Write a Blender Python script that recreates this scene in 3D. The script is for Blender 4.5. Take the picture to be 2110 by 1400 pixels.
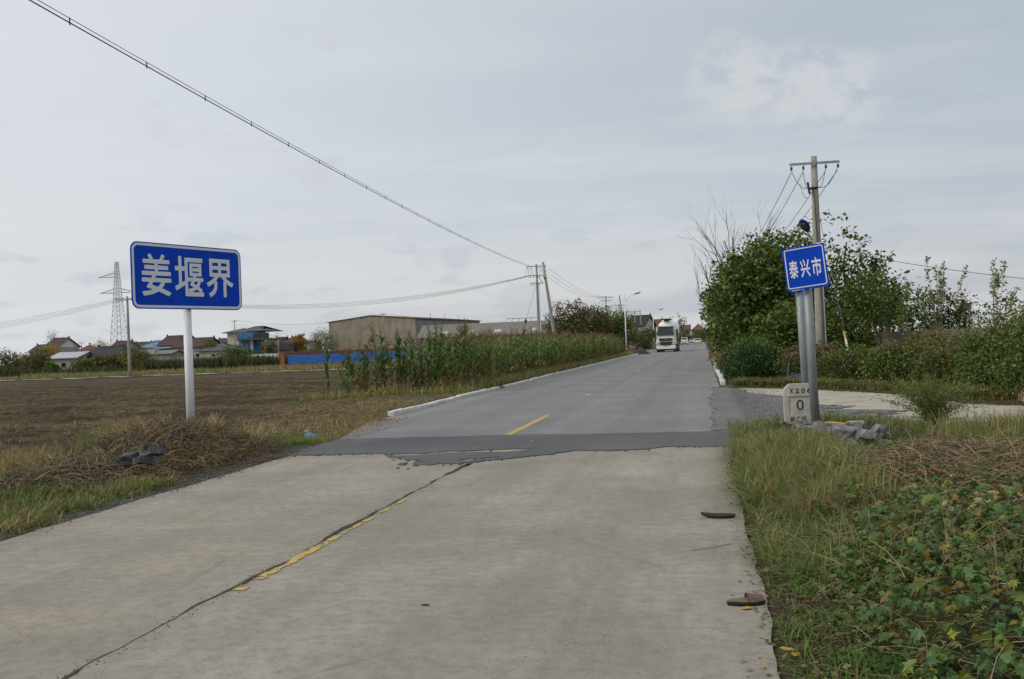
import bpy, bmesh, math, random
import numpy as np
from mathutils import Vector, Matrix
for o in list(bpy.data.objects): bpy.data.objects.remove(o)
scene = bpy.context.scene
COL = scene.collection
R = math.radians
# ------------------------------------------------------------------ camera
# +Y is the direction of the road, the camera stands on its right lane, looks 10.9 deg left, rolled 2.2 deg
ROLL, PITCH, YAW, HC, FPX = 0.038, R(0.3355), R(10.897), 1.6, 2051.0
def cam_to_world(v):
    x, y, z = v
    cp, sp = math.cos(PITCH), math.sin(PITCH)
    y, z = y*cp - z*sp, y*sp + z*cp
    ca, sa = math.cos(YAW), math.sin(YAW)
    return Vector((x*ca - y*sa, x*sa + y*ca, z))
cr_, sr_ = math.cos(ROLL), math.sin(ROLL)
c_right, c_up, c_fwd = cam_to_world((cr_, 0, -sr_)), cam_to_world((sr_, 0, cr_)), cam_to_world((0, 1, 0))
cam_d = bpy.data.cameras.new('camera'); cam = bpy.data.objects.new('camera', cam_d); COL.objects.link(cam)
cam.matrix_world = Matrix(((c_right.x, c_up.x, -c_fwd.x, 0), (c_right.y, c_up.y, -c_fwd.y, 0), (c_right.z, c_up.z, -c_fwd.z, HC), (0, 0, 0, 1)))
cam_d.sensor_width = 36; cam_d.lens = 35; cam_d.clip_end = 9000; cam_d.clip_start = .05
scene.camera = cam
def ray(px, py):                      # photograph pixel -> direction, used to survey real places
    return c_right*(px-1055) + c_up*(700-py) + c_fwd*FPX
def at(px, py, Y):                    # the point of that sight line at road distance Y
    d = ray(px, py); return Vector((0, 0, HC)) + d*(Y/d.y)
def gp(px, py, z=0.0):
    d = ray(px, py); return Vector((0, 0, HC)) + d*((z-HC)/d.z)
# ------------------------------------------------------------------ world
SUN_EL, SUN_AZ = R(36), R(-118)        # azimuth from +Y towards +X
sun_dir = Vector((math.sin(SUN_AZ)*math.cos(SUN_EL), math.cos(SUN_AZ)*math.cos(SUN_EL), math.sin(SUN_EL)))
world = bpy.data.worlds.new('World'); scene.world = world; world.use_nodes = True
wn, wl = world.node_tree.nodes, world.node_tree.links
wn.clear()
def N(nodes, t, **kw):
    n = nodes.new(t)
    for k, v in kw.items(): setattr(n, k, v)
    return n
w_out = N(wn, 'ShaderNodeOutputWorld'); w_bg = N(wn, 'ShaderNodeBackground')
sky = N(wn, 'ShaderNodeTexSky', sky_type='NISHITA', sun_disc=False, sun_elevation=SUN_EL, sun_rotation=SUN_AZ)
sky.air_density = 1.0; sky.dust_density = 3.0
w_sc = N(wn, 'ShaderNodeVectorMath', operation='SCALE'); w_sc.inputs['Scale'].default_value = 0.10
wl.new(sky.outputs[0], w_sc.inputs[0])
w_co = N(wn, 'ShaderNodeTexCoord'); w_sep = N(wn, 'ShaderNodeSeparateXYZ'); wl.new(w_co.outputs['Generated'], w_sep.inputs[0])
def wmath(op, a, b=None, clamp=False):
    n = N(wn, 'ShaderNodeMath', operation=op, use_clamp=clamp)
    for i, v in enumerate((a, b)):
        if v is None: continue
        if isinstance(v, (int, float)): n.inputs[i].default_value = v
        else: wl.new(v, n.inputs[i])
    return n.outputs[0]
w_z = w_sep.outputs['Z']
def wramp(inp, stops):
    r = N(wn, 'ShaderNodeValToRGB'); e = r.color_ramp.elements
    while len(e) < len(stops): e.new(.5)
    for el, (p, c) in zip(e, stops): el.position = p; el.color = (*c, 1)
    wl.new(inp, r.inputs[0]); return r.outputs[0]
cloud_base = wramp(wmath('ADD', wmath('MULTIPLY', w_z, 1.0), 0.0), [(0.0, (.70, .69, .67)), (.05, (.66, .665, .67)), (.12, (.545, .595, .65)), (.26, (.415, .49, .58)), (1.0, (.43, .50, .585))])
# flat cloud layer: project the direction on a plane above
inv = wmath('DIVIDE', 1.0, wmath('ADD', wmath('MAXIMUM', w_z, 0.0), 0.06))
pl = N(wn, 'ShaderNodeCombineXYZ')
wl.new(wmath('MULTIPLY', w_sep.outputs['X'], inv), pl.inputs[0]); wl.new(wmath('MULTIPLY', w_sep.outputs['Y'], inv), pl.inputs[1])
def wnoise(vec, scale, detail, rough, sc=(1, 1, 1), rot=0.0, off=(0, 0, 0), dist=0.0):
    mp = N(wn, 'ShaderNodeMapping'); mp.inputs['Scale'].default_value = sc; mp.inputs['Rotation'].default_value = (0, 0, rot); mp.inputs['Location'].default_value = off
    wl.new(vec, mp.inputs[0])
    n = N(wn, 'ShaderNodeTexNoise'); n.inputs['Scale'].default_value = scale; n.inputs['Detail'].default_value = detail; n.inputs['Roughness'].default_value = rough; n.inputs['Distortion'].default_value = dist
    wl.new(mp.outputs[0], n.inputs['Vector']); return n.outputs['Fac']
def wmix(fac, a, b, mode='MIX'):
    m = N(wn, 'ShaderNodeMix', data_type='RGBA', blend_type=mode)
    for i, v in ((0, fac), (6, a), (7, b)):
        if isinstance(v, (int, float)): m.inputs[i].default_value = v
        elif isinstance(v, tuple): m.inputs[i].default_value = (*v, 1)
        else: wl.new(v, m.inputs[i])
    return m.outputs[2]
def wsmooth(v, lo, hi):
    n = N(wn, 'ShaderNodeMapRange', interpolation_type='SMOOTHSTEP'); n.inputs[1].default_value = lo; n.inputs[2].default_value = hi
    wl.new(v, n.inputs[0]); return n.outputs[0]
streak = wnoise(pl.outputs[0], .75, 7, .55, (1, 2.2, 1), .35, (3, 1, 0), .4)
soft = wnoise(pl.outputs[0], .28, 4, .5, (1, 1.3, 1), -.3, (7, 3, 0))
c1 = wmix(wmath('MULTIPLY', wsmooth(streak, .35, .75), .55), cloud_base, (.68, .705, .735))
c2 = wmix(wmath('MULTIPLY', wsmooth(soft, .40, .68), .65), c1, (.43, .485, .555))
# brighter cloud towards the hidden sun
dotn = N(wn, 'ShaderNodeVectorMath', operation='DOT_PRODUCT'); wl.new(w_co.outputs['Generated'], dotn.inputs[0]); dotn.inputs[1].default_value = sun_dir
glow = wsmooth(dotn.outputs['Value'], -.55, .40)
c3 = wmix(wmath('MULTIPLY', glow, .88), c2, (.79, .825, .85))
# small low cumulus puffs: noise on the sphere, squeezed vertically
puff = wnoise(w_co.outputs['Generated'], 15, 6, .5, (1, 1, 3.0), 0, (4.2, 2.3, .4))
band = wmath('MULTIPLY', wsmooth(w_z, -.01, .03), wmath('SUBTRACT', 1.0, wsmooth(w_z, .09, .17)))
c4 = wmix(wmath('MULTIPLY', wmath('MULTIPLY', wsmooth(puff, .52, .63), band), .40), c3, (.50, .55, .615))
puff2 = wnoise(w_co.outputs['Generated'], 8, 6, .55, (1, 1, 2.6), 0, (1.7, 5.1, 2.4))
band2 = wmath('MULTIPLY', wsmooth(w_z, .12, .18), wmath('SUBTRACT', 1.0, wsmooth(w_z, .26, .36)))
c5 = wmix(wmath('MULTIPLY', wmath('MULTIPLY', wsmooth(puff2, .57, .70), band2), .5), c4, (.62, .64, .665))
for cpx, cpy, cr0 in ((1500, 158, .9993), (1570, 190, .9994), (1740, 190, .9994), (1650, 180, .9993)):       # the pale cumulus group
    dn = N(wn, 'ShaderNodeVectorMath', operation='DOT_PRODUCT'); wl.new(w_co.outputs['Generated'], dn.inputs[0]); dn.inputs[1].default_value = ray(cpx, cpy).normalized()
    pn = wnoise(w_co.outputs['Generated'], 34, 6, .6, (1, 1, 1.6), 0, (2.2, 1.3, .4))
    mk = wmath('MULTIPLY', wsmooth(dn.outputs['Value'], cr0-.0006, .9999), wsmooth(pn, .36, .60))
    c5 = wmix(wmath('MULTIPLY', mk, .75), c5, (.66, .68, .705))
final = wmix(.90, w_sc.outputs[0], c5)
wl.new(final, w_bg.inputs[0]); w_bg.inputs[1].default_value = 1.0
wl.new(w_bg.outputs[0], w_out.inputs[0])
sun_l = bpy.data.lights.new('sun', 'SUN'); sun_l.energy = 1.5; sun_l.angle = R(18); sun_l.color = (1, .90, .76)
sun = bpy.data.objects.new('sun', sun_l); COL.objects.link(sun); sun.location = (0, 0, 60)
sun.rotation_euler = (-sun_dir).to_track_quat('-Z', 'Y').to_euler()
scene.view_settings.view_transform = 'Standard'; scene.view_settings.look = 'None'
scene.view_settings.exposure = 0; scene.view_settings.gamma = 1; scene.view_settings.use_curve_mapping = False
scene.cycles.use_denoising = True
scene.cycles.max_bounces = 6; scene.cycles.transparent_max_bounces = 6
# ------------------------------------------------------------------ materials
class NT:
    def __init__(s, name):
        s.m = bpy.data.materials.new(name); s.m.use_nodes = True
        s.n, s.l = s.m.node_tree.nodes, s.m.node_tree.links
        s.b = s.n['Principled BSDF']; s.out = s.n['Material Output']
    def set(s, k, v):
        if hasattr(v, 'links') or hasattr(v, 'is_output'): s.l.new(v, s.b.inputs[k])
        else: s.b.inputs[k].default_value = v
    def coord(s, kind='Object', sc=(1, 1, 1), rot=(0, 0, 0)):
        if kind == 'Position':
            g = s.n.new('ShaderNodeNewGeometry'); o = g.outputs['Position']
        else:
            o = s.n.new('ShaderNodeTexCoord').outputs[kind]
        mp = s.n.new('ShaderNodeMapping'); mp.inputs['Scale'].default_value = sc; mp.inputs['Rotation'].default_value = rot
        s.l.new(o, mp.inputs[0]); return mp.outputs[0]
    def noise(s, vec, scale, detail=5, rough=.55, dist=0.0):
        n = s.n.new('ShaderNodeTexNoise'); n.inputs['Scale'].default_value = scale; n.inputs['Detail'].default_value = detail
        n.inputs['Roughness'].default_value = rough; n.inputs['Distortion'].default_value = dist
        s.l.new(vec, n.inputs['Vector']); return n.outputs['Fac']
    def voro(s, vec, scale, out='Distance', feature='F1'):
        n = s.n.new('ShaderNodeTexVoronoi'); n.feature = feature; n.inputs['Scale'].default_value = scale
        s.l.new(vec, n.inputs['Vector']); return n.outputs[out]
    def ramp(s, inp, stops, interp='LINEAR'):
        r = s.n.new('ShaderNodeValToRGB'); e = r.color_ramp.elements; r.color_ramp.interpolation = interp
        while len(e) < len(stops): e.new(.5)
        for el, (p, c) in zip(e, stops): el.position = p; el.color = (*c, 1) if not isinstance(c, (int, float)) else (c, c, c, 1)
        s.l.new(inp, r.inputs[0]); return r.outputs[0]
    def mix(s, f, a, b, mode='MIX'):
        m = s.n.new('ShaderNodeMix'); m.data_type = 'RGBA'; m.blend_type = mode
        for i, v in ((0, f), (6, a), (7, b)):
            if isinstance(v, (int, float)): m.inputs[i].default_value = v if i == 0 else (v, v, v, 1)
            elif isinstance(v, tuple): m.inputs[i].default_value = (*v, 1)
            else: s.l.new(v, m.inputs[i])
        return m.outputs[2]
    def math(s, op, a, b=0.0):
        n = s.n.new('ShaderNodeMath'); n.operation = op
        for i, v in enumerate((a, b)):
            if isinstance(v, (int, float)): n.inputs[i].default_value = v
            else: s.l.new(v, n.inputs[i])
        return n.outputs[0]
    def bump(s, h, strength=.4, dist=.02):
        b = s.n.new('ShaderNodeBump'); b.inputs['Strength'].default_value = strength; b.inputs['Distance'].default_value = dist
        s.l.new(h, b.inputs['Height']); s.l.new(b.outputs[0], s.b.inputs['Normal'])
def noisy(name, c1, c2, scale=4, rough=.8, bump=.3, bdist=.01, detail=6, coord='Object', sc=(1, 1, 1), metal=0, c3=None, spec=.5):
    t = NT(name); v = t.coord(coord, sc)
    n = t.noise(v, scale, detail, .6)
    st = [(.3, c1), (.7, c2)] if c3 is None else [(.28, c1), (.5, c2), (.72, c3)]
    t.set('Base Color', t.ramp(n, st)); t.set('Roughness', rough); t.set('Metallic', metal); t.set('Specular IOR Level', spec)
    if bump: t.bump(t.noise(v, scale*6, 4, .6), bump, bdist)
    return t.m
def leafmat(name, cols, rough=.5, trans=.3, spec=.35, mul=1.7):
    cols = [tuple(min(.62, x*mul) for x in c) for c in cols]
    t = NT(name)
    g = t.n.new('ShaderNodeNewGeometry').outputs['Random Per Island']
    k = len(cols)
    c = t.ramp(g, [((i+.5)/k, col) for i, col in enumerate(cols)])
    t.set('Base Color', c); t.set('Roughness', rough); t.set('Specular IOR Level', spec)
    tr = t.n.new('ShaderNodeBsdfTranslucent'); t.l.new(c, tr.inputs[0])
    mx = t.n.new('ShaderNodeMixShader'); mx.inputs[0].default_value = trans
    t.l.new(t.b.outputs[0], mx.inputs[1]); t.l.new(tr.outputs[0], mx.inputs[2]); t.l.new(mx.outputs[0], t.out.inputs[0])
    return t.m
def plain(name, col, rough=.5, metal=0, spec=.5, var=.12, scale=3):
    return noisy(name, tuple(x*(1-var) for x in col), tuple(min(1, x*(1+var)) for x in col), scale, rough, 0, 0, 4, 'Object', (1, 1, 1), metal, None, spec)
# concrete road
def m_concrete():
    t = NT('road_concrete'); p = t.coord('Position'); ps = t.coord('Position', (1.3, .10, 1)); px = t.coord('Position', (.35, 1.6, 1))
    base = t.ramp(t.noise(p, .55, 8, .68), [(.3, (.225, .20, .158)), (.52, (.325, .298, .25)), (.72, (.425, .396, .342))])
    c = t.mix(t.ramp(t.noise(ps, 1.0, 4, .6), [(.40, 0.0), (.70, .7)]), base, (.205, .188, .158))          # traffic grime along the lanes
    sep = t.n.new('ShaderNodeSeparateXYZ'); t.l.new(p, sep.inputs[0])
    mr = t.n.new('ShaderNodeMapRange'); mr.inputs[1].default_value = -3.1; mr.inputs[2].default_value = -4.2; t.l.new(sep.outputs['X'], mr.inputs[0])
    sand = t.math('MULTIPLY', t.ramp(t.noise(px, 1.1, 5, .6, .3), [(.5, 0.0), (.68, .7)]), mr.outputs[0])
    c = t.mix(sand, c, (.40, .335, .23))                                                                  # dried sandy film on the old slab
    c = t.mix(t.ramp(t.noise(p, 9, 5, .7), [(.35, .55), (.58, 0.0)]), c, (.175, .158, .128))
    vd = t.voro(p, 42); vc = t.voro(p, 42, 'Color')
    spk = t.math('MULTIPLY', t.ramp(vd, [(.16, 1.0), (.26, 0.0)]), t.ramp(t.noise(p, 2.3, 4, .6), [(.36, 0.0), (.54, 1.0)]))
    agg = t.ramp(vc, [(.1, (.10, .095, .085)), (.4, (.22, .20, .17)), (.6, (.38, .35, .30)), (.85, (.43, .405, .36))])
    c = t.mix(spk, c, agg)
    vd2 = t.voro(p, 95)
    c = t.mix(t.math('MULTIPLY', t.ramp(vd2, [(.12, .8), (.2, 0.0)]), t.ramp(t.noise(p, 6, 3), [(.5, 0.0), (.62, 1.0)])), c, (.09, .085, .075))
    vd3 = t.voro(p, 13); c = t.mix(t.math('MULTIPLY', t.ramp(vd3, [(.07, .85), (.13, 0.0)]), t.ramp(t.noise(p, 1.9, 3), [(.46, 0.0), (.60, 1.0)])), c, (.075, .07, .062))
    vd4 = t.voro(p, 21); c = t.mix(t.math('MULTIPLY', t.ramp(vd4, [(.02, .35), (.06, 0.0)]), t.ramp(t.noise(p, 2.7, 3), [(.5, 0.0), (.62, 1.0)])), c, (.62, .60, .56))
    hair = t.voro(t.coord('Position', (1, .55, 1), (0, 0, .3)), .42, 'Distance', 'DISTANCE_TO_EDGE')
    c = t.mix(t.math('MULTIPLY', t.ramp(t.math('ADD', hair, t.math('MULTIPLY', t.noise(p, 7, 5, .7), .03)), [(.014, .5), (.022, 0.0)]), t.ramp(t.noise(p, .5, 2), [(.5, 0.0), (.62, 1.0)])), c, (.12, .11, .095))
    t.set('Base Color', c); t.set('Roughness', .85)
    t.bump(t.math('ADD', t.noise(p, 60, 5, .7), t.math('MULTIPLY', t.noise(p, 5, 4), 1.2)), .35, .012); return t.m
def m_asphalt(name, c1, c2, c3, track, worn=False):
    t = NT(name); p = t.coord('Position'); ps = t.coord('Position', (.8, .02, 1))
    c = t.ramp(t.noise(p, .45, 5, .55), [(.3, c1), (.55, c2), (.75, c3)])
    c = t.mix(t.ramp(t.noise(ps, 1.2, 4, .55), [(.42, 0.0), (.72, track)]), c, tuple(x*.62 for x in c1))
    c = t.mix(t.ramp(t.voro(p, 110), [(.15, .55), (.3, 0.0)]), c, tuple(min(1, x*1.9) for x in c3))
    c = t.mix(t.ramp(t.noise(p, 70, 3, .7), [(.38, .5), (.55, 0.0)]), c, tuple(x*.5 for x in c1))
    c = t.mix(t.ramp(t.noise(p, 4, 6, .7), [(.35, .4), (.55, 0.0)]), c, tuple(x*.72 for x in c1))
    c = t.mix(t.ramp(t.noise(t.coord('Position', (2.2, .03, 1)), 1.0, 3, .5), [(.52, 0.0), (.75, .10)]), c, tuple(min(1, x*1.25) for x in c3))
    if worn:
        sx = t.n.new('ShaderNodeSeparateXYZ'); t.l.new(p, sx.inputs[0])
        trk = t.math('SINE', t.math('ADD', t.math('MULTIPLY', sx.outputs['X'], 3.75), 1.2))
        c = t.mix(t.math('MULTIPLY', t.ramp(trk, [(.45, 0.0), (.95, .38)]), t.ramp(t.noise(t.coord('Position', (.6, .07, 1)), 1.3, 4), [(.3, .3), (.7, 1.0)])), c, tuple(x*.66 for x in c1))     # tyre-polished lanes
        edge_ = t.math('MULTIPLY', t.ramp(t.math('ABSOLUTE', t.math('ADD', sx.outputs['X'], 3.5)), [(.0, 0.0), (1.0, 1.0)]), 1.0)
        dm = t.n.new('ShaderNodeMapRange'); dm.inputs[1].default_value = 2.9; dm.inputs[2].default_value = 3.9; t.l.new(t.math('ABSOLUTE', t.math('ADD', sx.outputs['X'], 3.5)), dm.inputs[0])
        c = t.mix(t.math('MULTIPLY', dm.outputs[0], t.ramp(t.noise(p, 2.2, 6, .7), [(.35, 0.0), (.7, .75)])), c, (.30, .265, .21))       # dust along the kerbs
        ck = t.voro(t.coord('Position', (.5, .22, 1), (0, 0, .2)), .9, 'Distance', 'DISTANCE_TO_EDGE')
        c = t.mix(t.math('MULTIPLY', t.ramp(t.math('ADD', ck, t.math('MULTIPLY', t.noise(p, 5, 5, .7), .04)), [(.020, .7), (.030, 0.0)]), t.ramp(t.noise(p, .23, 2), [(.5, 0.0), (.6, 1.0)])), c, (.07, .068, .065))
    t.set('Base Color', c); t.set('Roughness', .8)
    t.bump(t.noise(p, 130, 4, .7), .5, .01); return t.m
def m_ground():
    t = NT('soil_and_grass'); p = t.coord('Position')
    a = t.n.new('ShaderNodeVertexColor'); a.layer_name = 'zone'
    sp = t.n.new('ShaderNodeSeparateColor'); t.l.new(a.outputs[0], sp.inputs[0])
    soil = t.ramp(t.noise(p, 1.6, 8, .68), [(.3, (.026, .017, .009)), (.5, (.060, .040, .022)), (.7, (.112, .077, .043))])
    straw = t.ramp(t.noise(p, 7, 6, .7), [(.3, (.10, .075, .038)), (.55, (.215, .165, .082)), (.75, (.33, .265, .145))])
    green = t.ramp(t.noise(p, 5, 6, .7), [(.3, (.035, .045, .014)), (.55, (.075, .088, .028)), (.75, (.15, .14, .05))])
    fs = t.math('MULTIPLY', sp.outputs[0], t.ramp(t.noise(p, 3.2, 8, .75), [(.40, 0.0), (.56, 1.0)]))
    c = t.mix(fs, soil, straw)
    fg = t.math('MULTIPLY', sp.outputs[1], t.ramp(t.noise(p, 1.7, 7, .7), [(.36, 0.0), (.56, 1.0)]))
    c = t.mix(fg, c, green)
    grav = t.ramp(t.voro(p, 28, 'Color'), [(.1, (.07, .07, .068)), (.5, (.16, .157, .15)), (.9, (.30, .29, .275))])
    c = t.mix(sp.outputs[2], c, grav)
    t.set('Base Color', c); t.set('Roughness', .95); t.set('Specular IOR Level', .2)
    t.bump(t.math('ADD', t.noise(p, 9, 8, .75), t.noise(p, 45, 4, .7)), .9, .06); return t.m
M = {}
M['concrete'] = m_concrete()
M['asphalt'] = m_asphalt('old_asphalt', (.175, .176, .178), (.225, .225, .225), (.275, .273, .268), .25, True)
M['patch'] = m_asphalt('patch_asphalt', (.075, .077, .081), (.102, .103, .106), (.145, .144, .142), .3)
M['ground'] = m_ground()
M['lane'] = noisy('lane_concrete', (.22, .195, .15), (.40, .36, .295), 1.4, .9, .4, .01, 8, 'Position', (.5, 1.6, 1), 0, (.47, .43, .355))
M['gravelm'] = noisy('crushed_asphalt', (.07, .07, .072), (.16, .158, .155), 9, .9, .8, .02, 8, 'Position', (1, 1, 1), 0, (.27, .265, .255))
M['apron'] = m_asphalt('worn_apron_asphalt', (.11, .11, .11), (.16, .158, .155), (.23, .225, .215), .1)
M['path'] = noisy('path_concrete', (.30, .29, .26), (.48, .46, .42), 2, .9, .2)
M['kerb'] = noisy('kerb_stone', (.42, .405, .37), (.62, .605, .57), 5, .85, .5, .01, 8, 'Position', (1, 1, 1), 0, (.66, .645, .61))
M['dirt'] = noisy('crack_dirt', (.05, .042, .03), (.13, .11, .08), 14, .95, .6)
def m_yellow():
    t = NT('worn_yellow_paint'); p = t.coord('Position')
    c = t.ramp(t.noise(p, 6, 5, .6), [(.3, (.40, .27, .055)), (.7, (.56, .40, .10))])
    c = t.mix(t.ramp(t.noise(p, 26, 5, .7), [(.56, 0.0), (.62, .85)]), c, (.19, .185, .17))
    t.set('Base Color', c); t.set('Roughness', .7); return t.m
M['yellow'] = m_yellow()
M['signblue'] = plain('sign_blue', (.0, .052, .47), .5, 0, .12, .14, 2.2)
M['signwhite'] = plain('sign_white', (.66, .69, .72), .4, 0, .5, .04)
M['signgrey'] = plain('sign_back_aluminium', (.42, .43, .44), .45, .3)
M['postwhite'] = noisy('post_white_paint', (.62, .64, .66), (.76, .77, .78), 3, .45, .1, .002, 5, 'Object', (6, 6, 1))
M['galv'] = noisy('galvanised_steel', (.19, .22, .23), (.30, .33, .345), 7, .5, .05, .002, 5, 'Object', (3, 3, .6), .25)
M['stone'] = noisy('milestone_concrete', (.33, .32, .29), (.52, .51, .47), 5, .85, .4, .004, 8)
M['black'] = plain('black_paint', (.022, .02, .02), .6)
M['polec'] = noisy('pole_concrete', (.24, .22, .185), (.38, .355, .305), 4, .9, .3, .004, 6, 'Object', (3, 3, .5))
M['steel'] = noisy('dull_steel', (.22, .23, .24), (.34, .35, .36), 8, .5, 0, 0, 4, 'Object', (1, 1, 1), .5)
M['darksteel'] = plain('dark_fitting', (.035, .03, .03), .5, .2)
M['cable'] = plain('cable_rubber', (.045, .047, .052), .6)
M['cablegrey'] = plain('cable_grey', (.12, .125, .135), .6)
M['lampnavy'] = plain('lamp_navy', (.03, .028, .17), .35)
M['lampglass'] = plain('lamp_glass', (.10, .12, .10), .15)
M['lampwhite'] = plain('lamp_post_white', (.68, .70, .73), .4)
M['red'] = plain('reflective_red', (.42, .02, .04), .4)
M['bark'] = noisy('bark', (.05, .04, .028), (.14, .115, .08), 12, .9, .8, .02, 6, 'Object', (1, 1, .25))
M['barkpale'] = noisy('pale_bark', (.15, .125, .10), (.30, .26, .215), 12, .9, .4)
# foliage
M['leaf_dark'] = leafmat('leaf_dark', [(.014, .026, .006), (.028, .048, .009), (.048, .076, .014), (.02, .036, .008), (.075, .105, .018), (.13, .14, .022), (.05, .085, .014)], mul=1.85)
M['leaf_mid'] = leafmat('leaf_mid', [(.035, .062, .012), (.055, .095, .018), (.085, .125, .024), (.045, .078, .016), (.13, .15, .028)])
M['leaf_hedge'] = leafmat('leaf_hedge', [(.012, .028, .009), (.02, .044, .012), (.032, .064, .015), (.05, .09, .02)], mul=1.9)
M['leaf_yellow'] = leafmat('leaf_yellow', [(.30, .19, .02), (.33, .22, .025), (.20, .16, .025), (.28, .17, .015)], mul=1.35)
M['leaf_rust'] = leafmat('leaf_rust', [(.06, .062, .016), (.045, .06, .016), (.11, .06, .026), (.06, .07, .018), (.08, .07, .02)])
M['leaf_redtop'] = leafmat('leaf_redtop', [(.12, .055, .028), (.14, .06, .03), (.08, .06, .02)])
M['leaf_brown'] = leafmat('leaf_brown', [(.05, .052, .015), (.07, .06, .018), (.042, .05, .013), (.09, .065, .02)])
M['leaf_olive'] = leafmat('leaf_olive', [(.07, .072, .022), (.10, .10, .026), (.05, .058, .018), (.13, .12, .03), (.09, .065, .025)])
M['leaf_vineside'] = leafmat('leaf_vineside', [(.04, .055, .012), (.085, .09, .018), (.028, .042, .010), (.15, .13, .022), (.065, .045, .018), (.055, .085, .016), (.035, .06, .012)])
M['leaf_dry'] = leafmat('leaf_dry', [(.10, .065, .035), (.16, .11, .06), (.07, .05, .03), (.20, .15, .085)], .8, .15, .1, mul=1.3)
M['leaf_shoot'] = leafmat('leaf_shoot', [(.09, .13, .03), (.13, .17, .04), (.07, .11, .025), (.17, .18, .05)])
M['vine'] = leafmat('vine_leaf', [(.03, .065, .014), (.05, .10, .024), (.04, .082, .026), (.08, .125, .022), (.025, .05, .012), (.14, .145, .02), (.05, .10, .04), (.065, .085, .018), (.04, .07, .015), (.03, .06, .014), (.12, .085, .02)], .45, .3, mul=2.0)
M['vinesmall'] = leafmat('vine_leaf_small', [(.02, .045, .008), (.035, .068, .014), (.05, .088, .018), (.07, .06, .02), (.09, .105, .018), (.10, .075, .03), (.03, .055, .012)], .5, .3, mul=1.9)
M['leaf_fallen'] = leafmat('fallen_leaf', [(.42, .23, .02), (.50, .32, .03), (.36, .13, .02), (.46, .28, .02)], .6, .2, mul=1.1)
M['cornleaf'] = leafmat('corn_leaf', [(.028, .060, .010), (.042, .086, .014), (.062, .112, .02), (.036, .07, .012), (.095, .13, .025), (.10, .115, .028)], .45, .3, mul=1.8)
M['corndry'] = leafmat('corn_dry_leaf', [(.17, .12, .055), (.24, .175, .085), (.13, .105, .04), (.11, .11, .035)], .8, .25, .1, mul=1.2)
M['cornstalk'] = leafmat('corn_stalk', [(.10, .10, .03), (.16, .115, .05), (.08, .09, .028), (.19, .13, .06)], .6, .0, mul=1.3)
M['tassel'] = leafmat('corn_tassel', [(.30, .20, .11), (.24, .16, .085), (.34, .25, .15)], .9, .2, .1, mul=.85)
M['ear'] = leafmat('corn_ear_husk', [(.30, .17, .075), (.24, .13, .06), (.34, .22, .10)], .8, .1, .1, mul=1.1)
M['cornfar'] = leafmat('far_corn_leaf', [(.022, .034, .010), (.035, .048, .015), (.05, .058, .02), (.075, .062, .028)], .6, .2, .2, 1.3)
M['grass'] = leafmat('grass_blade', [(.05, .082, .018), (.075, .11, .025), (.11, .13, .038), (.04, .066, .015), (.18, .165, .07), (.065, .10, .022)], .6, .3, .2, mul=1.95)
M['grassdry'] = leafmat('dry_grass_blade', [(.19, .135, .06), (.27, .205, .10), (.14, .11, .045), (.22, .17, .075), (.33, .26, .14)], .8, .25, .1, mul=1.35)
M['grassfresh'] = leafmat('fresh_grass', [(.05, .10, .018), (.07, .13, .025), (.10, .15, .03)], .6, .3, .2, mul=1.7)
M['stem'] = leafmat('dry_stem', [(.09, .068, .042), (.14, .108, .068), (.06, .045, .03), (.21, .172, .108), (.11, .088, .056), (.28, .23, .15), (.17, .138, .085)], .9, .05, .1, mul=1.75)
M['stemdark'] = leafmat('dark_dry_stem', [(.055, .038, .028), (.085, .06, .042), (.04, .029, .022), (.12, .088, .06), (.19, .14, .095)], .9, .05, .1, mul=1.45)
M['straw'] = leafmat('pale_straw', [(.42, .32, .17), (.52, .42, .24), (.33, .25, .13), (.46, .36, .19)], .8, .1, .1, mul=1.0)
M['mound'] = noisy('heap_earth', (.035, .026, .018), (.075, .055, .038), 7, .95, .9, .05, 8, 'Position')
M['chaff'] = noisy('chaff_earth', (.20, .13, .065), (.33, .23, .12), 22, .95, .8, .02, 6, 'Position')
M['rubbledark'] = noisy('tarry_asphalt', (.02, .02, .022), (.06, .06, .063), 5, .8, .9, .012, 8, 'Object', (1, 1, 1), 0, (.20, .20, .205))
M['rubble'] = noisy('broken_asphalt', (.05, .05, .053), (.17, .17, .175), 7, .9, 1.0, .02, 8, 'Object', (1, 1, 1), 0, (.33, .33, .335))
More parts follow.
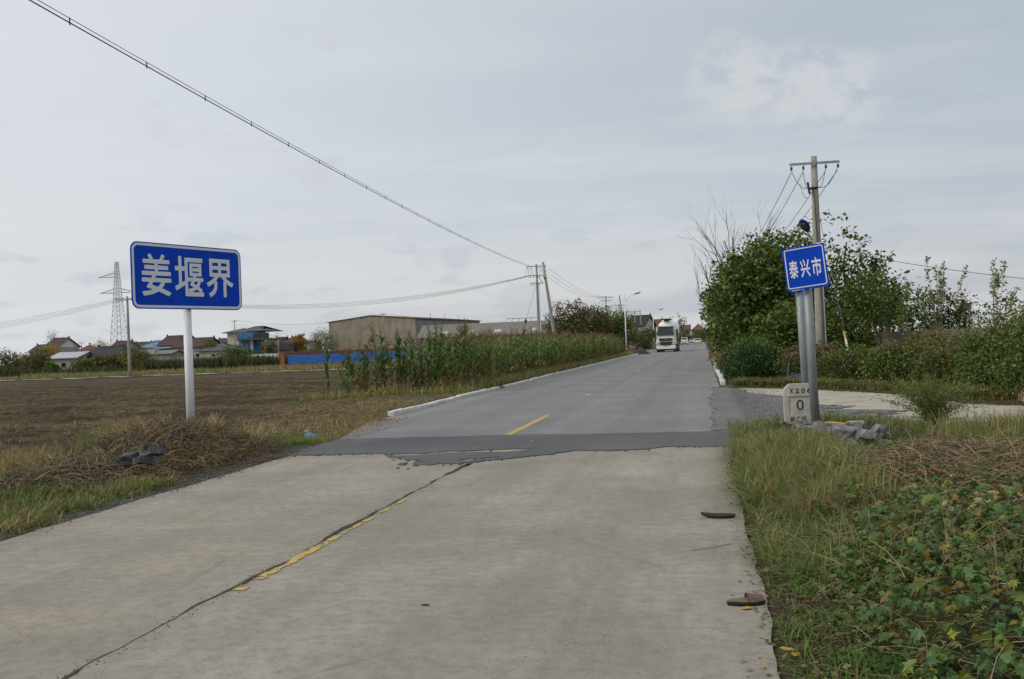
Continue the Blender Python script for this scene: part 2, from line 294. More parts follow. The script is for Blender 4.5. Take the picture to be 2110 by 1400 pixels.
# ------------------------------------------------------------------ builders
def link(name, me, mat, parent=None, kind=None):
    o = bpy.data.objects.new(name, me); COL.objects.link(o)
    if mat is not None:
        for m in (mat if isinstance(mat, (list, tuple)) else [mat]): me.materials.append(m)
    if parent is not None: o.parent = parent
    if kind: o['kind'] = kind
    return o
def tag(o, label, cat, group=None):
    o['label'] = label; o['category'] = cat
    if group: o['group'] = group
    return o
def thing(name, label, cat, loc=(0, 0, 0), rz=0.0, group=None):
    o = bpy.data.objects.new(name, None); COL.objects.link(o); o.empty_display_size = .2
    o.location = loc; o.rotation_euler = (0, 0, rz); return tag(o, label, cat, group)
def copy_tree(o, parent=None):
    c = o.copy(); COL.objects.link(c); c.parent = parent
    for ch in o.children: copy_tree(ch, c)
    return c
class MB:
    def __init__(s): s.v = []; s.f = []; s.mi = []
    def add(s, V, F, mi=0):
        k = len(s.v); s.v.extend([tuple(p) for p in V]); s.f.extend([tuple(i+k for i in f) for f in F]); s.mi.extend([mi]*len(F)); return s
    def box(s, c, d, rz=0.0, mi=0, rx=0.0, ry=0.0, taper=1.0):
        Rm = Matrix.Rotation(rz, 3, 'Z') @ Matrix.Rotation(ry, 3, 'Y') @ Matrix.Rotation(rx, 3, 'X')
        V = []
        for sz in (-1, 1):
            k = 1 if sz < 0 else taper
            for sx, sy in ((-1, -1), (1, -1), (1, 1), (-1, 1)):
                V.append(Rm @ Vector((sx*d[0]/2*k, sy*d[1]/2*k, sz*d[2]/2)) + Vector(c))
        return s.add(V, [(3, 2, 1, 0), (4, 5, 6, 7), (0, 1, 5, 4), (1, 2, 6, 5), (2, 3, 7, 6), (3, 0, 4, 7)], mi)
    def tube(s, pts, rad, n=6, mi=0, cap=True):
        pts = [Vector(p) for p in pts]; rad = rad if isinstance(rad, (list, tuple)) else [rad]*len(pts)
        V = []; F = []; prev = None
        for i, p in enumerate(pts):
            t = (pts[min(i+1, len(pts)-1)] - pts[max(i-1, 0)])
            t = t.normalized() if t.length > 1e-9 else Vector((0, 0, 1))
            a = prev if prev is not None else (Vector((0, 0, 1)) if abs(t.z) < .9 else Vector((1, 0, 0)))
            a = (a - t*a.dot(t)).normalized(); prev = a; b = t.cross(a)
            for k in range(n):
                an = 2*math.pi*k/n; V.append(p + (a*math.cos(an) + b*math.sin(an))*rad[i])
        for i in range(len(pts)-1):
            for k in range(n):
                F.append((i*n+k, i*n+(k+1) % n, (i+1)*n+(k+1) % n, (i+1)*n+k))
        if cap: F.append(tuple(range(n-1, -1, -1))); F.append(tuple((len(pts)-1)*n+k for k in range(n)))
        return s.add(V, F, mi)
    def prism(s, poly, z0, z1, mi=0):             # poly in XY
        n = len(poly)
        return s.add([(x, y, z0) for x, y in poly] + [(x, y, z1) for x, y in poly],
                     [tuple(range(n-1, -1, -1)), tuple(range(n, 2*n))] + [(i, (i+1) % n, n+(i+1) % n, n+i) for i in range(n)], mi)
    def plate(s, poly, y0, y1, mi=0):             # poly in XZ, extruded along Y
        n = len(poly)
        return s.add([(x, y0, z) for x, z in poly] + [(x, y1, z) for x, z in poly],
                     [tuple(range(n)), tuple(range(2*n-1, n-1, -1))] + [(i, n+i, n+(i+1) % n, (i+1) % n) for i in range(n)], mi)
    def lathe(s, prof, n=12, c=(0, 0, 0), mi=0):
        V = []; F = []
        for r, z in prof:
            for k in range(n): V.append((c[0]+r*math.cos(2*math.pi*k/n), c[1]+r*math.sin(2*math.pi*k/n), c[2]+z))
        for i in range(len(prof)-1):
            for k in range(n): F.append((i*n+k, i*n+(k+1) % n, (i+1)*n+(k+1) % n, (i+1)*n+k))
        F.append(tuple(range(n-1, -1, -1))); F.append(tuple((len(prof)-1)*n+k for k in range(n)))
        return s.add(V, F, mi)
    def mesh(s, name, smooth=False):
        me = bpy.data.meshes.new(name); me.from_pydata(s.v, [], s.f)
        me.polygons.foreach_set('material_index', s.mi)
        if smooth: me.polygons.foreach_set('use_smooth', [True]*len(s.f))
        me.update(); return me
    def build(s, name, mat, parent=None, smooth=False, kind=None, bevel=0):
        me = s.mesh(name, smooth)
        if bevel:
            bm = bmesh.new(); bm.from_mesh(me)
            bmesh.ops.bevel(bm, geom=bm.edges[:], offset=bevel, segments=2, affect='EDGES', clamp_overlap=True); bm.to_mesh(me); bm.free()
        return link(name, me, mat, parent, kind)
def np_mesh(name, V, F, smooth=False, mi=None):
    me = bpy.data.meshes.new(name); V = np.asarray(V, np.float32); F = np.asarray(F, np.int32)
    me.vertices.add(len(V)); me.vertices.foreach_set('co', V.ravel())
    k = F.shape[1]; me.loops.add(F.size); me.loops.foreach_set('vertex_index', F.ravel())
    me.polygons.add(len(F)); me.polygons.foreach_set('loop_start', np.arange(0, F.size, k, dtype=np.int32))
    try: me.polygons.foreach_set('loop_total', np.full(len(F), k, np.int32))
    except Exception: pass
    if smooth: me.polygons.foreach_set('use_smooth', np.ones(len(F), bool))
    if mi is not None: me.polygons.foreach_set('material_index', np.asarray(mi, np.int32))
    me.update(calc_edges=True); me.validate(); return me
def inst(TV, TF, Rm, T):
    """template (k,3),(m,q) placed by (N,3,3) and (N,3)"""
    TV = np.asarray(TV, float); TF = np.asarray(TF)
    V = np.einsum('nij,kj->nki', Rm, TV) + T[:, None, :]
    F = TF[None] + (np.arange(len(T))*len(TV))[:, None, None]
    return V.reshape(-1, 3), F.reshape(-1, TF.shape[1])
def frames(rng, n, droop=0.0, up=0.0):
    """random orthonormal frames: columns = (side, length, normal)"""
    nrm = rng.normal(size=(n, 3)); nrm[:, 2] = np.abs(nrm[:, 2]) + up; nrm /= np.linalg.norm(nrm, axis=1)[:, None]
    l = rng.normal(size=(n, 3)); l[:, 2] -= droop
    l -= nrm*np.sum(l*nrm, 1)[:, None]; l /= np.linalg.norm(l, axis=1)[:, None]
    s = np.cross(l, nrm); return np.stack([s, l, nrm], axis=2)
LEAF_V = [(0, 0, 0), (-.32, .45, .06), (.32, .45, .06), (0, 1, -.08)]
LEAF_F = [(0, 2, 3, 1)]
LEAF6_V = [(0, 0, 0), (-.26, .3, .08), (.26, .3, .08), (0, .35, 0), (-.2, .7, .02), (.2, .7, .02), (0, 1, -.14)]
LEAF6_F = [(0, 3, 1, 1), (0, 2, 3, 3), (1, 3, 6, 4), (3, 2, 5, 6)]
LEAFT_F = [(0, 3, 1), (0, 2, 3), (1, 3, 4), (3, 6, 4), (3, 2, 5), (3, 5, 6)]
def leaves(name, P, size, mat, parent=None, seed=0, droop=.3, up=.4, kind=None, asp=1.0, tri=False):
    rng = np.random.default_rng(seed); n = len(P)
    Rm = frames(rng, n, droop, up)*(size*rng.uniform(.6, 1.35, n))[:, None, None]
    tv = np.array(LEAF6_V if tri else LEAF_V)*np.array([asp, 1, 1])
    V, F = inst(tv, LEAFT_F if tri else LEAF_F, Rm, np.asarray(P))
    return link(name, np_mesh(name, V, F), mat, parent, kind)
def fbm(x, y, seed=0, oct=5, f=1.0, gain=.5):
    rng = np.random.default_rng(seed); out = np.zeros_like(np.asarray(x, float)); a = 1.0
    for o in range(oct):
        for k in range(3):
            an = rng.uniform(0, math.pi*2); ph = rng.uniform(0, 6.28, 2)
            out = out + a*np.sin(f*(x*math.cos(an)+y*math.sin(an)) + ph[0] + 1.3*np.sin(f*.7*(y*math.cos(an)-x*math.sin(an))+ph[1]))/3
        a *= gain; f *= 2.03
    return out
def sm(x, a, b):
    t = np.clip((np.asarray(x, float)-a)/(b-a), 0, 1); return t*t*(3-2*t)
LANE = [(.2, 33.2), (1.5, 32), (3.0, 30.5), (5.0, 26.5), (5.6, 22.8), (6.6, 21.2), (10, 18.7), (18, 14.5), (40, 3), (38, -2), (16, 8.6), (9, 13.5), (4.9, 16.8), (3.5, 18.1), (2.2, 19.3), (1.2, 19.6), (.2, 18.2)]
def in_poly(x, y, poly):
    x = np.asarray(x, float); y = np.asarray(y, float); c = np.zeros(x.shape, bool); n = len(poly)
    for i in range(n):
        x1, y1 = poly[i]; x2, y2 = poly[(i+1) % n]
        c ^= ((y1 > y) != (y2 > y)) & (x < (x2-x1)*(y-y1)/((y2-y1) + 1e-12) + x1)
    return c
def dist_poly(x, y, poly):
    x = np.asarray(x, float); y = np.asarray(y, float); d = np.full(x.shape, 1e9); n = len(poly)
    for i in range(n):
        a = np.array(poly[i]); b = np.array(poly[(i+1) % n]); ab = b-a
        t = np.clip(((x-a[0])*ab[0]+(y-a[1])*ab[1])/(ab@ab), 0, 1)
        d = np.minimum(d, np.hypot(x-a[0]-t*ab[0], y-a[1]-t*ab[1]))
    return d
def blob(x, y, cx, cy, rx, ry, rot=0.0):
    u = (x-cx)*math.cos(rot)+(y-cy)*math.sin(rot); v = -(x-cx)*math.sin(rot)+(y-cy)*math.cos(rot)
    return np.exp(-(u/rx)**2-(v/ry)**2)
def gz(x, y):
    x = np.asarray(x, float); y = np.asarray(y, float)
    le = np.where(y > 22, -7.45, -6.45); re = np.where(y > 22, .5, .32)
    dl = le - x; dr = x - re; off = np.maximum(dl, dr)            # >0 outside the road
    z = -.16 + .145*sm(off, -.28, -.02)
    lumpy = fbm(x, y, 3, 5, 1.1, .55)
    z = z + sm(off, .2, 1.2)*(.035*lumpy)
    z = z - .10*sm(dl, 1.5, 6)
    kb = sm(y, 21, 25)*sm(dl, .1, .3)*(1-sm(dl, 3, 7))*.12; z = z + kb             # soil banked behind the kerb
    z = z + .40*blob(x, y, -8.35, 14.6, 1.15, 1.5, .2) + .20*blob(x, y, -8.3, 12.0, .7, 2.0, .25) + .15*blob(x, y, -8.9, 10.3, .8, 1.4)
    z = z + .06*sm(dr, .3, 1.2)*(1-sm(y, 17, 20)) + .26*blob(x, y, 2.45, 10.5, 1.0, 1.5) + .12*blob(x, y, 1.6, 6.3, .8, 1.7)
    ins = in_poly(x, y, LANE); dd = dist_poly(x, y, LANE); sd = np.where(ins, -dd, dd)
    k = sm(sd, -.15, .5); z = z*k + (1-k)*np.where(off < -.1, -.16, -.07)
    return z
def gz1(x, y): return float(gz(np.array([x]), np.array([y]))[0])
# ------------------------------------------------------------------ ground sheet
def axis(lo, hi, fine_lo, fine_hi, step, grow=1.35):
    a = list(np.arange(fine_lo, fine_hi+1e-6, step)); s = step
    while a[-1] < hi: s *= grow; a.append(min(hi, a[-1]+s))
    s = step; b = [fine_lo]
    while b[-1] > lo: s *= grow; b.append(max(lo, b[-1]-s))
    return np.array(b[:0:-1] + a)
def zones(X, Y):
    dl = np.where(Y > 22, -7.45, -6.45) - X; dr = X - np.where(Y > 22, .5, .32)
    n = fbm(X, Y, 11, 4, .35); n2 = fbm(X, Y, 12, 5, .9)
    straw = np.clip(.35 + .45*n2, 0, 1)*np.where(dl > 0, 1, .4)
    nearedge = sm(dl, -.1, .2)*(1-sm(dl, 2.5, 7)); straw = np.clip(straw + .7*nearedge*(Y > 14), 0, 1)
    green = np.zeros_like(X)
    green = np.where(dr > 0, .8, green)
    green = np.maximum(green, sm(Y, 86, 93)*np.clip(.55+.5*n, 0, 1))
    green = np.maximum(green, (1-sm(np.abs(dl-.6), .1, .7))*np.clip(.35+.6*n2, 0, 1))
    cornz = ((X > -13.8) & (X < -7.8) & (Y > 32) & (Y < 112)); green = np.where(cornz, np.maximum(green, .75), green)
    green = np.where((Y > 160), .75, green)
    grav = (1-sm(np.abs(np.maximum(dl, dr)-.05), .05, .42))*np.clip(.6+.6*n2, 0, 1)*np.where((dr > -.3) & (Y < 13), .15, 1)
    return np.stack([straw, np.clip(green, 0, 1), np.clip(grav, 0, 1), np.ones_like(X)], -1)
gx = axis(-3000, 3000, -40, 9, .22); gy = axis(-300, 5000, 3, 62, .22)
XX, YY = np.meshgrid(gx, gy); ZZ = gz(XX, YY)
field = (1-sm(YY, 84, 88))*sm(-XX, 8.5, 10.5)
rng = np.random.default_rng(5)
ZZ = ZZ + field*(rng.normal(0, .022, XX.shape) + .03*np.sin(XX*2.1+YY*7.5+fbm(XX, YY, 9, 3, .6)))
idx = np.arange(XX.size).reshape(XX.shape)
GF = np.stack([idx[:-1, :-1], idx[:-1, 1:], idx[1:, 1:], idx[1:, :-1]], -1).reshape(-1, 4)
gme = np_mesh('ground', np.stack([XX, YY, ZZ], -1).reshape(-1, 3), GF, True)
ca = gme.color_attributes.new('zone', 'FLOAT_COLOR', 'POINT'); ca.data.foreach_set('color', zones(XX, YY).astype(np.float32).ravel())
link('ground', gme, M['ground'], None, 'structure')
# ------------------------------------------------------------------ roads
def wob(y, seed, amp): return amp*float(fbm(np.array([y]), np.array([seed*3.1]), seed, 5, 1.6, .6)[0])
ys = list(np.arange(-40, 2, 2.0)) + list(np.arange(2, 15.6, .10))
def crackx(y): return -3.25 + wob(y, 21, .030) + wob(y*6, 28, .010)
def crackw(y): return .012 + max(0, wob(y, 22, .045)) + max(0, wob(y*5, 27, .030)) + (.04 if 12.2 < y < 13.4 else 0)
road = bpy.data.objects.new('concrete_road', None); COL.objects.link(road); road['kind'] = 'structure'
def ledge(y): return -6.36 - .012*(y-8) + wob(y, 23, .05) - .25*float(sm(np.array([9.0-y]), 0, 6)[0])*0
def redge(y): return .30 + wob(y, 24, .035)
def slab(name, left, right):
    n = len(ys); V = []; F = []
    for z in (0, -.13):
        for y in ys: V.append((left(y), y, z)); V.append((right(y), y, z))
    for i in range(n-1):
        a = 2*i; F.append((a, a+1, a+3, a+2)); b = 2*n
        F.append((a, a+2, b+a+2, b+a)); F.append((a+1, b+a+1, b+a+3, a+3))
    m = MB(); m.add(V, F); return m.build(name, M['concrete'], road)
slab('concrete_slab', ledge, lambda y: crackx(y)-crackw(y)/2)
slab('concrete_slab', lambda y: crackx(y)+crackw(y)/2, redge)
m = MB(); V = []; F = []
for i, y in enumerate(ys): V += [(crackx(y)-.12, y, -.022+wob(y, 25, .008)), (crackx(y)+.12, y, -.022+wob(y, 26, .008))]
for i in range(len(ys)-1): F.append((2*i, 2*i+1, 2*i+3, 2*i+2))
m.add(V, F); m.build('joint_dirt', M['dirt'], road)
# asphalt: the old carriageway and the newer strip with its ragged edge (cells cut by a mask)
asp = bpy.data.objects.new('asphalt_road', None); COL.objects.link(asp); asp['kind'] = 'structure'
ay = list(np.arange(16.0, 60, .4)) + list(np.arange(60, 160, 5.0)) + [200, 300, 424]
m = MB(); V = []; F = []
for y in ay:
    lft = -6.5 - .93*float(sm(np.array([y]), 16, 22)[0]) + wob(y, 31, .03)
    V += [(lft, y, .006), (.42+wob(y, 32, .04), y, .006), (lft-.05, y, -.13), (.47, y, -.13)]
for i in range(len(ay)-1):
    a = 4*i; F += [(a, a+1, a+5, a+4), (a, a+4, a+6, a+2), (a+1, a+3, a+7, a+5)]
m.add(V, F); m.build('carriageway', M['asphalt'], asp)
ex = [gp(*p) for p in ((560, 941), (610, 940), (700, 937), (795, 936), (800, 945), (850, 950), (890, 955), (930, 957), (965, 956), (1000, 951), (1040, 948), (1100, 941), (1180, 930), (1280, 929), (1330, 928), (1370, 922), (1460, 921), (1520, 921), (1560, 920))]
exx = np.array([p.x for p in ex]); exy = np.array([p.y for p in ex])
cs = .028; px_ = np.arange(-6.62, .62, cs); py_ = np.arange(12.6, 17.6, cs); PX, PY = np.meshgrid(px_, py_)
edge = np.interp(PX, exx, exy) + .07*fbm(PX, PY, 41, 6, 4.5, .72)
far = 17.25 + .12*fbm(PX, PX*0, 42, 3, .8) + .035*fbm(PX, PY, 47, 5, 7, .7)
mask = (PY > edge) & (PY < far) & (PX > -6.60 - .05*(PY-14.6)*6*0) & (PX < .40 + .08*fbm(PX, PY, 43, 4, 3))
def island(a, b, w):
    A, B = gp(*a), gp(*b); dx, dy = B.x-A.x, B.y-A.y; L = math.hypot(dx, dy)
    u = ((PX-A.x)*dx+(PY-A.y)*dy)/L; v = -((PX-A.x)*dy-(PY-A.y)*dx)/L
    return ((u/L-.5)*2)**2 + (v/w)**2 + .35*fbm(PX, PY, 44, 4, 5, .6) < 1
for a, b, w in (((945, 933), (1095, 928), .20), ((800, 939), (870, 938), .16), ((872, 936), (915, 935), .12), ((905, 933), (950, 933), .13), ((945, 951), (985, 947), .13), ((985, 947), (1035, 944), .06)):
    mask &= ~island(a, b, w)
crum = rng.uniform(size=PX.shape); mask |= (PY > edge-.22) & (PY < edge+.05) & (crum < .16*np.exp(-(edge-PY)/.07))
mask |= ((PY > 12.75) & (PY < edge+.1) & (np.abs(PX+3.75) < .5) & (fbm(PX, PY, 45, 4, 6, .6) > .42))
ii, jj = np.nonzero(mask[:-1, :-1])
vid = np.arange(PX.size).reshape(PX.shape)
SV = np.stack([PX, PY, .014 + .003*fbm(PX, PY, 46, 3, 8)], -1).reshape(-1, 3)
SF = np.stack([vid[ii, jj], vid[ii, jj+1], vid[ii+1, jj+1], vid[ii+1, jj]], -1)
low = SV.copy(); low[:, 2] = -.002
mk_ = np.zeros(PX.shape, bool); mk_[:-1, :-1] = mask[:-1, :-1]; sk = []
I, J = np.nonzero(mk_)
for di, dj, e0, e1 in ((-1, 0, (0, 0), (0, 1)), (1, 0, (1, 1), (1, 0)), (0, -1, (1, 0), (0, 0)), (0, 1, (0, 1), (1, 1))):
    ni, nj = np.clip(I+di, 0, PX.shape[0]-1), np.clip(J+dj, 0, PX.shape[1]-1); q = ~mk_[ni, nj]
    a = vid[I[q]+e0[0], J[q]+e0[1]]; b = vid[I[q]+e1[0], J[q]+e1[1]]
    sk.append(np.stack([a, a+PX.size, b+PX.size, b], -1))
AV = np.concatenate([SV, low]); AF = np.concatenate([SF]+sk); used = np.unique(AF); rm = np.zeros(len(AV), int); rm[used] = np.arange(len(used))
link('resurfaced_strip', np_mesh('resurfaced_strip', AV[used], rm[AF]), M['patch'], asp)
def ragged(name, x0, x1, y0, y1, z, seed, par, rag=.02, keep=None, mat='yellow'):
    c = .01 if y1 < 12 else .02; a, b = np.meshgrid(np.arange(x0, x1, c), np.arange(y0, y1, c*2))
    e = np.minimum(np.minimum(a-x0, x1-a), np.minimum(b-y0, y1-b))
    k = e + rag*fbm(a, b, seed, 4, 9, .7) > .012
    if keep is not None: k &= fbm(a, b, seed+1, 6, 3.2 if y1 > 12 else 7.0, .75) > keep
    i, j = np.nonzero(k[:-1, :-1]); vv = np.arange(a.size).reshape(a.shape)
    if len(i) == 0: return
    f = np.stack([vv[i, j], vv[i, j+1], vv[i+1, j+1], vv[i+1, j]], -1); u = np.unique(f); r = np.zeros(a.size, int); r[u] = np.arange(len(u))
    return link(name, np_mesh(name, np.stack([a, b, np.full(a.shape, z)], -1).reshape(-1, 3)[u], r[f]), M[mat], par)
ragged('lane_dash', -3.57, -3.40, 17.35, 22.0, .011, 51, asp)
ragged('lane_dash', -3.57, -3.41, 29.6, 33.8, .011, 52, asp, .03, .15)
ragged('lane_dash', -3.55, -3.38, 40.3, 44.2, .011, 53, asp, .03, -.1)
for k in range(5, 12): ragged('lane_dash', -3.52, -3.35, 10*k+.2, 10*k+4.2, .011, 50+k, asp, .02, -.4)
ragged('lane_dash', -3.225, -3.135, 6.30, 8.22, .005, 71, road, .05, -.75)
ragged('lane_dash', -3.215, -3.15, 8.26, 9.15, .005, 73, road, .04, -.6)
ragged('lane_dash', -3.21, -3.155, 9.25, 10.2, .005, 75, road, .03, -.35)
# side lane and its gravel apron, the field path
def sheet(name, poly, z, mat, step=.25, jag=.12, seed=1, keep=None, zf=None):
    xs = [p[0] for p in poly]; yy = [p[1] for p in poly]
    a, b = np.meshgrid(np.arange(min(xs), max(xs), step), np.arange(min(yy), max(yy), step))
    d = np.where(in_poly(a, b, poly), dist_poly(a, b, poly), -dist_poly(a, b, poly)) + jag*fbm(a, b, seed, 4, 2.5, .6)
    k = d > 0
    if keep is not None: k &= keep(a, b)
    i, j = np.nonzero(k[:-1, :-1]); vv = np.arange(a.size).reshape(a.shape)
    f = np.stack([vv[i, j], vv[i, j+1], vv[i+1, j+1], vv[i+1, j]], -1); u = np.unique(f); r = np.zeros(a.size, int); r[u] = np.arange(len(u))
    zz = np.full(a.shape, z) if zf is None else zf(a, b)
    return link(name, np_mesh(name, np.stack([a, b, zz], -1).reshape(-1, 3)[u], r[f], True), M[mat], None, 'structure')
LN = [(.9, 32.3), (3.0, 30.3), (4.9, 26.5), (5.5, 22.9), (6.6, 21.3), (10, 18.8), (17, 15), (17, 8.3), (9, 13.7), (4.9, 17.0), (3.5, 18.3), (2.2, 19.5), (1.6, 21.5), (1.1, 25)]
lane_z = lambda a, b: -.035 + .012*fbm(a, b, 61, 3, .9)
sheet('side_lane', LN, 0, 'lane', .12, .10, 62, None, lane_z)
GA = [(.05, 17.3), (1.3, 18.6), (3.6, 18.4), (4.6, 19.2), (3.2, 20.4), (4.6, 21.0), (2.8, 22.2), (3.2, 23.2), (2.0, 24.5), (2.2, 27), (1.2, 29), (1.0, 31.4), (.15, 32.8)]
sheet('gravel_apron', GA, 0, 'apron', .05, .10, 63, lambda a, b: fbm(a, b, 64, 6, 3.2, .75) > -2.4 + 2.4*sm(a, .7, 3.6), lambda a, b: lane_z(a, b)*sm(a, .45, 1.0) + .017)
PTH = [(-140, 92.6), (-69, 88.6), (-56, 88.1), (-34, 87.4), (-12, 86.6), (-12, 87.9), (-34, 88.7), (-56, 89.5), (-69, 90.0), (-140, 94.2)]
sheet('field_path', PTH, .0, 'path', .3, .05, 66, None, lambda a, b: gz(a, b)+.11)
# kerbs
kerbL = bpy.data.objects.new('kerb', None); COL.objects.link(kerbL); kerbL['kind'] = 'structure'
def kerb_mesh(L, seed):
    rnd = random.Random(seed); bm = bmesh.new(); bmesh.ops.create_cube(bm, size=1)
    bmesh.ops.scale(bm, vec=(.16, L, .30), verts=bm.verts); bmesh.ops.bevel(bm, geom=bm.edges[:], offset=.02, segments=1, affect='EDGES')
    for v in bm.verts: v.co += Vector((rnd.uniform(-1, 1), rnd.uniform(-1, 1), rnd.uniform(-1, 1)))*.008
    me = bpy.data.meshes.new('kerb_stone'); bm.to_mesh(me); bm.free(); me.materials.append(M['kerb']); return me
KM = [kerb_mesh(.985, s) for s in range(5)]
def kerb_run(par, x, y0, y1, seed, skip=()):
    rnd = random.Random(seed); k = 0; y = y0
    while y < y1:
        if not any(a < y < b for a, b in skip):
            o = bpy.data.objects.new('kerb_stone', KM[k % 5]); COL.objects.link(o); o.parent = par
            o.location = (x + .03*math.sin(y*.35)+rnd.uniform(-.02, .02), y+.5, -.045+rnd.uniform(-.015, .012)); o.rotation_euler = (rnd.uniform(-.012, .012), rnd.uniform(-.05, .05), rnd.uniform(-.025, .025))
        y += 1.0; k += 1
kerb_run(kerbL, -7.52, 23.1, 78, 1, ((35.3, 36.6),))
m = MB()
for k in range(12): m.box((-7.5, 81+6*k, -.02), (.16, 5.9, .30))
m.build('kerb_stone', M['kerb'], kerbL)
kerbR = bpy.data.objects.new('kerb', None); COL.objects.link(kerbR); kerbR['kind'] = 'structure'
kerb_run(kerbR, .58, 34.5, 62, 2)
# ------------------------------------------------------------------ signs
def text_mesh(body, w, h, bold=0.0, res=3):
    c = bpy.data.curves.new('lettering', 'FONT'); c.body = body; c.size = 1; c.offset = bold; c.resolution_u = res
    o = bpy.data.objects.new('lettering', c); COL.objects.link(o)
    dg = bpy.context.evaluated_depsgraph_get(); me = bpy.data.meshes.new_from_object(o.evaluated_get(dg))
    bpy.data.objects.remove(o); bpy.data.curves.remove(c)
    n = len(me.vertices); a = np.empty(n*3, np.float32); me.vertices.foreach_get('co', a); a = a.reshape(-1, 3)
    lo, hi = a.min(0), a.max(0); b = np.zeros_like(a)
    b[:, 0] = ((a[:, 0]-lo[0])/(hi[0]-lo[0])-.5)*w; b[:, 2] = (a[:, 1]-lo[1])/(hi[1]-lo[1])*h
    me.vertices.foreach_set('co', b.ravel()); me.update(); me.materials.clear(); return me
def glyph(body, w, h, loc, mat, parent, bold=0.0, name='character'):
    me = text_mesh(body, w*(1-2*bold), h*(1-2*bold)); n = len(me.vertices); a = np.empty(n*3, np.float32); me.vertices.foreach_get('co', a); a = a.reshape(-1, 3)
    F = [tuple(p.vertices) for p in me.polygons]; m = MB(); k = 9 if bold else 1
    for i in range(k):                                  # heavier strokes: the letter laid over itself, a hair apart in depth
        an = 2*math.pi*i/8; d = np.array([math.cos(an)*bold*w, -.00025*i, math.sin(an)*bold*h]) if i < 8 and bold else np.array([0, -.00025*i, 0]); m.add(a+d+np.array([0, 0, bold*h]), F)
    o = m.build(name, mat, parent); o.location = loc; return o
def rrect(w, h, r, z0=0.0, n=6):
    P = []
    for cx, cz, a0 in ((w/2-r, r, -90), (w/2-r, h-r, 0), (-w/2+r, h-r, 90), (-w/2+r, r, 180)):
        for k in range(n+1):
            a = R(a0+90*k/n); P.append((cx+r*math.cos(a), z0+cz+r*math.sin(a)))
    return P
def ring(mb, outer, inner, y0, y1):
    n = len(outer); V = []
    for P, y in ((outer, y0), (inner, y0), (outer, y1), (inner, y1)): V += [(x, y, z) for x, z in P]
    F = []
    for i in range(n):
        j = (i+1) % n; F += [(i, j, n+j, n+i), (i, 2*n+i, 2*n+j, j), (n+i, n+j, 3*n+j, 3*n+i)]
    return mb.add(V, F)
s1 = thing('city_limit_sign', 'wide blue boundary sign with three large white characters on a white post', 'road sign', (-8.25, 15.06, 0), R(70.7))
m = MB(); m.tube([(0, .09, .15), (0, .09, 2.46)], .069, 14); m.tube([(0, .09, 2.46), (0, .09, 3.2)], .05, 14); m.build('post', M['postwhite'], s1, True)
m = MB(); m.plate(rrect(2.30, 1.05, .13, 2.39), 0, .012); pn = m.build('panel', M['signblue'], s1)
m = MB(); m.plate(rrect(2.28, 1.03, .12, 2.40), .0135, .02); m.build('back_sheet', M['signgrey'], s1)
m = MB(); ring(m, rrect(2.262, 1.012, .112, 2.409), rrect(2.184, .934, .082, 2.448), -.003, 0); m.build('border', M['signwhite'], s1)
for ch, s0, sE, z0, z1 in (('姜', .083, .335, .205, .875), ('堰', .366, .628, .215, .870), ('界', .655, .917, .210, .862)):
    glyph(ch, (sE-s0)*2.3, z1-z0, ((s0+sE)/2*2.3-1.15, -.003, 2.39+z0), M['signwhite'], s1, .017)
m = MB()
for zz in (2.62, 3.2): m.box((0, .045, zz), (1.9, .045, .06))
m.build('bracket', M['galv'], s1)
# right: the square boundary sign and the one behind it
pb = at(1676, 878, 17.6)
s2 = thing('city_limit_sign', 'small square blue boundary sign with three white characters on a grey leaning post', 'road sign', (pb.x+.04, 17.6, -.05), 0)
m = MB(); m.tube([(0, 0, 0), (-.052, .05, 3.0)], .073, 14); m.build('post', M['galv'], s2, True)
pan = bpy.data.objects.new('panel', None)
m = MB(); m.plate(rrect(.705, .72, .012), 0, .010); pan = m.build('panel', M['signblue'], s2)
pan.rotation_euler = (0, -R(5.2), -R(19.3)); pan.location = (at(1657, 550, 17.75).x-pb.x-.018, -.135, 2.425)
m = MB(); ring(m, rrect(.655, .67, .035, .025), rrect(.622, .637, .022, .0415), -.003, 0); m.build('border', M['signwhite'], pan)
for ch, s0, sE, z0, z1 in (('泰', .115, .325, .215, .525), ('兴', .385, .605, .215, .515), ('市', .655, .88, .205, .525)):
    glyph(ch, (sE-s0)*.705, z1-z0, ((s0+sE)/2*.705-.3525, -.003, z0-.02), M['signwhite'], pan, .022)
for zz in (.2, .55): m = MB(); m.box((.02, .04, zz), (.25, .058, .05)); m.build('bracket', M['galv'], pan)
pb2 = at(1664, 835, 18.75)
s3 = thing('road_sign', 'blue sign mostly hidden behind the small square sign, on a second grey post', 'road sign', (pb2.x, 18.75, -.05), 0)
top2 = at(1647, 600, 18.75)
m = MB(); m.tube([(0, 0, 0), ((top2.x-pb2.x)*1.25, 0, 3.05)], .07, 14); m.build('post', M['galv'], s3, True)
a, b = at(1627, 607, 18.7), at(1703, 503, 18.7)
b.z = a.z+(b.z-a.z)*.86; m = MB(); m.plate(rrect(b.x-a.x, b.z-a.z, .02), 0, .012); p3 = m.build('panel', M['signblue'], s3); p3.location = ((a.x+b.x)/2-pb2.x, -.10, a.z+.115); p3.rotation_euler = (0, -R(9.5), 0)
m = MB(); ring(m, rrect(b.x-a.x-.06, b.z-a.z-.06, .03, .03), rrect(b.x-a.x-.10, b.z-a.z-.10, .02, .05), -.003, 0); m.build('border', M['signwhite'], p3)
m = MB(); m.box(((b.x-a.x)/2-.012, .03, (b.z-a.z)/2), (.035, .04, b.z-a.z-.002)); m.build('side_rail', M['galv'], p3)
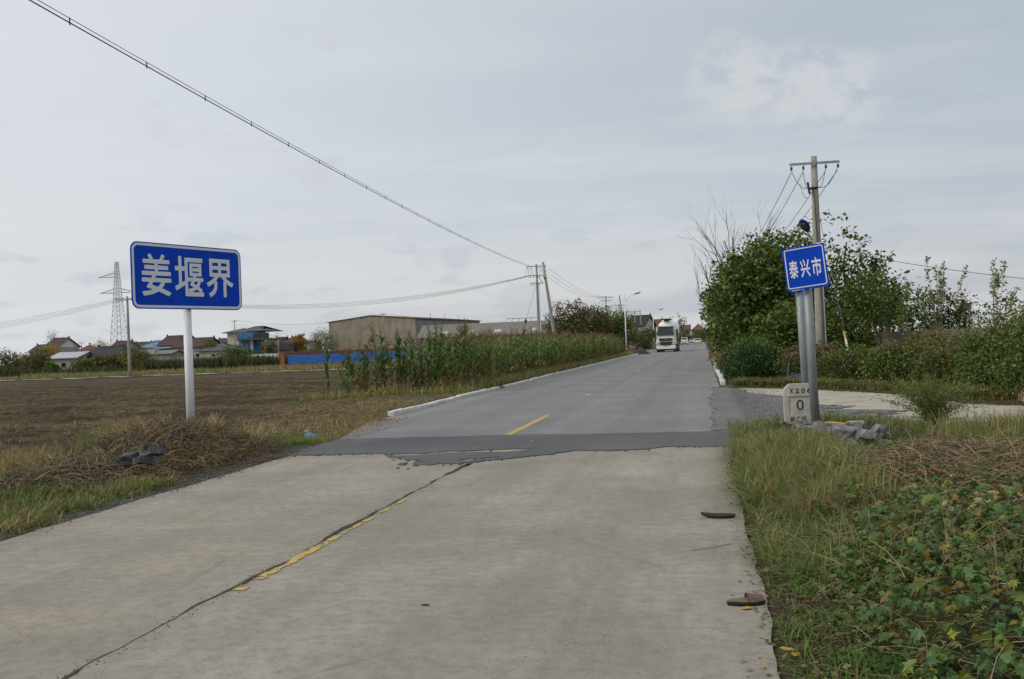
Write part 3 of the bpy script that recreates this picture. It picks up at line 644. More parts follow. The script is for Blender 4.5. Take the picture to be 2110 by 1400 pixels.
m = MB(); m.lathe([(.055, 0), (.05, .015), (.03, .035), (.004, .042)], 12, ((b.x-a.x)/2-.01, .03, b.z-a.z+.004)); m.build('rail_cap', M['postwhite'], p3, True)
# milestone
ms = thing('milestone', 'pale concrete kilometre stone with painted X206 and zero beside the grey sign post', 'milestone', (1.60, 18.06, -.02), R(2))
W_, H_ = .53, .76
m = MB(); m.plate([(-W_/2, 0), (W_/2, 0), (W_/2, H_-.10), (W_/2-.09, H_), (-W_/2+.09, H_), (-W_/2, H_-.10)], -.075, .10); m.build('slab', M['stone'], ms, bevel=.008)
m = MB(); m.box((-W_/2+.035, -.082, .31), (.07, .016, .60)); m.box((W_/2-.035, -.082, .31), (.07, .016, .60)); m.box((0, -.082, .115), (W_-.145, .015, .22)); m.build('raised_frame', M['stone'], ms)
m = MB(); m.plate([(-W_/2+.002, .545), (W_/2-.002, .545), (W_/2-.002, H_-.101), (W_/2-.09, H_-.004), (-W_/2+.09, H_-.004), (-W_/2+.002, H_-.101)], -.094, -.0755); m.build('head_block', M['stone'], ms)
for i, ch in enumerate('X206'): glyph(ch, .06, .085, (-.14+.098*i, -.0965, .60), M['black'], ms, .035)
glyph('0', .12, .185, (.0, -.0785, .30), M['black'], ms, .0)
for i, ch in enumerate('新广线'): glyph(ch, .075, .085, (-.135+.098*i, -.0915, .11), M['black'], ms, .012)
# ------------------------------------------------------------------ poles, wires, lamps
def sagline(a, b, sag, n=16):
    a, b = Vector(a), Vector(b); return [a.lerp(b, i/n) - Vector((0, 0, sag*4*(i/n)*(1-i/n))) for i in range(n+1)]
def wire(name, pts, r, mat, label, group=None, n=4):
    o = pts[0]; m = MB(); m.tube([Vector(p)-Vector(o) for p in pts], r, n); ob = m.build(name, M[mat], None, True); ob.location = o
    return tag(ob, label, 'cable', group)
def pole(label, loc, h, r0=.16, r1=.095, lean=(0, 0), arms=(), group=None, mat='polec', ins=True, n=12):
    t = thing('utility_pole', label, 'utility pole', loc, 0, group)
    m = MB(); m.tube([(lean[0]*k, lean[1]*k, h*k-.3*(k == 0)) for k in (0, .25, .5, .75, 1)], [r0+(r1-r0)*k for k in (0, .25, .5, .75, 1)], n); m.build('shaft', M[mat], t, True)
    for z, hl, rz, kind in arms:
        k = z/h; m = MB(); m.box((lean[0]*k, lean[1]*k-(r1+.035), z), (2*hl, .05, .09), rz); m.build('crossarm', M['steel'], t)
        if ins:
            for q in (-.93, -.45, .45, .93):
                x = lean[0]*k+q*hl*math.cos(rz); y = lean[1]*k-(r1+.035)+q*hl*math.sin(rz); m = MB()
                if kind == 'pin': m.lathe([(.014, .045), (.014, .12), (.05, .13), (.055, .17), (.03, .22), (.01, .23)], 8, (x, y, z))
                else: m.lathe([(.012, -.045), (.012, -.10), (.05, -.11), (.05, -.15), (.02, -.16), (.05, -.18), (.045, -.22), (.01, -.23)], 8, (x, y, z))
                m.build('insulator', M['darksteel'], t, True)
    return t
PR = Vector((4.42, 40, gz1(4.42, 40)))
hR = 8.45 - PR.z
t = pole('tall concrete pole with one steel crossarm behind the square blue sign', PR, hR, .20, .115, (.02, 0), ((hR-.28, .93, R(1), 'hang'),))
m = MB(); m.box((0, -.20, hR-.28), (.10, .06, .22)); m.build('clamp', M['steel'], t)
m = MB(); m.tube([(-.05, -.17, hR-1.3), (-.02, -.19, hR-2), (.03, -.20, hR-4), (.10, -.215, hR-6), (.12, -.22, .5)], .022, 6); m.build('drop_cable', M['cable'], t)
m = MB(); m.tube([(.205, -.05, .3), (.16, -.05, 3.4)], .03, 8); m.build('conduit', M['postwhite'], t)
m = MB(); m.tube([(-.26, -.14, hR-1.0), (-.20, -.14, hR-1.45)], .045, 8); m.tube([(-.22, -.12, hR-1.25), (.1, -.14, hR-1.22)], .05, 8); m.build('cable_joint', M['darksteel'], t)
m = MB()
for q, x1 in ((-.86, -.22), (-.42, -.25), (.42, .1), (.86, .12)):
    m.tube(sagline((q*1.0, -.16, hR-.5), (x1, -.16, hR-1.2), .28, 8), .011, 4)
m.tube(sagline((-.55, -.16, hR-1.05), (-.2, -.16, hR-1.5), .3, 8), .008, 4); m.build('jumper_cable', M['cable'], t)
for i, q in enumerate((-.86, -.42, .42, .86)):
    a = PR + Vector((q*1.0, -.15, hR-.6)); wire('power_line', sagline(a, (2.6+q*.9, 100, 7.6), 1.0), .014, 'cable', 'thin dark wire running from the tall pole down behind the roadside trees', 'wires on the tall pole')
wire('guy_wire', [PR+Vector((.1, -.1, hR-2.2)), (5.35, 38.2, .1)], .012, 'cablegrey', 'steel stay wire slanting down beside the tall concrete pole')
g = thing('guy_guard', 'yellow and white guard tube on the stay wire foot above the hedge', 'guard', (5.35, 38.2, gz1(5.35, 38.2)))
dirg = (PR+Vector((.1, -.1, hR-2.2)) - Vector((5.35, 38.2, .1))).normalized()
m = MB(); m.tube([dirg*.0, dirg*1.45], .045, 8); m.build('tube', M['postwhite'], g); m = MB(); m.tube([dirg*1.45, dirg*1.75], .045, 8); m.build('band', plain('guard_yellow', (.5, .34, .05), .5), g)
wire('service_wire', sagline(PR+Vector((.1, 0, 4.9)), at(2350, 592, 46), .25), .011, 'cablegrey', 'lone thin wire running right from the tall concrete pole across the sky')
def lamp_head(t, base, tip, w=.32):
    base, tip = Vector(base), Vector(tip); d = tip-base; L = d.length; m = MB()
    P = [(.0, .05), (.10, .09), (.3, .15), (.6, .165), (.85, .11), (1.0, .02)]
    up = Vector((0, 0, 1)); sd = d.cross(up).normalized(); nn = sd.cross(d).normalized(); V = []; F = []; n = 10
    for k, r in P:
        for q in range(n):
            an = 2*math.pi*q/n; V.append(base + d*k + sd*math.cos(an)*r*w/.32 + nn*math.sin(an)*r*.38*w/.32)
    for i in range(len(P)-1):
        for q in range(n): F.append((i*n+q, i*n+(q+1) % n, (i+1)*n+(q+1) % n, (i+1)*n+q))
    F += [tuple(range(n-1, -1, -1)), tuple((len(P)-1)*n+q for q in range(n))]
    m.add(V, F); h = m.build('lamp_head', M['lampnavy'], t, True)
    c = base + d*.55 - nn*.055*w/.32; m = MB(); m.add([c+d*.22+sd*.10, c+d*.22-sd*.10, c-d*.2-sd*.10, c-d*.2+sd*.10, c+d*.2+sd*.08-nn*.02, c+d*.2-sd*.08-nn*.02, c-d*.18-sd*.08-nn*.02, c-d*.18+sd*.08-nn*.02], [(0, 1, 5, 4), (1, 2, 6, 5), (2, 3, 7, 6), (3, 0, 4, 7), (4, 5, 6, 7)]); m.build('lens', M['lampglass'], h)
lr = thing('street_lamp', 'dark navy lamp head on a bent arm clamped to the tall concrete pole', 'street lamp', PR)
hb, ht = at(1664, 478, 39.3)-PR, at(1651, 452, 38.75)-PR
m = MB(); m.tube([(-.02, -.19, 4.55), (-.10, -.35, 4.85), hb], .028, 8); m.build('arm', M['galv'], lr, True)
m = MB(); m.box((-.01, -.185, 4.55), (.12, .05, .16)); m.build('clamp', M['steel'], lr)
lamp_head(lr, hb, ht, .40)
def street_lamp(x, y, h, label, rz=0.0, stripes=True):
    t = thing('street_lamp', label, 'street lamp', (x, y, gz1(x, y)), rz)
    m = MB(); m.tube([(0, 0, 0), (0, 0, h*.97)], [.10, .055], 10); m.build('post', M['lampwhite'], t, True)
    m = MB(); m.tube([(0, 0, h*.97), (0, 0, h*.97+.35)], [.03, .01], 8); m.lathe([(.02, 0), (.05, .03), (.02, .07)], 8, (0, 0, h*.97+.3)); m.build('finial', M['lampwhite'], t, True)
    m = MB(); m.tube([(0, 0, h*.9), (.5, 0, h*.965), (1.15, 0, h+.05)], .03, 8); m.build('arm', M['lampwhite'], t, True)
    lamp_head(t, (1.1, 0, h+.04), (2.05, 0, h+.30), .40)
    if stripes:
        for z in (.18, .75): m = MB(); m.tube([(0, 0, z), (0, 0, z+.3)], .106, 10); m.build('reflective_band', M['red'], t, True)
    else:
        m = MB(); m.tube([(0, 0, 0), (0, 0, .55)], .12, 10); m.build('base_sleeve', M['lampnavy'], t, True)
    return t
street_lamp(-9.3, 122, 7.1, 'white street lamp with red bands at its foot at the end of the corn')
street_lamp(-9.3, 191, 7.1, 'white street lamp with navy foot standing beside the white tanker truck', 0, False)
street_lamp(-9.3, 262, 7.1, 'far white street lamp whose navy head shows just above the tanker', 0, False)
# centre poles
PC = Vector((-17.26, 105, gz1(-17.26, 105)))
hc = 10.2-PC.z
t = pole('pale upright concrete pole with three crossarms rising out of the corn', PC, hc, .17, .10, (0, 0), ((hc-.25, 1.05, R(4), 'hang'), (hc-1.25, .75, R(4), 'hang'), (hc-2.05, .70, R(-3), 'hang')))
m = MB(); m.tube([(.24, -.08, 1.5), (.17, -.08, hc-2.1)], .055, 8); m.build('conduit', M['postwhite'], t)
m = MB()
for q in range(4): m.tube(sagline((-1.0+.12*q, -.1, hc-.35), (-1.35+.45*q, -.1, hc-1.25), .35, 8), .012, 4)
m.tube([(.1, -.1, hc-1.3), (.65, -.1, hc-2.05)], .03, 6); m.tube([(.9, -.1, hc-.3), (.2, -.1, hc-1.2)], .014, 4); m.tube([(.2, -.1, hc-.3), (.9, -.1, hc-1.0)], .014, 4); m.build('jumper_cable', M['cable'], t)
lt = Vector((-16.42, 104.2, 10.3)); lb = Vector((-15.15, 104.2, gz1(-15.15, 104.2)))
t = pole('weathered leaning concrete pole propped against the upright pole in the corn', lb, lt.z-lb.z, .21, .13, (lt.x-lb.x, 0), ())
m = MB(); m.tube([(-1.08, -.01, 8.6), (-1.11, -.01, 8.75)], .16, 10); m.build('band_clamp', M['darksteel'], t)
wire('guy_wire', [(-17.4, 105, 7.9), (-19.7, 104, .3)], .014, 'cablegrey', 'thin stay wire with an insulator left of the three-arm pole')
o = MB(); o.lathe([(.03, -.3), (.09, -.14), (.13, -.03), (.13, .05), (.07, .14), (.03, .28)], 10); o = o.build('stay_insulator', M['darksteel'], None, True); o.location = (-18.55, 104.5, 4.15); tag(o, 'small dark insulator hanging in the stay wire left of the three-arm pole', 'insulator')
# main bundled cable overhead, from the centre pole to a pole behind the camera
A, B = Vector((-17.9, 105, 10.05)), Vector((-7.6, -52, 9.9))
for i, dz in enumerate((0, -.13)):
    pts = sagline(A+Vector((.0, 0, dz)), B+Vector((0, 0, dz)), 1.52-.04*i, 60)
    wire('overhead_cable', pts, .014 if i else .008, 'cable', ('thick lower' if i else 'thin upper')+' cable of the bundle sweeping overhead to the three-arm pole', None, 5)
pts = sagline(A, B, 1.52, 200)
for k in range(3, 112, 4):
    p = pts[k]; m = MB(); m.box((0, 0, -.065), (.014, .03, .15)); o = m.build('cable_clip', M['cable'], None); o.location = p; tag(o, 'small clip tying the two overhead cables together', 'cable clip', 'clips along the overhead cable')
PL = Vector((-56.3, 90.3, gz1(-56.3, 90.3))); hl = 7.95-PL.z
pole('slim concrete pole with crossarm standing alone by the field path', PL, hl, .17, .10, (0, 0), ((hl-.35, 1.15, R(8), 'pin'),))
for i in range(4):
    wire('power_line', sagline((-17.9-.0*i, 104.7-.12*i, 9.0-.04*i), (-56.3+.1, 89.4+.55*i, 7.75), 1.75+.1*i, 24), .012, 'cablegrey', 'sagging grey wire between the three-arm pole and the pole in the field', 'wires over the field')
    wire('power_line', sagline((-56.4, 89.4+.55*i, 7.75), (-150-2*i, 120, 8.0), 2.6+.3*i, 24), .012, 'cablegrey', 'sagging grey wire leaving the field pole towards the shrubs at far left', 'wires beyond the field pole')
# row of far poles on the left of the road
row = [(-17.2, 181, 9.9, 'pole with double crossarm behind the red-leaved tree'), (-17.0, 207, 9.3, 'pole with wide crossarm beyond the round green tree'), (-16.8, 252, 9.2, 'pole with crossarm by the gable beyond the green tree'), (-16.8, 310, 9.2, 'slim pole with crossarm just left of the tanker'), (-16.6, 380, 9.2, 'very far pole with crossarm behind the tanker')]
prev = (-16.42, 104.2, 9.6)
for x, y, h, lab in row:
    pole('concrete '+lab, (x, y, -.1), h+.1, .17, .11, (0, 0), ((h-.2, 1.5, 0, 'pin'), (h-.75, 1.0, 0, 'pin')), None, 'polec', True, 8)
    for k, dx in enumerate((-1.2, 0, 1.2)):
        wire('power_line', sagline((prev[0]+dx*.5, prev[1], prev[2]), (x+dx, y, h), 1.1), .016, 'cablegrey', 'faint wire strung along the row of far roadside poles', 'wires along the far pole row')
    prev = (x, y, h)
pole('brown leaning pole without crossarm beyond the round green tree', (-13.6, 178, -.1), 9.9, .19, .12, (-.9, 0), (), None, 'polec', False, 8)
pole('brown pole without crossarm by the far gable', (-14.8, 250, -.1), 9.4, .19, .12, (-.6, 0), (), None, 'polec', False, 8)
def hpole(px, Y, ytop, lab, arm=1.2):
    p = at(px, ytop, Y); pole(lab, (p.x, Y, -.1), p.z+.1, .14, .09, (0, 0), ((p.z-.2, arm, R(10), 'pin'),), None, 'polec', True, 8); return p
q1 = hpole(483, 205, 660, 'concrete pole in front of the villa with blue glazing', .7)
q2 = hpole(789, 205, 646, 'slim grey pole in front of the big warehouse gable', .6)
q3 = hpole(168, 240, 705, 'small pole beside the thatched dark barn roof', .9)
q4 = hpole(649, 235, 685, 'small grey pole next to the ginkgo tree', .8)
wire('power_line', sagline(q1, q2, 1.6), .022, 'cablegrey', 'wire sagging between the villa pole and the warehouse pole')
wire('power_line', sagline(q2, at(1040, 662, 235), .6), .022, 'cablegrey', 'wire running from the warehouse pole over the warehouse roof')
# pylon
pt = at(236, 540, 350); t = thing('pylon', 'tall steel lattice pylon behind the village houses', 'pylon', (pt.x+.9, 350, -.1)); PH = pt.z
def half(z): return 3.0 - (3.0-1.35)*min(1, z/(PH*.58)) if z < PH*.58 else 1.35-(1.35-.45)*((z-PH*.58)/(PH*.42))
for sx in (-1, 1):
    for sy in (-1, 1):
        m = MB(); m.tube([(sx*half(z), sy*half(z), z) for z in np.linspace(0, PH, 8)], .085, 4); m.build('leg', M['cablegrey'], t)
m = MB(); zs = [0]
while zs[-1] < PH-.5: zs.append(min(PH, zs[-1]+max(1.3, half(zs[-1])*1.15)))
for z0, z1 in zip(zs, zs[1:]):
    a, b = half(z0), half(z1)
    for f in range(4):
        c, s = [(1, 0), (0, 1), (-1, 0), (0, -1)][f]
        def pnt(u, h_, z): return (u*h_*c - h_*s, u*h_*s + h_*c, z)
        m.tube([pnt(-1, a, z0), pnt(1, b, z1)], .038, 3); m.tube([pnt(1, a, z0), pnt(-1, b, z1)], .038, 3); m.tube([pnt(-1, b, z1), pnt(1, b, z1)], .038, 3)
m.build('bracing', M['cablegrey'], t)
for z, lens_ in ((PH*.70, (-7.5, 7.5)), (PH*.855, (-8.0,))):
    for L in lens_:
        m = MB(); hw = half(z)*(1 if L > 0 else -1)
        for dz in (0, 1.6):
            for sy in (-1, 1): m.tube([(hw, sy*half(z), z+dz), (L, 0, z)], .07, 4)
        for k in (.3, .6): m.tube([(hw+(L-hw)*k, 0, z), (hw+(L-hw)*k*.8, 0, z+1.6*(1-k*.8))], .05, 3)
        m.build('crossarm', M['cablegrey'], t)
# ------------------------------------------------------------------ buildings
def stained(name, a, b, c, streak=.5):
    t = NT(name); p = t.coord('Object'); ps = t.coord('Object', (1, 1, .12))
    col = t.ramp(t.noise(p, .35, 7, .62), [(.3, a), (.5, b), (.72, c)])
    col = t.mix(t.ramp(t.noise(ps, .9, 6, .65), [(.45, 0.0), (.75, streak)]), col, tuple(x*.5 for x in a))
    t.set('Base Color', col); t.set('Roughness', .9); t.bump(t.noise(p, 4, 6, .7), .3, .03); return t.m
def tiled(name, a, b, period=.28):
    t = NT(name); p = t.coord('Object')
    w = t.n.new('ShaderNodeTexWave'); w.bands_direction = 'X'; w.inputs['Scale'].default_value = 1/period/3.14; w.inputs['Distortion'].default_value = .3; t.l.new(p, w.inputs['Vector'])
    col = t.ramp(t.noise(p, 1.1, 7, .65), [(.3, a), (.7, b)]); col = t.mix(t.math('MULTIPLY', w.outputs['Fac'], .35), col, tuple(x*.55 for x in a))
    t.set('Base Color', col); t.set('Roughness', .8); t.bump(w.outputs['Fac'], .5, .05); return t.m
M['whgrey'] = stained('warehouse_render', (.20, .178, .135), (.275, .245, .19), (.345, .31, .245), .5)
M['wallgrey'] = stained('grey_render', (.26, .24, .205), (.34, .32, .28), (.42, .395, .35), .3)
M['wallwhite'] = stained('white_render', (.55, .55, .54), (.66, .66, .65), (.74, .74, .73), .15)
M['wallcream'] = stained('cream_render', (.50, .42, .26), (.58, .50, .33), (.64, .56, .40), .12)
M['wallbeige'] = stained('beige_stone', (.42, .38, .32), (.50, .46, .39), (.56, .52, .45), .12)
M['rmaroon'] = tiled('maroon_tile', (.050, .022, .028), (.088, .040, .046))
M['rred'] = tiled('red_brown_tile', (.10, .045, .038), (.16, .075, .06))
M['rgrey'] = tiled('slate_tile', (.065, .07, .08), (.12, .125, .135))
M['rblack'] = tiled('dark_thatch_tile', (.013, .013, .012), (.032, .030, .028))
M['rfibre'] = tiled('fibre_cement_sheet', (.15, .145, .135), (.235, .225, .205), .9)
M['rmetal'] = tiled('pale_metal_sheet', (.40, .41, .43), (.52, .53, .55), .4)
M['rblue'] = tiled('blue_metal_sheet', (.14, .22, .34), (.20, .30, .44), .4)
M['bluesheet'] = plain('blue_sheet', (.04, .22, .70), .5, .0, .5, .25, 1.5)
M['brick'] = noisy('red_brick', (.17, .06, .03), (.30, .12, .065), 5, .9, .5, .01, 6)
M['glassdark'] = plain('dark_glass', (.018, .022, .028), .12)
M['glassblue'] = plain('blue_glass', (.03, .16, .36), .2, 0, .6, .5, .8)
M['awnblue'] = plain('pale_blue_awning', (.25, .42, .62), .6)
M['frame'] = plain('window_frame', (.5, .5, .5), .5)
M['rust'] = noisy('rusty_board', (.10, .05, .03), (.20, .12, .08), 5, .9, .3)
M['board'] = noisy('weathered_board', (.17, .18, .18), (.34, .35, .35), 2, .8, .2, .01, 6, 'Object', (4, 4, .3))
M['whitesheet'] = noisy('white_sheet', (.55, .57, .59), (.76, .77, .78), 2, .6, .2)
M['film'] = noisy('greenhouse_film', (.52, .55, .58), (.72, .74, .76), 2.5, .35, .3, .03)
M['wallold'] = stained('old_wall_concrete', (.095, .078, .06), (.15, .125, .10), (.21, .18, .15), .6)
def pent(mb, x0, x1, D, he, hr, y0=0.0):
    P = [(y0, 0), (y0+D, 0), (y0+D, he), (y0+D/2, hr), (y0, he)]; n = 5
    mb.add([(x0, y, z) for y, z in P]+[(x1, y, z) for y, z in P], [tuple(range(n-1, -1, -1)), tuple(range(n, 2*n))]+[(i, (i+1) % n, n+(i+1) % n, n+i) for i in range(n)])
def roof_slabs(t, x0, x1, D, he, hr, mat, over=.5, th=.14, hip=0.0, ridge=True, y0=0.0, name='roof'):
    sl = (hr-he)/(D/2); zo = he-sl*over; m = MB()
    for s in (0, 1):
        ye = y0-over if s == 0 else y0+D+over; ym = y0+D/2
        A = [(x0-over, ye, zo), (x1+over, ye, zo), (x1+over-hip, ym, hr), (x0-over+hip, ym, hr)]
        V = [(x, y, z+.02) for x, y, z in A]+[(x, y, z+.02+th) for x, y, z in A]
        F = [(0, 1, 2, 3), (7, 6, 5, 4), (0, 4, 5, 1), (1, 5, 6, 2), (2, 6, 7, 3), (3, 7, 4, 0)]
        if s: F = [f[::-1] for f in F]
        m.add(V, F)
    if hip:
        for xe, xr in ((x0-over, x0-over+hip), (x1+over, x1+over-hip)):
            m.add([(xe, y0-over, zo+.02+th), (xe, y0+D+over, zo+.02+th), (xr, y0+D/2, hr+.02+th), (xe, y0-over, zo), (xe, y0+D+over, zo)], [(0, 1, 2), (0, 3, 4, 1)])
    r = m.build(name, mat, t)
    if ridge:
        m = MB(); L0, L1 = x0-over+hip, x1+over-hip; y = y0+D/2; z = hr+th+.04
        m.box(((L0+L1)/2, y, z), (L1-L0, .22, .18)); m.box((L0+.15, y, z+.22), (.35, .16, .36), 0, 0, 0, -.35); m.box((L1-.15, y, z+.22), (.35, .16, .36), 0, 0, 0, .35)
        m.build('ridge', mat, r)
    return r
def window(t, x, z, w, h, y=0.0, side=False, pane='glassdark', name='window', bars=1):
    if side:
        m = MB(); m.box((y, x, z), (.08, w+.12, h+.12)); f = m.build(name, M['frame'], t); s = 1
        m = MB(); m.box((y+.05, x, z), (.05, w, h)); m.build('pane', M[pane], f)
    else:
        m = MB(); m.box((x, y-.01, z), (w+.12, .08, h+.12)); f = m.build(name, M['frame'], t)
        for k in range(bars):
            m = MB(); ww = w/bars; m.box((x-w/2+ww*(k+.5), y-.06, z), (ww-.05, .04, h)); m.build('pane', M[pane], f)
def house(label, p0, p1, Y, ye, yr, D, wall, roof, wins=(), hip=0.0, over=.5, rz=0.0, cat='house', door=None, swins=(), name='house', pane='glassdark', ridge=True):
    """front wall between pixel columns p0..p1 at distance Y; ye/yr = pixel rows of eave and ridge at the middle"""
    pm = (p0+p1)/2; x0, x1 = at(p0, 740, Y).x, at(p1, 740, Y).x; he, hr = at(pm, ye, Y).z+.1, at(pm, yr, Y+D/2).z+.1
    t = thing(name, label, cat, ((x0+x1)/2, Y, -.1), rz); L = x1-x0
    m = MB()
    if hip: m.box((0, D/2, he/2), (L, D, he))
    else: pent(m, -L/2, L/2, D, he, hr)
    m.build('wall', M[wall], t); roof_slabs(t, -L/2, L/2, D, he, hr, M[roof], over, .14, hip, ridge)
    for u, z, w, h in wins: window(t, -L/2+u*L, z, w, h, 0, False, pane)
    for u, z, w, h in swins: window(t, u*D, z, w, h, L/2, True, pane)
    if door is not None: m = MB(); m.box((-L/2+door*L, -.02, 1.05), (1.0, .1, 2.1)); m.build('door', M['rust'], t)
    return t, L, he, hr
# village, left to right
t, L, he, hr = house('two-storey house with maroon roof and bare grey gable beside the thick shrubs', 92, 118, 232, 716, 699, 9.5, 'wallwhite', 'rmaroon', ((.3, 4.4, 1.2, 1.4), (.7, 4.4, 1.2, 1.4), (.75, 1.6, 1.1, 1.4)), swins=((.3, 4.2, .9, 1.3),))
m = MB(); m.box((L/2+.06, 9.5/2, (he)/2), (.1, 9.4, he-.02)); m.build('gable_render', M['wallgrey'], t)
t2 = MB(); pent(t2, -L/2-5.2, -L/2-.05, 7.5, he-1.0, hr-1.6, 1.0); t2.build('side_wing', M['wallwhite'], t); roof_slabs(t, -L/2-5.2, -L/2+.02, 7.5, he-1.0, hr-1.6, M['rmaroon'], .4, .14, 0, True, 1.0)
house('low house with brick-red hipped roof behind the pale metal shed', 148, 186, 262, 728, 712, 9, 'wallgrey', 'rred', ((.3, 1.8, 1.2, 1.3),), hip=3.5)
house('low shed with pale metal roof at the field edge', 104, 158, 172, 738, 728, 7, 'wallgrey', 'rmetal', ((.5, 1.2, 1, .8),), cat='shed', name='shed', ridge=False)
house('long barn with black sagging roof at the field edge', 162, 244, 176, 732, 717, 9, 'wallgrey', 'rblack', ((.25, 1.3, .9, .9), (.6, 1.3, .9, .9)), cat='barn', name='barn', hip=2.2, over=.8)
house('two-storey house with maroon roof directly below the pylon', 224, 252, 238, 721, 705, 9, 'wallgrey', 'rmaroon', ((.25, 4, 1.1, 1.3), (.7, 4, 1.1, 1.3)), swins=((.5, 3.8, 1, 1.3),))
house('house with maroon roof half hidden by the slim field pole', 266, 294, 262, 719, 707, 9, 'wallwhite', 'rmaroon', ((.5, 4, 1.2, 1.3),))
house('white house with low blue metal roof', 288, 330, 250, 716, 703, 11, 'wallwhite', 'rblue', ((.3, 2.9, 1.2, 1.5), (.75, 2.9, 1.2, 1.5)), hip=5, door=.5, ridge=False)
t, L, he, hr = house('maroon-roofed house with pale blue awning left of the white sign post', 328, 374, 236, 711, 694, 10, 'wallgrey', 'rmaroon', ((.15, 1.6, 1.2, 1.3), (.6, 1.6, 1.8, 1.4)))
m = MB(); m.box((-1, -.9, he-.7), (L*.95, 1.5, .10), 0, 0, R(8)); m.build('awning', M['awnblue'], t)
house('grey house with maroon roof crossed by the white sign post', 358, 421, 216, 715, 699, 9, 'wallgrey', 'rmaroon', ((.14, 1.9, 1.0, 1.3), (.38, 1.9, 1.0, 1.3), (.8, 1.9, 1.0, 1.3)), door=.6)
house('maroon roof house far behind the villa', 441, 480, 278, 707, 699, 9, 'wallwhite', 'rmaroon', ((.3, 4.2, 1.2, 1.3),))
house('low cream house with dark slate hipped roof in front of the villa', 411, 470, 203, 722, 709, 9, 'wallcream', 'rgrey', ((.5, 1.7, 1.0, 1.0),), hip=4.3, over=.7, ridge=False)
# villa
vx0, vx1 = at(470, 740, 217).x, at(551, 740, 217).x; VL = vx1-vx0; vz = lambda y: at(510, y, 217).z+.1
t = thing('villa', 'modern villa with slate hipped roof and blue glazed upper floor', 'villa', ((vx0+vx1)/2, 217, -.1))
zf, zb, zr = vz(700), vz(684), vz(673)
m = MB(); m.box((-VL/2+2.0, 4, zb/2), (3.9, 8, zb)); m.box((VL*.04+1.2, 4.4, zf/2), (VL-4.2, 7.2, zf)); m.build('wall', M['wallbeige'], t)
m = MB(); m.box((-VL/2+2.0, 3.95, (zb+zf)/2), (3.96, 8.02, zb-zf-.2)); m.build('upper_wall', M['wallcream'], t)
m = MB(); m.box((1.4, 2.7, zf+.0), (VL-2.6, 8.6, .25)); m.build('floor_slab', M['rgrey'], t)
f = MB(); f.box((.3, .2, (zb+zf)/2), (VL*.45, 2.8, zb-zf-.3)); f = f.build('glazing', M['rgrey'], t)
for k in range(8): m = MB(); w = VL*.45/8; m.box((.3-VL*.225+w*(k+.5), -1.22, (zb+zf)/2), (w-.12, .06, zb-zf-.5)); m.build('pane', M['glassblue'], f)
f = MB(); f.box((VL*.36, .1, (zb+zf)/2-.1), (VL*.27, 2.9, zb-zf-.5)); f = f.build('sun_room', M['rgrey'], t)
for k in range(6): m = MB(); w = VL*.27/6; m.box((VL*.225+w*(k+.5), -1.37, (zb+zf)/2-.1), (w-.14, .06, zb-zf-.8)); m.build('pane', M['glassdark'], f)
f = MB(); f.box((VL*.14, .75, zf*.60), (VL*.32, .14, zf*.66)); f = f.build('window', M['rgrey'], t); m = MB(); m.box((VL*.14, .66, zf*.60), (VL*.30, .06, zf*.62)); m.build('pane', M['glassblue'], f)
for x in (-.12, .28): m = MB(); m.box((VL*x, .70, zf*.6), (.5, .12, zf*.4)); m.build('window', M['glassdark'], t)
m = MB(); m.box((-VL/2+3.4, -.05, zb*.62), (.9, .1, zb*.5)); m.build('window', M['glassblue'], t)
for x in (.02, .36): m = MB(); m.box((VL*x+1.2, -.3, zf/2), (.5, .5, zf-.1)); m.build('column', M['wallbeige'], t)
m = MB(); m.box((VL*.08, .72, 1.0), (2.6, .1, 2.0)); m.build('door', M['frame'], t)
roof_slabs(t, -VL/2, -VL/2+VL*.42, 9, zb, zb+(zr-zb)*.65, M['rgrey'], .9, .15, 3.2, False)
roof_slabs(t, -VL*.22, VL*.36, 9.5, zb+.15, zr, M['rgrey'], .6, .15, 4.5, False, 1.0)
house('long low house with maroon roof right of the villa', 548, 601, 226, 721, 707, 8, 'wallgrey', 'rmaroon', ((.3, 1.5, 1, 1), (.7, 1.5, 1, 1)), ridge=False)
house('maroon hipped roof behind the long low house', 551, 585, 262, 709, 697, 10, 'wallwhite', 'rmaroon', ((.5, 4, 1.2, 1.3),), hip=4.5)
house('small white house with blue window panes below the ginkgo tree', 602, 637, 240, 709, 704, 8, 'wallwhite', 'rmaroon', ((.35, 2.9, 1.4, 1.3), (.8, 2.9, 1.2, 1.3)), pane='glassblue', ridge=False, over=.15)
house('narrow maroon gable roof just left of the ginkgo tree', 588, 602, 262, 706, 696, 12, 'wallwhite', 'rmaroon', ((.5, 4, 1, 1.3),))
house('grey-roofed low shed beside the maroon houses', 300, 352, 205, 730, 724, 6, 'wallgrey', 'rfibre', ((.3, 1, .8, .8),), cat='shed', name='shed', ridge=False)
# low walls
def wallrun(name, label, a, b, h, th, mat, cat='wall', z=-.1, cop=None):
    a, b = Vector(a), Vector(b); d = b-a; t = thing(name, label, cat, (a.x, a.y, z), math.atan2(d.y, d.x)); m = MB(); L = d.length
    m.box((L/2, 0, h/2), (L, th, h)); m.build('masonry', M[mat], t)
    if cop: m = MB(); m.box((L/2, 0, h+.05), (L, th+.12, .1)); m.build('coping', M[cop], t)
    return t, L
wallrun('boundary_wall', 'low grey wall in front of the maroon-roofed houses', at(352, 740, 198).xy.to_3d(), at(470, 740, 196).xy.to_3d(), 1.7, .25, 'wallgrey', 'wall', -.1, 'path')
wallrun('boundary_wall', 'short white wall in front of the villa', at(487, 740, 190).xy.to_3d(), at(578, 740, 188).xy.to_3d(), 1.9, .25, 'wallwhite', 'wall', -.1, 'rgrey')
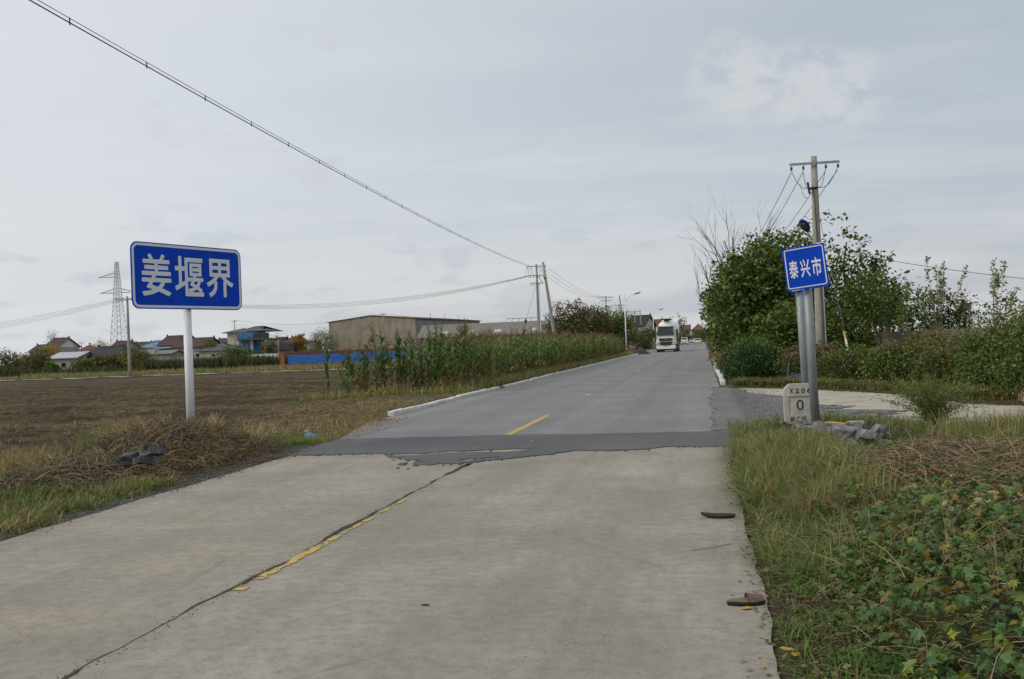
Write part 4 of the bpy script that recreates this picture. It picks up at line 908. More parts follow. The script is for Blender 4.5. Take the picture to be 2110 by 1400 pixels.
# brick wall with blue sheet fence in front of it
FA, FB = Vector((-62.5, 143, 0)), Vector((-57.8, 226, 0)); fd = (FB-FA); FLn = fd.length; fd.normalize()
t, L = wallrun('brick_wall', 'red brick wall rising behind the blue sheet fence', FA+Vector((-.9, -1.2, 0)), FB+Vector((-.9, 0, 0)), 1.95, .26, 'brick', 'wall', -.1)
m = MB()
rnd = random.Random(3)
for k in range(120): m.box((rnd.uniform(.3, L-.3), rnd.uniform(-.04, .04), 1.98+rnd.uniform(0, .05)), (.24, .22, rnd.uniform(.05, .22)))
m.build('loose_course', M['brick'], t, False, 'stuff')
wallrun('brick_wall', 'short end of red brick wall closing the blue fence', FA+Vector((-.9, -1.3, 0)), FA+Vector((.1, -1.5, 0)), 1.8, .26, 'brick', 'wall', -.1)
fen = thing('sheet_fence', 'long bright blue corrugated sheet fence in front of the brick wall', 'fence', (FA.x, FA.y, -.1), math.atan2(fd.y, fd.x))
def corr(L, h, seed):
    rnd = random.Random(seed); m = MB(); n = 28; V = []; F = []
    for k in range(n+1):
        z = h*k/n; d = .035*math.sin(k*math.pi/2.0)
        V += [(0, -d, z), (L, -d, z)]
    for k in range(n): F.append((2*k, 2*k+1, 2*k+3, 2*k+2))
    m.add(V, F); return m
y = 0.0; k = 0
while y < FLn-1:
    L = min(rnd.uniform(5.5, 6.5), FLn-y); o = corr(L-.03, 1.45, k).build('sheet', M['bluesheet'], fen); o.location = (y, rnd.uniform(-.03, .03), rnd.uniform(-.05, .07)); o.rotation_euler = (0, rnd.uniform(-.006, .006), rnd.uniform(-.01, .01)); y += L; k += 1
for k in range(int(FLn/6)): m = MB(); m.box((k*6+.1, .12, .75), (.08, .08, 1.5)); m.build('post', M['galv'], fen)
a, b = FB, at(1075, 730, 222); d = Vector((b.x-a.x, b.y-a.y, 0))
fen2 = thing('sheet_fence', 'white sheet fence seen through the corn tops', 'fence', (a.x+.2, a.y, -.1), math.atan2(d.y, d.x)); L = d.length; n = 10
for k in range(n):
    h = 2.1 + (1.5 if k > 3 else 0)*.6; m = MB(); m.box((L*(k+.5)/n, 0, h/2), (L/n-.06, .05, h)); o = m.build('sheet', M['whitesheet'], fen2)
# warehouse and long shed
wa, wb = at(676, 740, 250), at(862, 740, 250); Lw = wb.x-wa.x; hwE, hwR = at(862, 655, 250).z, at(862, 655, 250).z+1.15
t = thing('warehouse', 'big windowless grey rendered warehouse with shallow gable', 'warehouse', ((wa.x+wb.x)/2, 250, -.1), R(-6))
D = 52; pp = [(-Lw/2, 0), (Lw/2, 0), (Lw/2, hwE), (0, hwR), (-Lw/2, hwE-.1)]
m = MB(); n = 5; m.add([(x, 0, z) for x, z in pp]+[(x, D, z) for x, z in pp], [tuple(range(n)), tuple(range(2*n-1, n-1, -1))]+[(i, n+i, n+(i+1) % n, (i+1) % n) for i in range(n)]); m.build('wall', M['whgrey'], t)
m = MB()
for s in (-1, 1):
    A = [(0, -.25, hwR+.02), (s*(Lw/2+.5), -.25, hwE-.14), (s*(Lw/2+.5), D+.3, hwE-.14), (0, D+.3, hwR+.02)]
    if s < 0: A = A[::-1]
    m.add(A+[(x, y, z+.16) for x, y, z in A], [(3, 2, 1, 0), (4, 5, 6, 7), (0, 1, 5, 4), (1, 2, 6, 5), (2, 3, 7, 6), (3, 0, 4, 7)])
m.build('roof', M['rust'], t)
m = MB(); m.box((0, -.04, hwE*.5), (.16, .1, hwE*.98)); m.build('pilaster', M['whgrey'], t)
for k in range(8):
    f = MB(); y0 = 1.2+k*6.3; f.box((Lw/2+.03, y0+2.4, hwE-2.0), (.1, 4.6, 2.6)); f = f.build('window', M['board'], t)
    for q in range(4): m = MB(); m.box((Lw/2+.10, y0+.65+q*1.16, hwE-2.0), (.05, 1.0, 2.3)); m.build('pane', M['board' if (k+q) % 3 else 'glassdark'], f)
for k in range(3): m = MB(); m.tube([(Lw/2-.5, 12+k*11, hwE), (Lw/2-.5, 12+k*11, hwE+1.6)], .05, 6); m.build('vent_pipe', M['darksteel'], t)
m = MB(); m.tube([(-.2, -.14, 4.5), (-.2, .02, 4.5)], .55, 10); m.build('vent_hole', M['black'], t)
sa, sb = at(866, 740, 238), at(1178, 740, 238); he, hr = at(1000, 687.5, 238).z, at(1000, 666, 243).z
t = thing('storage_shed', 'long low shed with grey corrugated roof beside the warehouse', 'shed', ((sa.x+sb.x)/2, 238, -.1)); L = sb.x-sa.x
m = MB(); pent(m, -L/2, L/2, 10, he, hr); m.build('wall', M['whgrey'], t); r = roof_slabs(t, -L/2, L/2, 10, he, hr, M['rfibre'], .5, .12, 0, False)
m = MB(); m.box((0, -.56, he-.33), (L+1, .08, .22)); m.build('fascia', M['wallgrey'], t)
for k in range(8): m = MB(); m.box((-L/2+L*(k+.5)/8+2, -.12, he/2), (.45, .24, he-.1)); m.build('pilaster', M['whgrey'], t)
for k in (0, 1, 3): m = MB(); m.box((-L/2+L*(k+1)/7.2+.7, -.05, he*.52), (2.6, .12, 1.5)); m.build('window', M['rust'], t)
for u in (.17, .34, .52, .77): m = MB(); m.box((-L/2+L*u, 1.0, he+(hr-he)*.2+.16), (1.6, 1.3, .05), 0, 0, math.atan2(hr-he, 5)); m.build('skylight', M['wallcream'], t)
m = MB()
for k in range(6): m.tube([(L*.05+k*1.6, 5, hr), (L*.05+k*1.6+.5, 5, hr+.9)], .05, 4)
m.tube([(L*.05+.5, 5, hr+.9), (L*.05+9, 5, hr+.9)], .06, 4); m.build('roof_rail', M['rred'], t)
# far left of the road, road end, right side
house('grey gable house with dark eave behind the far poles', 1296, 1330, 250, 672, 652, 14, 'wallbeige', 'rblack', ((.5, 4, 1.2, 1.4),), rz=R(-8), swins=((.3, 3.5, 1.2, 1.2),))
house('white two-storey house with brown roof at the far end of the road', 1404, 1423, 430, 682, 671, 12, 'wallwhite', 'rred', ((.25, 5, 1.4, 1.6), (.75, 5, 1.4, 1.6), (.25, 2, 1.4, 1.6)))
house('cream two-storey house with brown roof partly behind the roadside trees', 1427, 1456, 440, 681, 670, 12, 'wallcream', 'rred', ((.25, 5, 1.6, 1.6), (.7, 5, 1.6, 1.6), (.3, 2, 1.4, 1.6)), hip=3)
house('far house with red tower roof left of the tanker', 1348, 1362, 300, 672, 660, 8, 'wallgrey', 'rred', ((.5, 3.5, 1, 1.2),))
house('maroon-roofed cottage behind the first plastic tunnel', 1786, 1856, 95, 647, 632, 6, 'wallgrey', 'rmaroon', ((.5, 1.5, .8, .8),))
house('maroon-roofed cottage behind the second plastic tunnel', 2016, 2086, 95, 644, 628, 6, 'wallwhite', 'rmaroon', ((.4, 1.5, .8, .8),))
def tunnel(label, a, b, w, h):
    a, b = Vector(a), Vector(b); d = b-a; t = thing('plastic_tunnel', label, 'greenhouse', (a.x, a.y, -.1), math.atan2(d.y, d.x)); L = d.length; V = []; F = []; n = 10; kx = int(L/1.2)
    for i in range(kx+1):
        bul = .05*math.sin(i*math.pi)
        for q in range(n+1):
            an = math.pi*q/n; V.append((L*i/kx, -math.cos(an)*w/2, math.sin(an)**.8*h*(1 - (.025 if i % 2 else 0))))
    for i in range(kx):
        for q in range(n): F.append((i*(n+1)+q, (i+1)*(n+1)+q, (i+1)*(n+1)+q+1, i*(n+1)+q+1))
    m = MB(); m.add(V, F); m.build('film', M['film'], t, True)
    for i in range(0, kx+1, 2): m = MB(); m.tube([(L*i/kx, -math.cos(math.pi*q/n)*w/2*1.005, math.sin(math.pi*q/n)**.8*h*1.005+.01) for q in range(n+1)], .02, 4); m.build('hoop', M['steel'], t)
tunnel('white plastic tunnel showing left of the leafy saplings', (7.6, 60, 0), (14, 58, 0), 5, 2.35)
tunnel('long white plastic tunnel behind the right-hand bushes', (13.5, 54, 0), (24, 50, 0), 5, 3.0)
wallrun('boundary_wall', 'old stained concrete wall behind the creeper hedge', (3.6, 45.5, 0), (12.5, 36.5, 0), 1.62, .25, 'wallold', 'wall', -.05)
# ------------------------------------------------------------------ vehicles
M['carwhite'] = plain('white_car_paint', (.72, .72, .70), .3, 0, .5, .03)
M['truckwhite'] = plain('truck_cream_paint', (.74, .72, .63), .35, 0, .5, .04)
M['tankwhite'] = plain('tank_white_paint', (.84, .84, .82), .6, 0, .5, .03)
M['glasscar'] = plain('vehicle_glass', (.02, .035, .04), .08)
M['tyre'] = plain('tyre_rubber', (.015, .015, .015), .8)
M['rim'] = plain('wheel_rim', (.35, .35, .36), .4, .5)
M['headl'] = plain('headlight_lens', (.34, .37, .40), .15)
M['platey'] = plain('yellow_plate', (.62, .30, .02), .5); M['plateb'] = plain('blue_plate', (.02, .05, .35), .5); M['plateg'] = plain('green_plate', (.10, .42, .25), .5)
M['darkplastic'] = plain('dark_plastic', (.02, .022, .025), .5); M['taillight'] = plain('tail_light', (.35, .02, .02), .3)
def wheel(t, x, y, r, w):
    m = MB(); m.tube([(x-w/2, y, r), (x+w/2, y, r)], r, 18); o = m.build('wheel', M['tyre'], t, False); m = MB(); m.tube([(x-w/2-.01, y, r), (x+w/2+.01, y, r)], r*.55, 12); m.build('rim', M['rim'], o)
t = thing('tanker_truck', 'white cement tanker truck with cream cab driving towards the viewer', 'truck', (-4.72, 127, 0), R(-1.5))
bm = bmesh.new(); bmesh.ops.create_cube(bm, size=1); bmesh.ops.scale(bm, vec=(2.46, 2.1, 2.55), verts=bm.verts); bmesh.ops.translate(bm, vec=(0, 1.05, 2.1), verts=bm.verts)
for v in bm.verts:
    if v.co.z > 3: v.co.x *= .92; v.co.y += .22 if v.co.y < 1 else 0
bmesh.ops.bevel(bm, geom=bm.edges[:], offset=.14, segments=3, affect='EDGES'); me = bpy.data.meshes.new('cab'); bm.to_mesh(me); bm.free(); link('cab', me, M['truckwhite'], t)
def fq(name, pts, mat, par, th=.04):           # front panel: x,z outline, follows the raked face
    V = []
    for yy in (-.03, th):
        for x, z in pts: V.append((x, yy + max(0, (z-2.05))*.125 - .012, z))
    n = len(pts); m = MB(); m.add(V, [tuple(range(n)), tuple(range(2*n-1, n-1, -1))]+[(i, n+i, n+(i+1) % n, (i+1) % n) for i in range(n)]); return m.build(name, M[mat], par)
ws = fq('windscreen', [(-1.06, 2.12), (1.06, 2.12), (.98, 2.98), (-.98, 2.98)], 'glasscar', t)
for x in (-.5, .4): m = MB(); m.tube([(x, -.04, 2.15), (x+.42, -.01, 2.42)], .015, 4); m.build('wiper', M['darkplastic'], ws)
fq('sun_visor', [(-.98, 3.02), (-.6, 2.99), (.6, 2.99), (.98, 3.02), (1.0, 3.30), (.6, 3.26), (-.6, 3.26), (-1.0, 3.30)], 'darkplastic', t)
fq('grille', [(-.74, 1.40), (.74, 1.40), (.92, 1.76), (-.92, 1.76)], 'darkplastic', t); fq('grille', [(-.62, .86), (.62, .86), (.86, 1.30), (-.86, 1.30)], 'darkplastic', t)
m = MB(); m.lathe([(.075, 0), (.075, .02)], 10); o = m.build('emblem', M['rim'], t); o.location = (0, -.05, 1.6); o.rotation_euler = (R(90), 0, 0)
for s in (-1, 1):
    fq('headlight', [(s*.76, .92), (s*1.14, .98), (s*1.16, 1.26), (s*.94, 1.26)][::s], 'headl', t)
    fq('marker_light', [(s*.72, 3.05), (s*.95, 3.02), (s*.95, 3.14), (s*.75, 3.12)][::s], 'platey', t, .02)
    m = MB(); m.box((s*1.44, .1, 2.35), (.24, .22, .95)); m.box((s*1.3, .14, 2.7), (.3, .05, .05)); m.build('mirror', M['darkplastic'], t)
m = MB(); m.box((0, .14, .62), (2.46, .35, .50)); m.build('bumper', M['truckwhite'], t, bevel=.06)
m = MB(); m.box((0, .15, .36), (2.42, .36, .26)); m.build('lower_bumper', M['darkplastic'], t)
m = MB(); m.box((0, -.045, .78), (.46, .02, .15)); m.build('number_plate', M['platey'], t)
m = MB(); m.box((0, 5.6, .95), (.9, 8.6, .3)); m.build('chassis', M['darkplastic'], t)
m = MB(); P = []
for k, r in ((0, .35), (.25, .85), (.7, 1.15), (1.3, 1.26), (7.6, 1.26), (8.2, 1.1), (8.5, .6)): P.append((k, r))
m.tube([(0, 2.5+k, 2.62+.26) for k, r in P], [r for k, r in P], 28); tk = m.build('tank', M['tankwhite'], t, True)
m = MB(); m.box((-.05, 5, 4.22), (1.1, 5.5, .12)); m.tube([(-.5, 2.9, 4.1), (-.5, 2.9, 4.55)], .03, 6); m.tube([(.45, 2.9, 4.1), (.45, 2.9, 4.5)], .03, 6); m.build('walkway', M['darkplastic'], t)
m = MB(); m.box((.42, 2.98, 3.68), (.30, .03, .14), 0, 0, .75); m.build('red_marking', M['taillight'], tk); m = MB(); m.box((.46, 2.82, 3.46), (.34, .03, .10), 0, 0, .75); m.build('blue_marking', M['plateb'], tk)
for x in (-.5, 0, .5): m = MB(); m.box((x, .42, 3.40), (.14, .06, .05)); m.build('roof_light', M['platey'], t)
for s in (-1, 1):
    wheel(t, s*1.06, 1.15, .50, .30)
    for yy in (5.9, 7.2, 9.2): wheel(t, s*.98, yy, .50, .52)
    m = MB(); m.box((s*1.1, 3.4, .75), (.25, 1.9, .6)); m.build('side_skirt', M['darkplastic'], t)
def car(label, x, y, L, W, H, rz, body, plate, kind, front):
    t = thing('car' if kind != 'van' else 'van', label, 'car' if kind != 'van' else 'van', (x, y, 0), rz)
    hood = .55*H if kind != 'van' else .62*H
    side = [(-L/2, .28), (L/2, .28), (L/2, hood*.92), (L/2-.1, hood), (L*.24 if kind != 'van' else L*.36, hood+.04), (-L*.40, hood+.06), (-L/2, hood*.95)]
    m = MB(); n = len(side); V = []
    for xx, k in ((-W/2, 1), (W/2, 1)): V += [(xx, -yy, z) for yy, z in side]
    m.add(V, [tuple(range(n-1, -1, -1)), tuple(range(n, 2*n))]+[(i, (i+1) % n, n+(i+1) % n, n+i) for i in range(n)]); m.build('body', M[body], t, bevel=.05)
    a, b = (L*.24, -L*.42) if kind != 'van' else (L*.38, -L*.46); ra = .55 if kind != 'van' else .5; z0, z1 = hood+.02, H; w0, w1 = W*.47, W*.39
    m = MB(); V = [(sx*w, -yy, z) for z, yl, w in ((z0, (a, b), w0), (z1, (a-ra, b+.35), w1)) for yy in yl for sx in (-1, 1)]
    m.add(V, [(0, 1, 5, 4), (2, 6, 7, 3), (0, 4, 6, 2), (1, 3, 7, 5), (4, 5, 7, 6)]); c = m.build('cabin', M[body], t)
    for nm, ya, yb, s in (('windscreen', a, a-ra, -1), ('rear_window', b, b+.35, 1)):
        m = MB(); k0, k1 = .15, .88; pts = []
        for k in (k0, k1):
            for sx in (-1, 1): w = (w0+(w1-w0)*k)*.86; pts.append((sx*w, -(ya+(yb-ya)*k)+s*.02, z0+(z1-z0)*k))
        m.add(pts, [(0, 1, 3, 2)]); m.build(nm, M['glasscar'], c)
    for sx in (-1, 1):
        m = MB(); k0, k1 = .15, .85; P = []
        for k, ya, yb in ((k0, a-ra*k0-.25, b+.35), (k1, a-ra*k1-.1, b+.45)):
            for yy in (ya, yb): P.append((sx*(w0+(w1-w0)*k+.012), -yy, z0+(z1-z0)*k))
        m.add(P, [(0, 1, 3, 2)]); m.build('side_window', M['glasscar'], c)
        for yy in (L*.31, -L*.31): wheel(t, sx*(W/2-.1), -yy, .31, .2)
        m = MB(); m.box((sx*W*.36, -L/2-.005, hood*.74), (.38, .06, .16)); m.build('headlight', M['headl'], t)
        m = MB(); m.box((sx*W*.40, L/2+.005, hood*.80), (.26, .06, .2)); m.build('tail_light', M['taillight'], t)
    for s in (-1, 1): m = MB(); m.box((0, s*(L/2+.02), .48), (.44, .03, .14)); m.build('number_plate', M[plate], t)
    m = MB(); m.box((0, -L/2-.01, .42), (W*.7, .04, .2)); m.build('lower_grille', M['darkplastic'], t); m = MB(); m.box((0, L/2+.01, .36), (W*.8, .04, .14)); m.build('rear_bumper', M['darkplastic'], t)
car('white minivan driving towards the viewer behind the tanker', -5.0, 267, 4.6, 1.85, 1.95, 0, 'carwhite', 'plateb', 'van', True)
car('white car with green plate driving away on the right lane', -1.75, 288, 4.5, 1.85, 1.62, R(180), 'carwhite', 'plateg', 'car', False)
car('small far white car with red tail lights between the minivan and the white car', -4.0, 392, 4.5, 1.8, 1.5, R(160), 'carwhite', 'plateb', 'car', False)
t = thing('truck', 'small far blue truck partly hidden behind the white minivan', 'truck', (-5.3, 402, 0)); m = MB(); m.box((0, 1, 1.6), (2.1, 2, 2.2)); m.build('cab', plain('truck_blue', (.08, .18, .50), .4), t, bevel=.1); m = MB(); m.box((0, -.03, 1.95), (1.8, .04, .8)); m.build('windscreen', M['glasscar'], t); m = MB(); m.box((0, 4.5, 1.7), (2.2, 4.6, 1.4)); m.build('cargo_box', M['rblue'], t)
for s in (-1, 1):
    for yy in (1, 5.5): wheel(t, s*.9, yy, .42, .25)
t = thing('road_sign', 'round blue sign far along the road on the right verge', 'road sign', (-4.6, 426, -.1)); m = MB(); m.tube([(0, 0, -.1), (0, 0, 3)], .06, 8); m.build('post', M['galv'], t); m = MB(); m.tube([(0, -.07, 2.6), (0, -.1, 2.6)], .75, 20); m.build('panel', plain('far_sign_blue', (.02, .16, .55), .4), t)
# ------------------------------------------------------------------ plants: generic
def crown_pts(rng, ells, nclump, bias=.45):
    vol = np.array([e[3]*e[4]*e[5] for e in ells]); pick = rng.choice(len(ells), nclump, p=vol/vol.sum()); P = []
    for k in pick:
        e = ells[k]; d = rng.normal(size=3); d /= np.linalg.norm(d); r = rng.uniform(0, 1)**bias
        P.append([e[0]+d[0]*e[3]*r, e[1]+d[1]*e[4]*r, e[2]+d[2]*e[5]*r])
    return np.array(P)
def cloud(rng, C, per, cr, flat=.8):
    n = len(C)*per; P = np.repeat(C, per, 0) + np.clip(rng.normal(size=(n, 3)), -1.6, 1.6)*np.repeat(cr*rng.uniform(.6, 1.3, len(C)), per)[:, None]*np.array([1, 1, flat]); return P
def tree(name, label, cat, loc, ells, nclump, per, ls, mat, seed, tr=.12, cr=.3, nl=14, group=None, bark='bark', top=None, zmin=.05, droop=.3, bias=.45, asp=1.0, stem='trunk', fol='crown'):
    rng = np.random.default_rng(seed); t = thing(name, label, cat, loc, 0, group)
    ells = list(ells)
    if nclump >= 90 and cat == 'tree' and cr < .34:
        for q in range(7): e = ells[int(rng.integers(0, len(ells)))]; a = rng.uniform(0, 6.28); el = rng.uniform(.1, 1.4); ells.append((e[0]+math.cos(a)*math.cos(el)*e[3]*.86, e[1]+math.sin(a)*math.cos(el)*e[4]*.86, e[2]+math.sin(el)*e[5]*.90, e[3]*.26, e[4]*.26, e[5]*.24))
    C = crown_pts(rng, ells, nclump, bias); C = C[C[:, 2] > zmin*2]; zt = max(e[2] for e in ells[:2])
    cx, cy = np.mean([e[0] for e in ells]), np.mean([e[1] for e in ells]); m = MB(); n = 6; bx = []
    for k in range(n):
        u = k/(n-1); bx.append((cx*u+rng.normal(0, .03*zt)*(0 < k), cy*u+rng.normal(0, .03*zt)*(0 < k), zt*u - (.1 if k == 0 else 0)))
    m.tube(bx, [tr*(1-.75*k/(n-1)) for k in range(n)], 8)
    m.build(stem, M[bark], t, True)
    m = MB()
    for q in rng.choice(len(C), min(nl, len(C)), replace=False):
        b0 = Vector(bx[int(rng.integers(1, n-1))]); e = Vector(C[q]); mid = b0.lerp(e, .5)+Vector((0, 0, .12*(e-b0).length)); m.tube([b0, mid, e], [tr*.38, tr*.22, tr*.07], 5, 0, False)
    if nl: m.build('limbs', M[bark], t, True)
    P = cloud(rng, C, per, cr); P = P[P[:, 2] > zmin]
    if top is not None:
        zz = P[:, 2]; k = zz > np.quantile(zz, top[1]); k &= rng.uniform(size=len(P)) < .75
        leaves('top_leaves', P[k], ls, M[top[0]], t, seed+7, droop, .4, None, asp); P = P[~k]
    leaves(fol, P, ls, M[mat], t, seed+3, droop, .4, None, asp); return t
def grow(m, rng, p, d, L, r, depth, up, tips, spread=.5, n=4):
    pts = [Vector(p)]; dd = Vector(d).normalized(); rr = [r]
    for k in range(n):
        dd = (dd + Vector(rng.normal(0, .13, 3)) + Vector((0, 0, up))).normalized(); pts.append(pts[-1]+dd*L/n); rr.append(r*(1-.5*(k+1)/n))
    m.tube(pts, rr, 5 if depth > 1 else 3, 0, False)
    if depth == 0: tips.append(pts[-1]); return
    for k in range(int(rng.integers(2, 4)) + (1 if depth > 2 else 0)):
        i = int(rng.integers(1, n+1)); a = Vector(rng.normal(0, 1, 3)); a = (a - dd*a.dot(dd)).normalized()
        grow(m, rng, pts[i], dd + a*spread*rng.uniform(.6, 1.4), L*rng.uniform(.5, .75), rr[i]*.64, depth-1, up, tips, spread, n)
def bare_tree(label, loc, H, seed, r=.09, depth=4, mat='barkpale', group=None):
    rng = np.random.default_rng(seed); t = thing('bare_tree', label, 'tree', loc, 0, group); m = MB(); tips = []
    p = Vector((0, 0, -.1)); top = Vector((rng.normal(0, .2), rng.normal(0, .2), H*.45)); m.tube([p, top*.5+Vector((rng.normal(0, .1), 0, 0)), top], [r, r*.85, r*.7], 6); m.build('trunk', M[mat], t, True)
    m = MB()
    for k in range(4):
        a = rng.uniform(0, 6.28); grow(m, rng, top*(.55+.15*k), (math.cos(a)*.45, math.sin(a)*.45, 1), H*.32, r*.55, depth-1, .10, tips)
    m.build('branches', M[mat], t, True); return t
def blades(name, P, h, mat, seed, par=None, lean=.6, w=.008, kind='stuff', hv=.5, dirs=None):
    rng = np.random.default_rng(seed); P = np.asarray(P, float); n = len(P); h = h*rng.uniform(1-hv, 1+hv, n) if np.isscalar(h) else h
    a = rng.uniform(0, 6.283, n) if dirs is None else dirs; D = np.stack([np.cos(a), np.sin(a), 0*a], 1); S = np.stack([-np.sin(a), np.cos(a), 0*a], 1)
    l = lean*rng.uniform(.2, 1.5, n); T = [0, .4, .75, 1]; Wd = [1, .85, .5, .08]; V = np.zeros((n, 8, 3))
    for k, (t_, w_) in enumerate(zip(T, Wd)):
        c = P + np.array([0, 0, 1])*(h*t_*(1-.45*np.minimum(l, 1.6)*t_))[:, None] + D*(h*l*t_**2)[:, None]
        V[:, 2*k] = c - S*(w*w_*rng.uniform(.9, 1.1, n))[:, None]; V[:, 2*k+1] = c + S*(w*w_)
    F = np.array([(0, 1, 3, 2), (2, 3, 5, 4), (4, 5, 7, 6)])[None] + (np.arange(n)*8)[:, None, None]
    return link(name, np_mesh(name, V.reshape(-1, 3), F.reshape(-1, 4)), M[mat], par, kind)
def scatter(rng, n, x0, x1, y0, y1, dens=None, dz=0.0, avoid=True):
    X = rng.uniform(x0, x1, n); Y = rng.uniform(y0, y1, n); k = np.ones(n, bool)
    if dens is not None: k &= rng.uniform(size=n) < dens(X, Y)
    if avoid: k &= (X < np.where(Y > 22, -7.62, -6.42)) | (X > np.where(Y > 22, .68, .36))
    X, Y = X[k], Y[k]; return np.stack([X, Y, gz(X, Y)+dz], 1)
def clumped(rng, C, per, r):
    n = len(C)*per; P = np.repeat(C[:, :2], per, 0)+rng.normal(0, r, (n, 2)); return np.stack([P[:, 0], P[:, 1], gz(P[:, 0], P[:, 1])-.01], 1)
def strands(name, P, L, r, mat, seed, par=None, rise=.25, kind='stuff', curl=1.0, zf=None):
    """tangled dry stems: bent 3-sided tubes lying over the ground"""
    rng = np.random.default_rng(seed); n = len(P); K = 5; a = rng.uniform(0, 6.28, n); ln = L*rng.uniform(.5, 1.5, n)
    V = np.zeros((n, K, 3, 3)); rad = r*rng.uniform(.6, 1.4, n); pos = np.array(P, float); el = rng.normal(rise, .35, n); tr = np.cumsum(rng.normal(0, .45*curl, (K, n)), 0)
    for k in range(K):
        aa = a+tr[k]; ee = el - k*.22*curl; d = np.stack([np.cos(aa)*np.cos(ee), np.sin(aa)*np.cos(ee), np.sin(ee)], 1)
        s = np.stack([-np.sin(aa), np.cos(aa), 0*aa], 1); u = np.cross(s, d); rk = rad*(1-.15*k)
        for q in range(3): V[:, k, q] = pos + (s*math.cos(q*2.094)+u*math.sin(q*2.094))*rk[:, None]
        pos = pos + d*(ln/K)[:, None]; gl = gz(pos[:, 0], pos[:, 1])+.005; pos[:, 2] = np.maximum(pos[:, 2], gl)
    F = []
    for k in range(K-1):
        for q in range(3): F.append((k*3+q, k*3+(q+1) % 3, (k+1)*3+(q+1) % 3, (k+1)*3+q))
    F = np.array(F)[None]+(np.arange(n)*K*3)[:, None, None]
    return link(name, np_mesh(name, V.reshape(-1, 3), F.reshape(-1, 4)), M[mat], par, kind)
def G3(px, py): p = gp(px, py); return Vector((p.x, p.y, gz1(p.x, p.y)))
# ------------------------------------------------------------------ right side: trees, hedges
def T(x, y): return (x, y, gz1(x, y))
tree('roadside_tree', 'dense dark broadleaf tree hanging over the right kerb', 'tree', T(2.5, 50), [(0, 0, 3.0, 2.25, 2.6, 2.9), (.3, 0, 4.7, 1.5, 1.6, 1.6)], 430, 26, .21, 'leaf_dark', 101, .14, .30, 20)
tree('roadside_tree', 'taller broadleaf tree with yellowing top left of the lamp head', 'tree', T(4.2, 52), [(0, 0, 3.6, 2.2, 2.2, 3.2), (-.9, 0, 5.8, 1.0, 1.3, 1.1), (.7, 0, 6.4, .7, .7, .9), (-.2, 0, 6.6, .5, .5, .6)], 300, 24, .22, 'leaf_dark', 102, .15, .30, 22, top=('leaf_mid', .80))
tree('roadside_tree', 'broadleaf tree with open crown behind the tall concrete pole', 'tree', T(6.6, 49), [(0, 0, 3.2, 1.8, 1.9, 2.6), (-.5, 0, 5.9, .9, .8, 1.2), (1.3, 0, 4.7, .9, .9, .9), (.5, 0, 6.3, .6, .6, .7)], 150, 22, .22, 'leaf_dark', 103, .13, .28, 22, top=('leaf_mid', .9))
tree('roadside_tree', 'smaller broadleaf tree at the right end of the tall tree row', 'tree', T(7.9, 45), [(0, 0, 2.7, 1.0, 1.2, 1.5), (-.6, 0, 3.6, .7, .7, .9)], 90, 20, .19, 'leaf_dark', 104, .09, .26, 18)
for i, (x, y, lab) in enumerate(((2.4, 59, 'second dark tree along the right kerb beyond the overhanging one'), (2.3, 70, 'third dark tree along the right kerb'), (2.4, 84, 'fourth dark tree along the right kerb'), (2.5, 102, 'last dark tree of the row along the right kerb'))):
    tree('roadside_tree', lab, 'tree', T(x, y), [(0, 0, 3.0, 2.2, 3.0, 3.0), (0, .5, 4.4+.2*i, 1.9, 2, 1.7)], 300, 18, .27, 'leaf_dark', 110+i, .14, .35, 10)
tree('shrub', 'rusty-brown leaved shrub among the dark roadside trees', 'shrub', T(4.6, 46.2), [(0, 0, 2.6, .9, .7, 1.1)], 60, 20, .16, 'leaf_brown', 120, .05, .22, 8)
tree('shrub', 'dark green broadleaf shrub at the foot of the tall concrete pole', 'shrub', T(5.6, 42.5), [(0, 0, 1.3, 1.3, 1.0, 1.3)], 120, 24, .17, 'leaf_dark', 121, .05, .25, 8)
tree('shrub', 'mid green shrub below the rusty shrub near the square sign', 'shrub', T(3.4, 43.5), [(0, 0, 1.5, 1.4, 1.0, 1.4)], 130, 24, .17, 'leaf_dark', 122, .05, .25, 8, top=('leaf_mid', .75))
tree('hedge_bush', 'rounded clipped dark green bush at the right kerb corner', 'bush', T(1.75, 37.2), [(0, 0, .75, 1.15, 1.4, .92), (-.2, -.2, .7, 1.15, 1.2, .7), (.55, .3, .6, .95, 1.1, .75)], 520, 34, .075, 'leaf_hedge', 123, .06, .13, 12, top=('leaf_mid', .93), bias=.30, stem='stem', fol='foliage')
for i, (px, Y, H) in enumerate(((1450, 92, 10.6), (1482, 84, 13.4), (1512, 80, 13.6))):
    p = at(px, 690, Y); bare_tree(('leafless poplar nearest the road', 'tall leafless poplar in the middle of the three', 'leafless poplar closest to the tall pole')[i], T(p.x+.9, Y), H*1.02, 130+i, .13, 4)
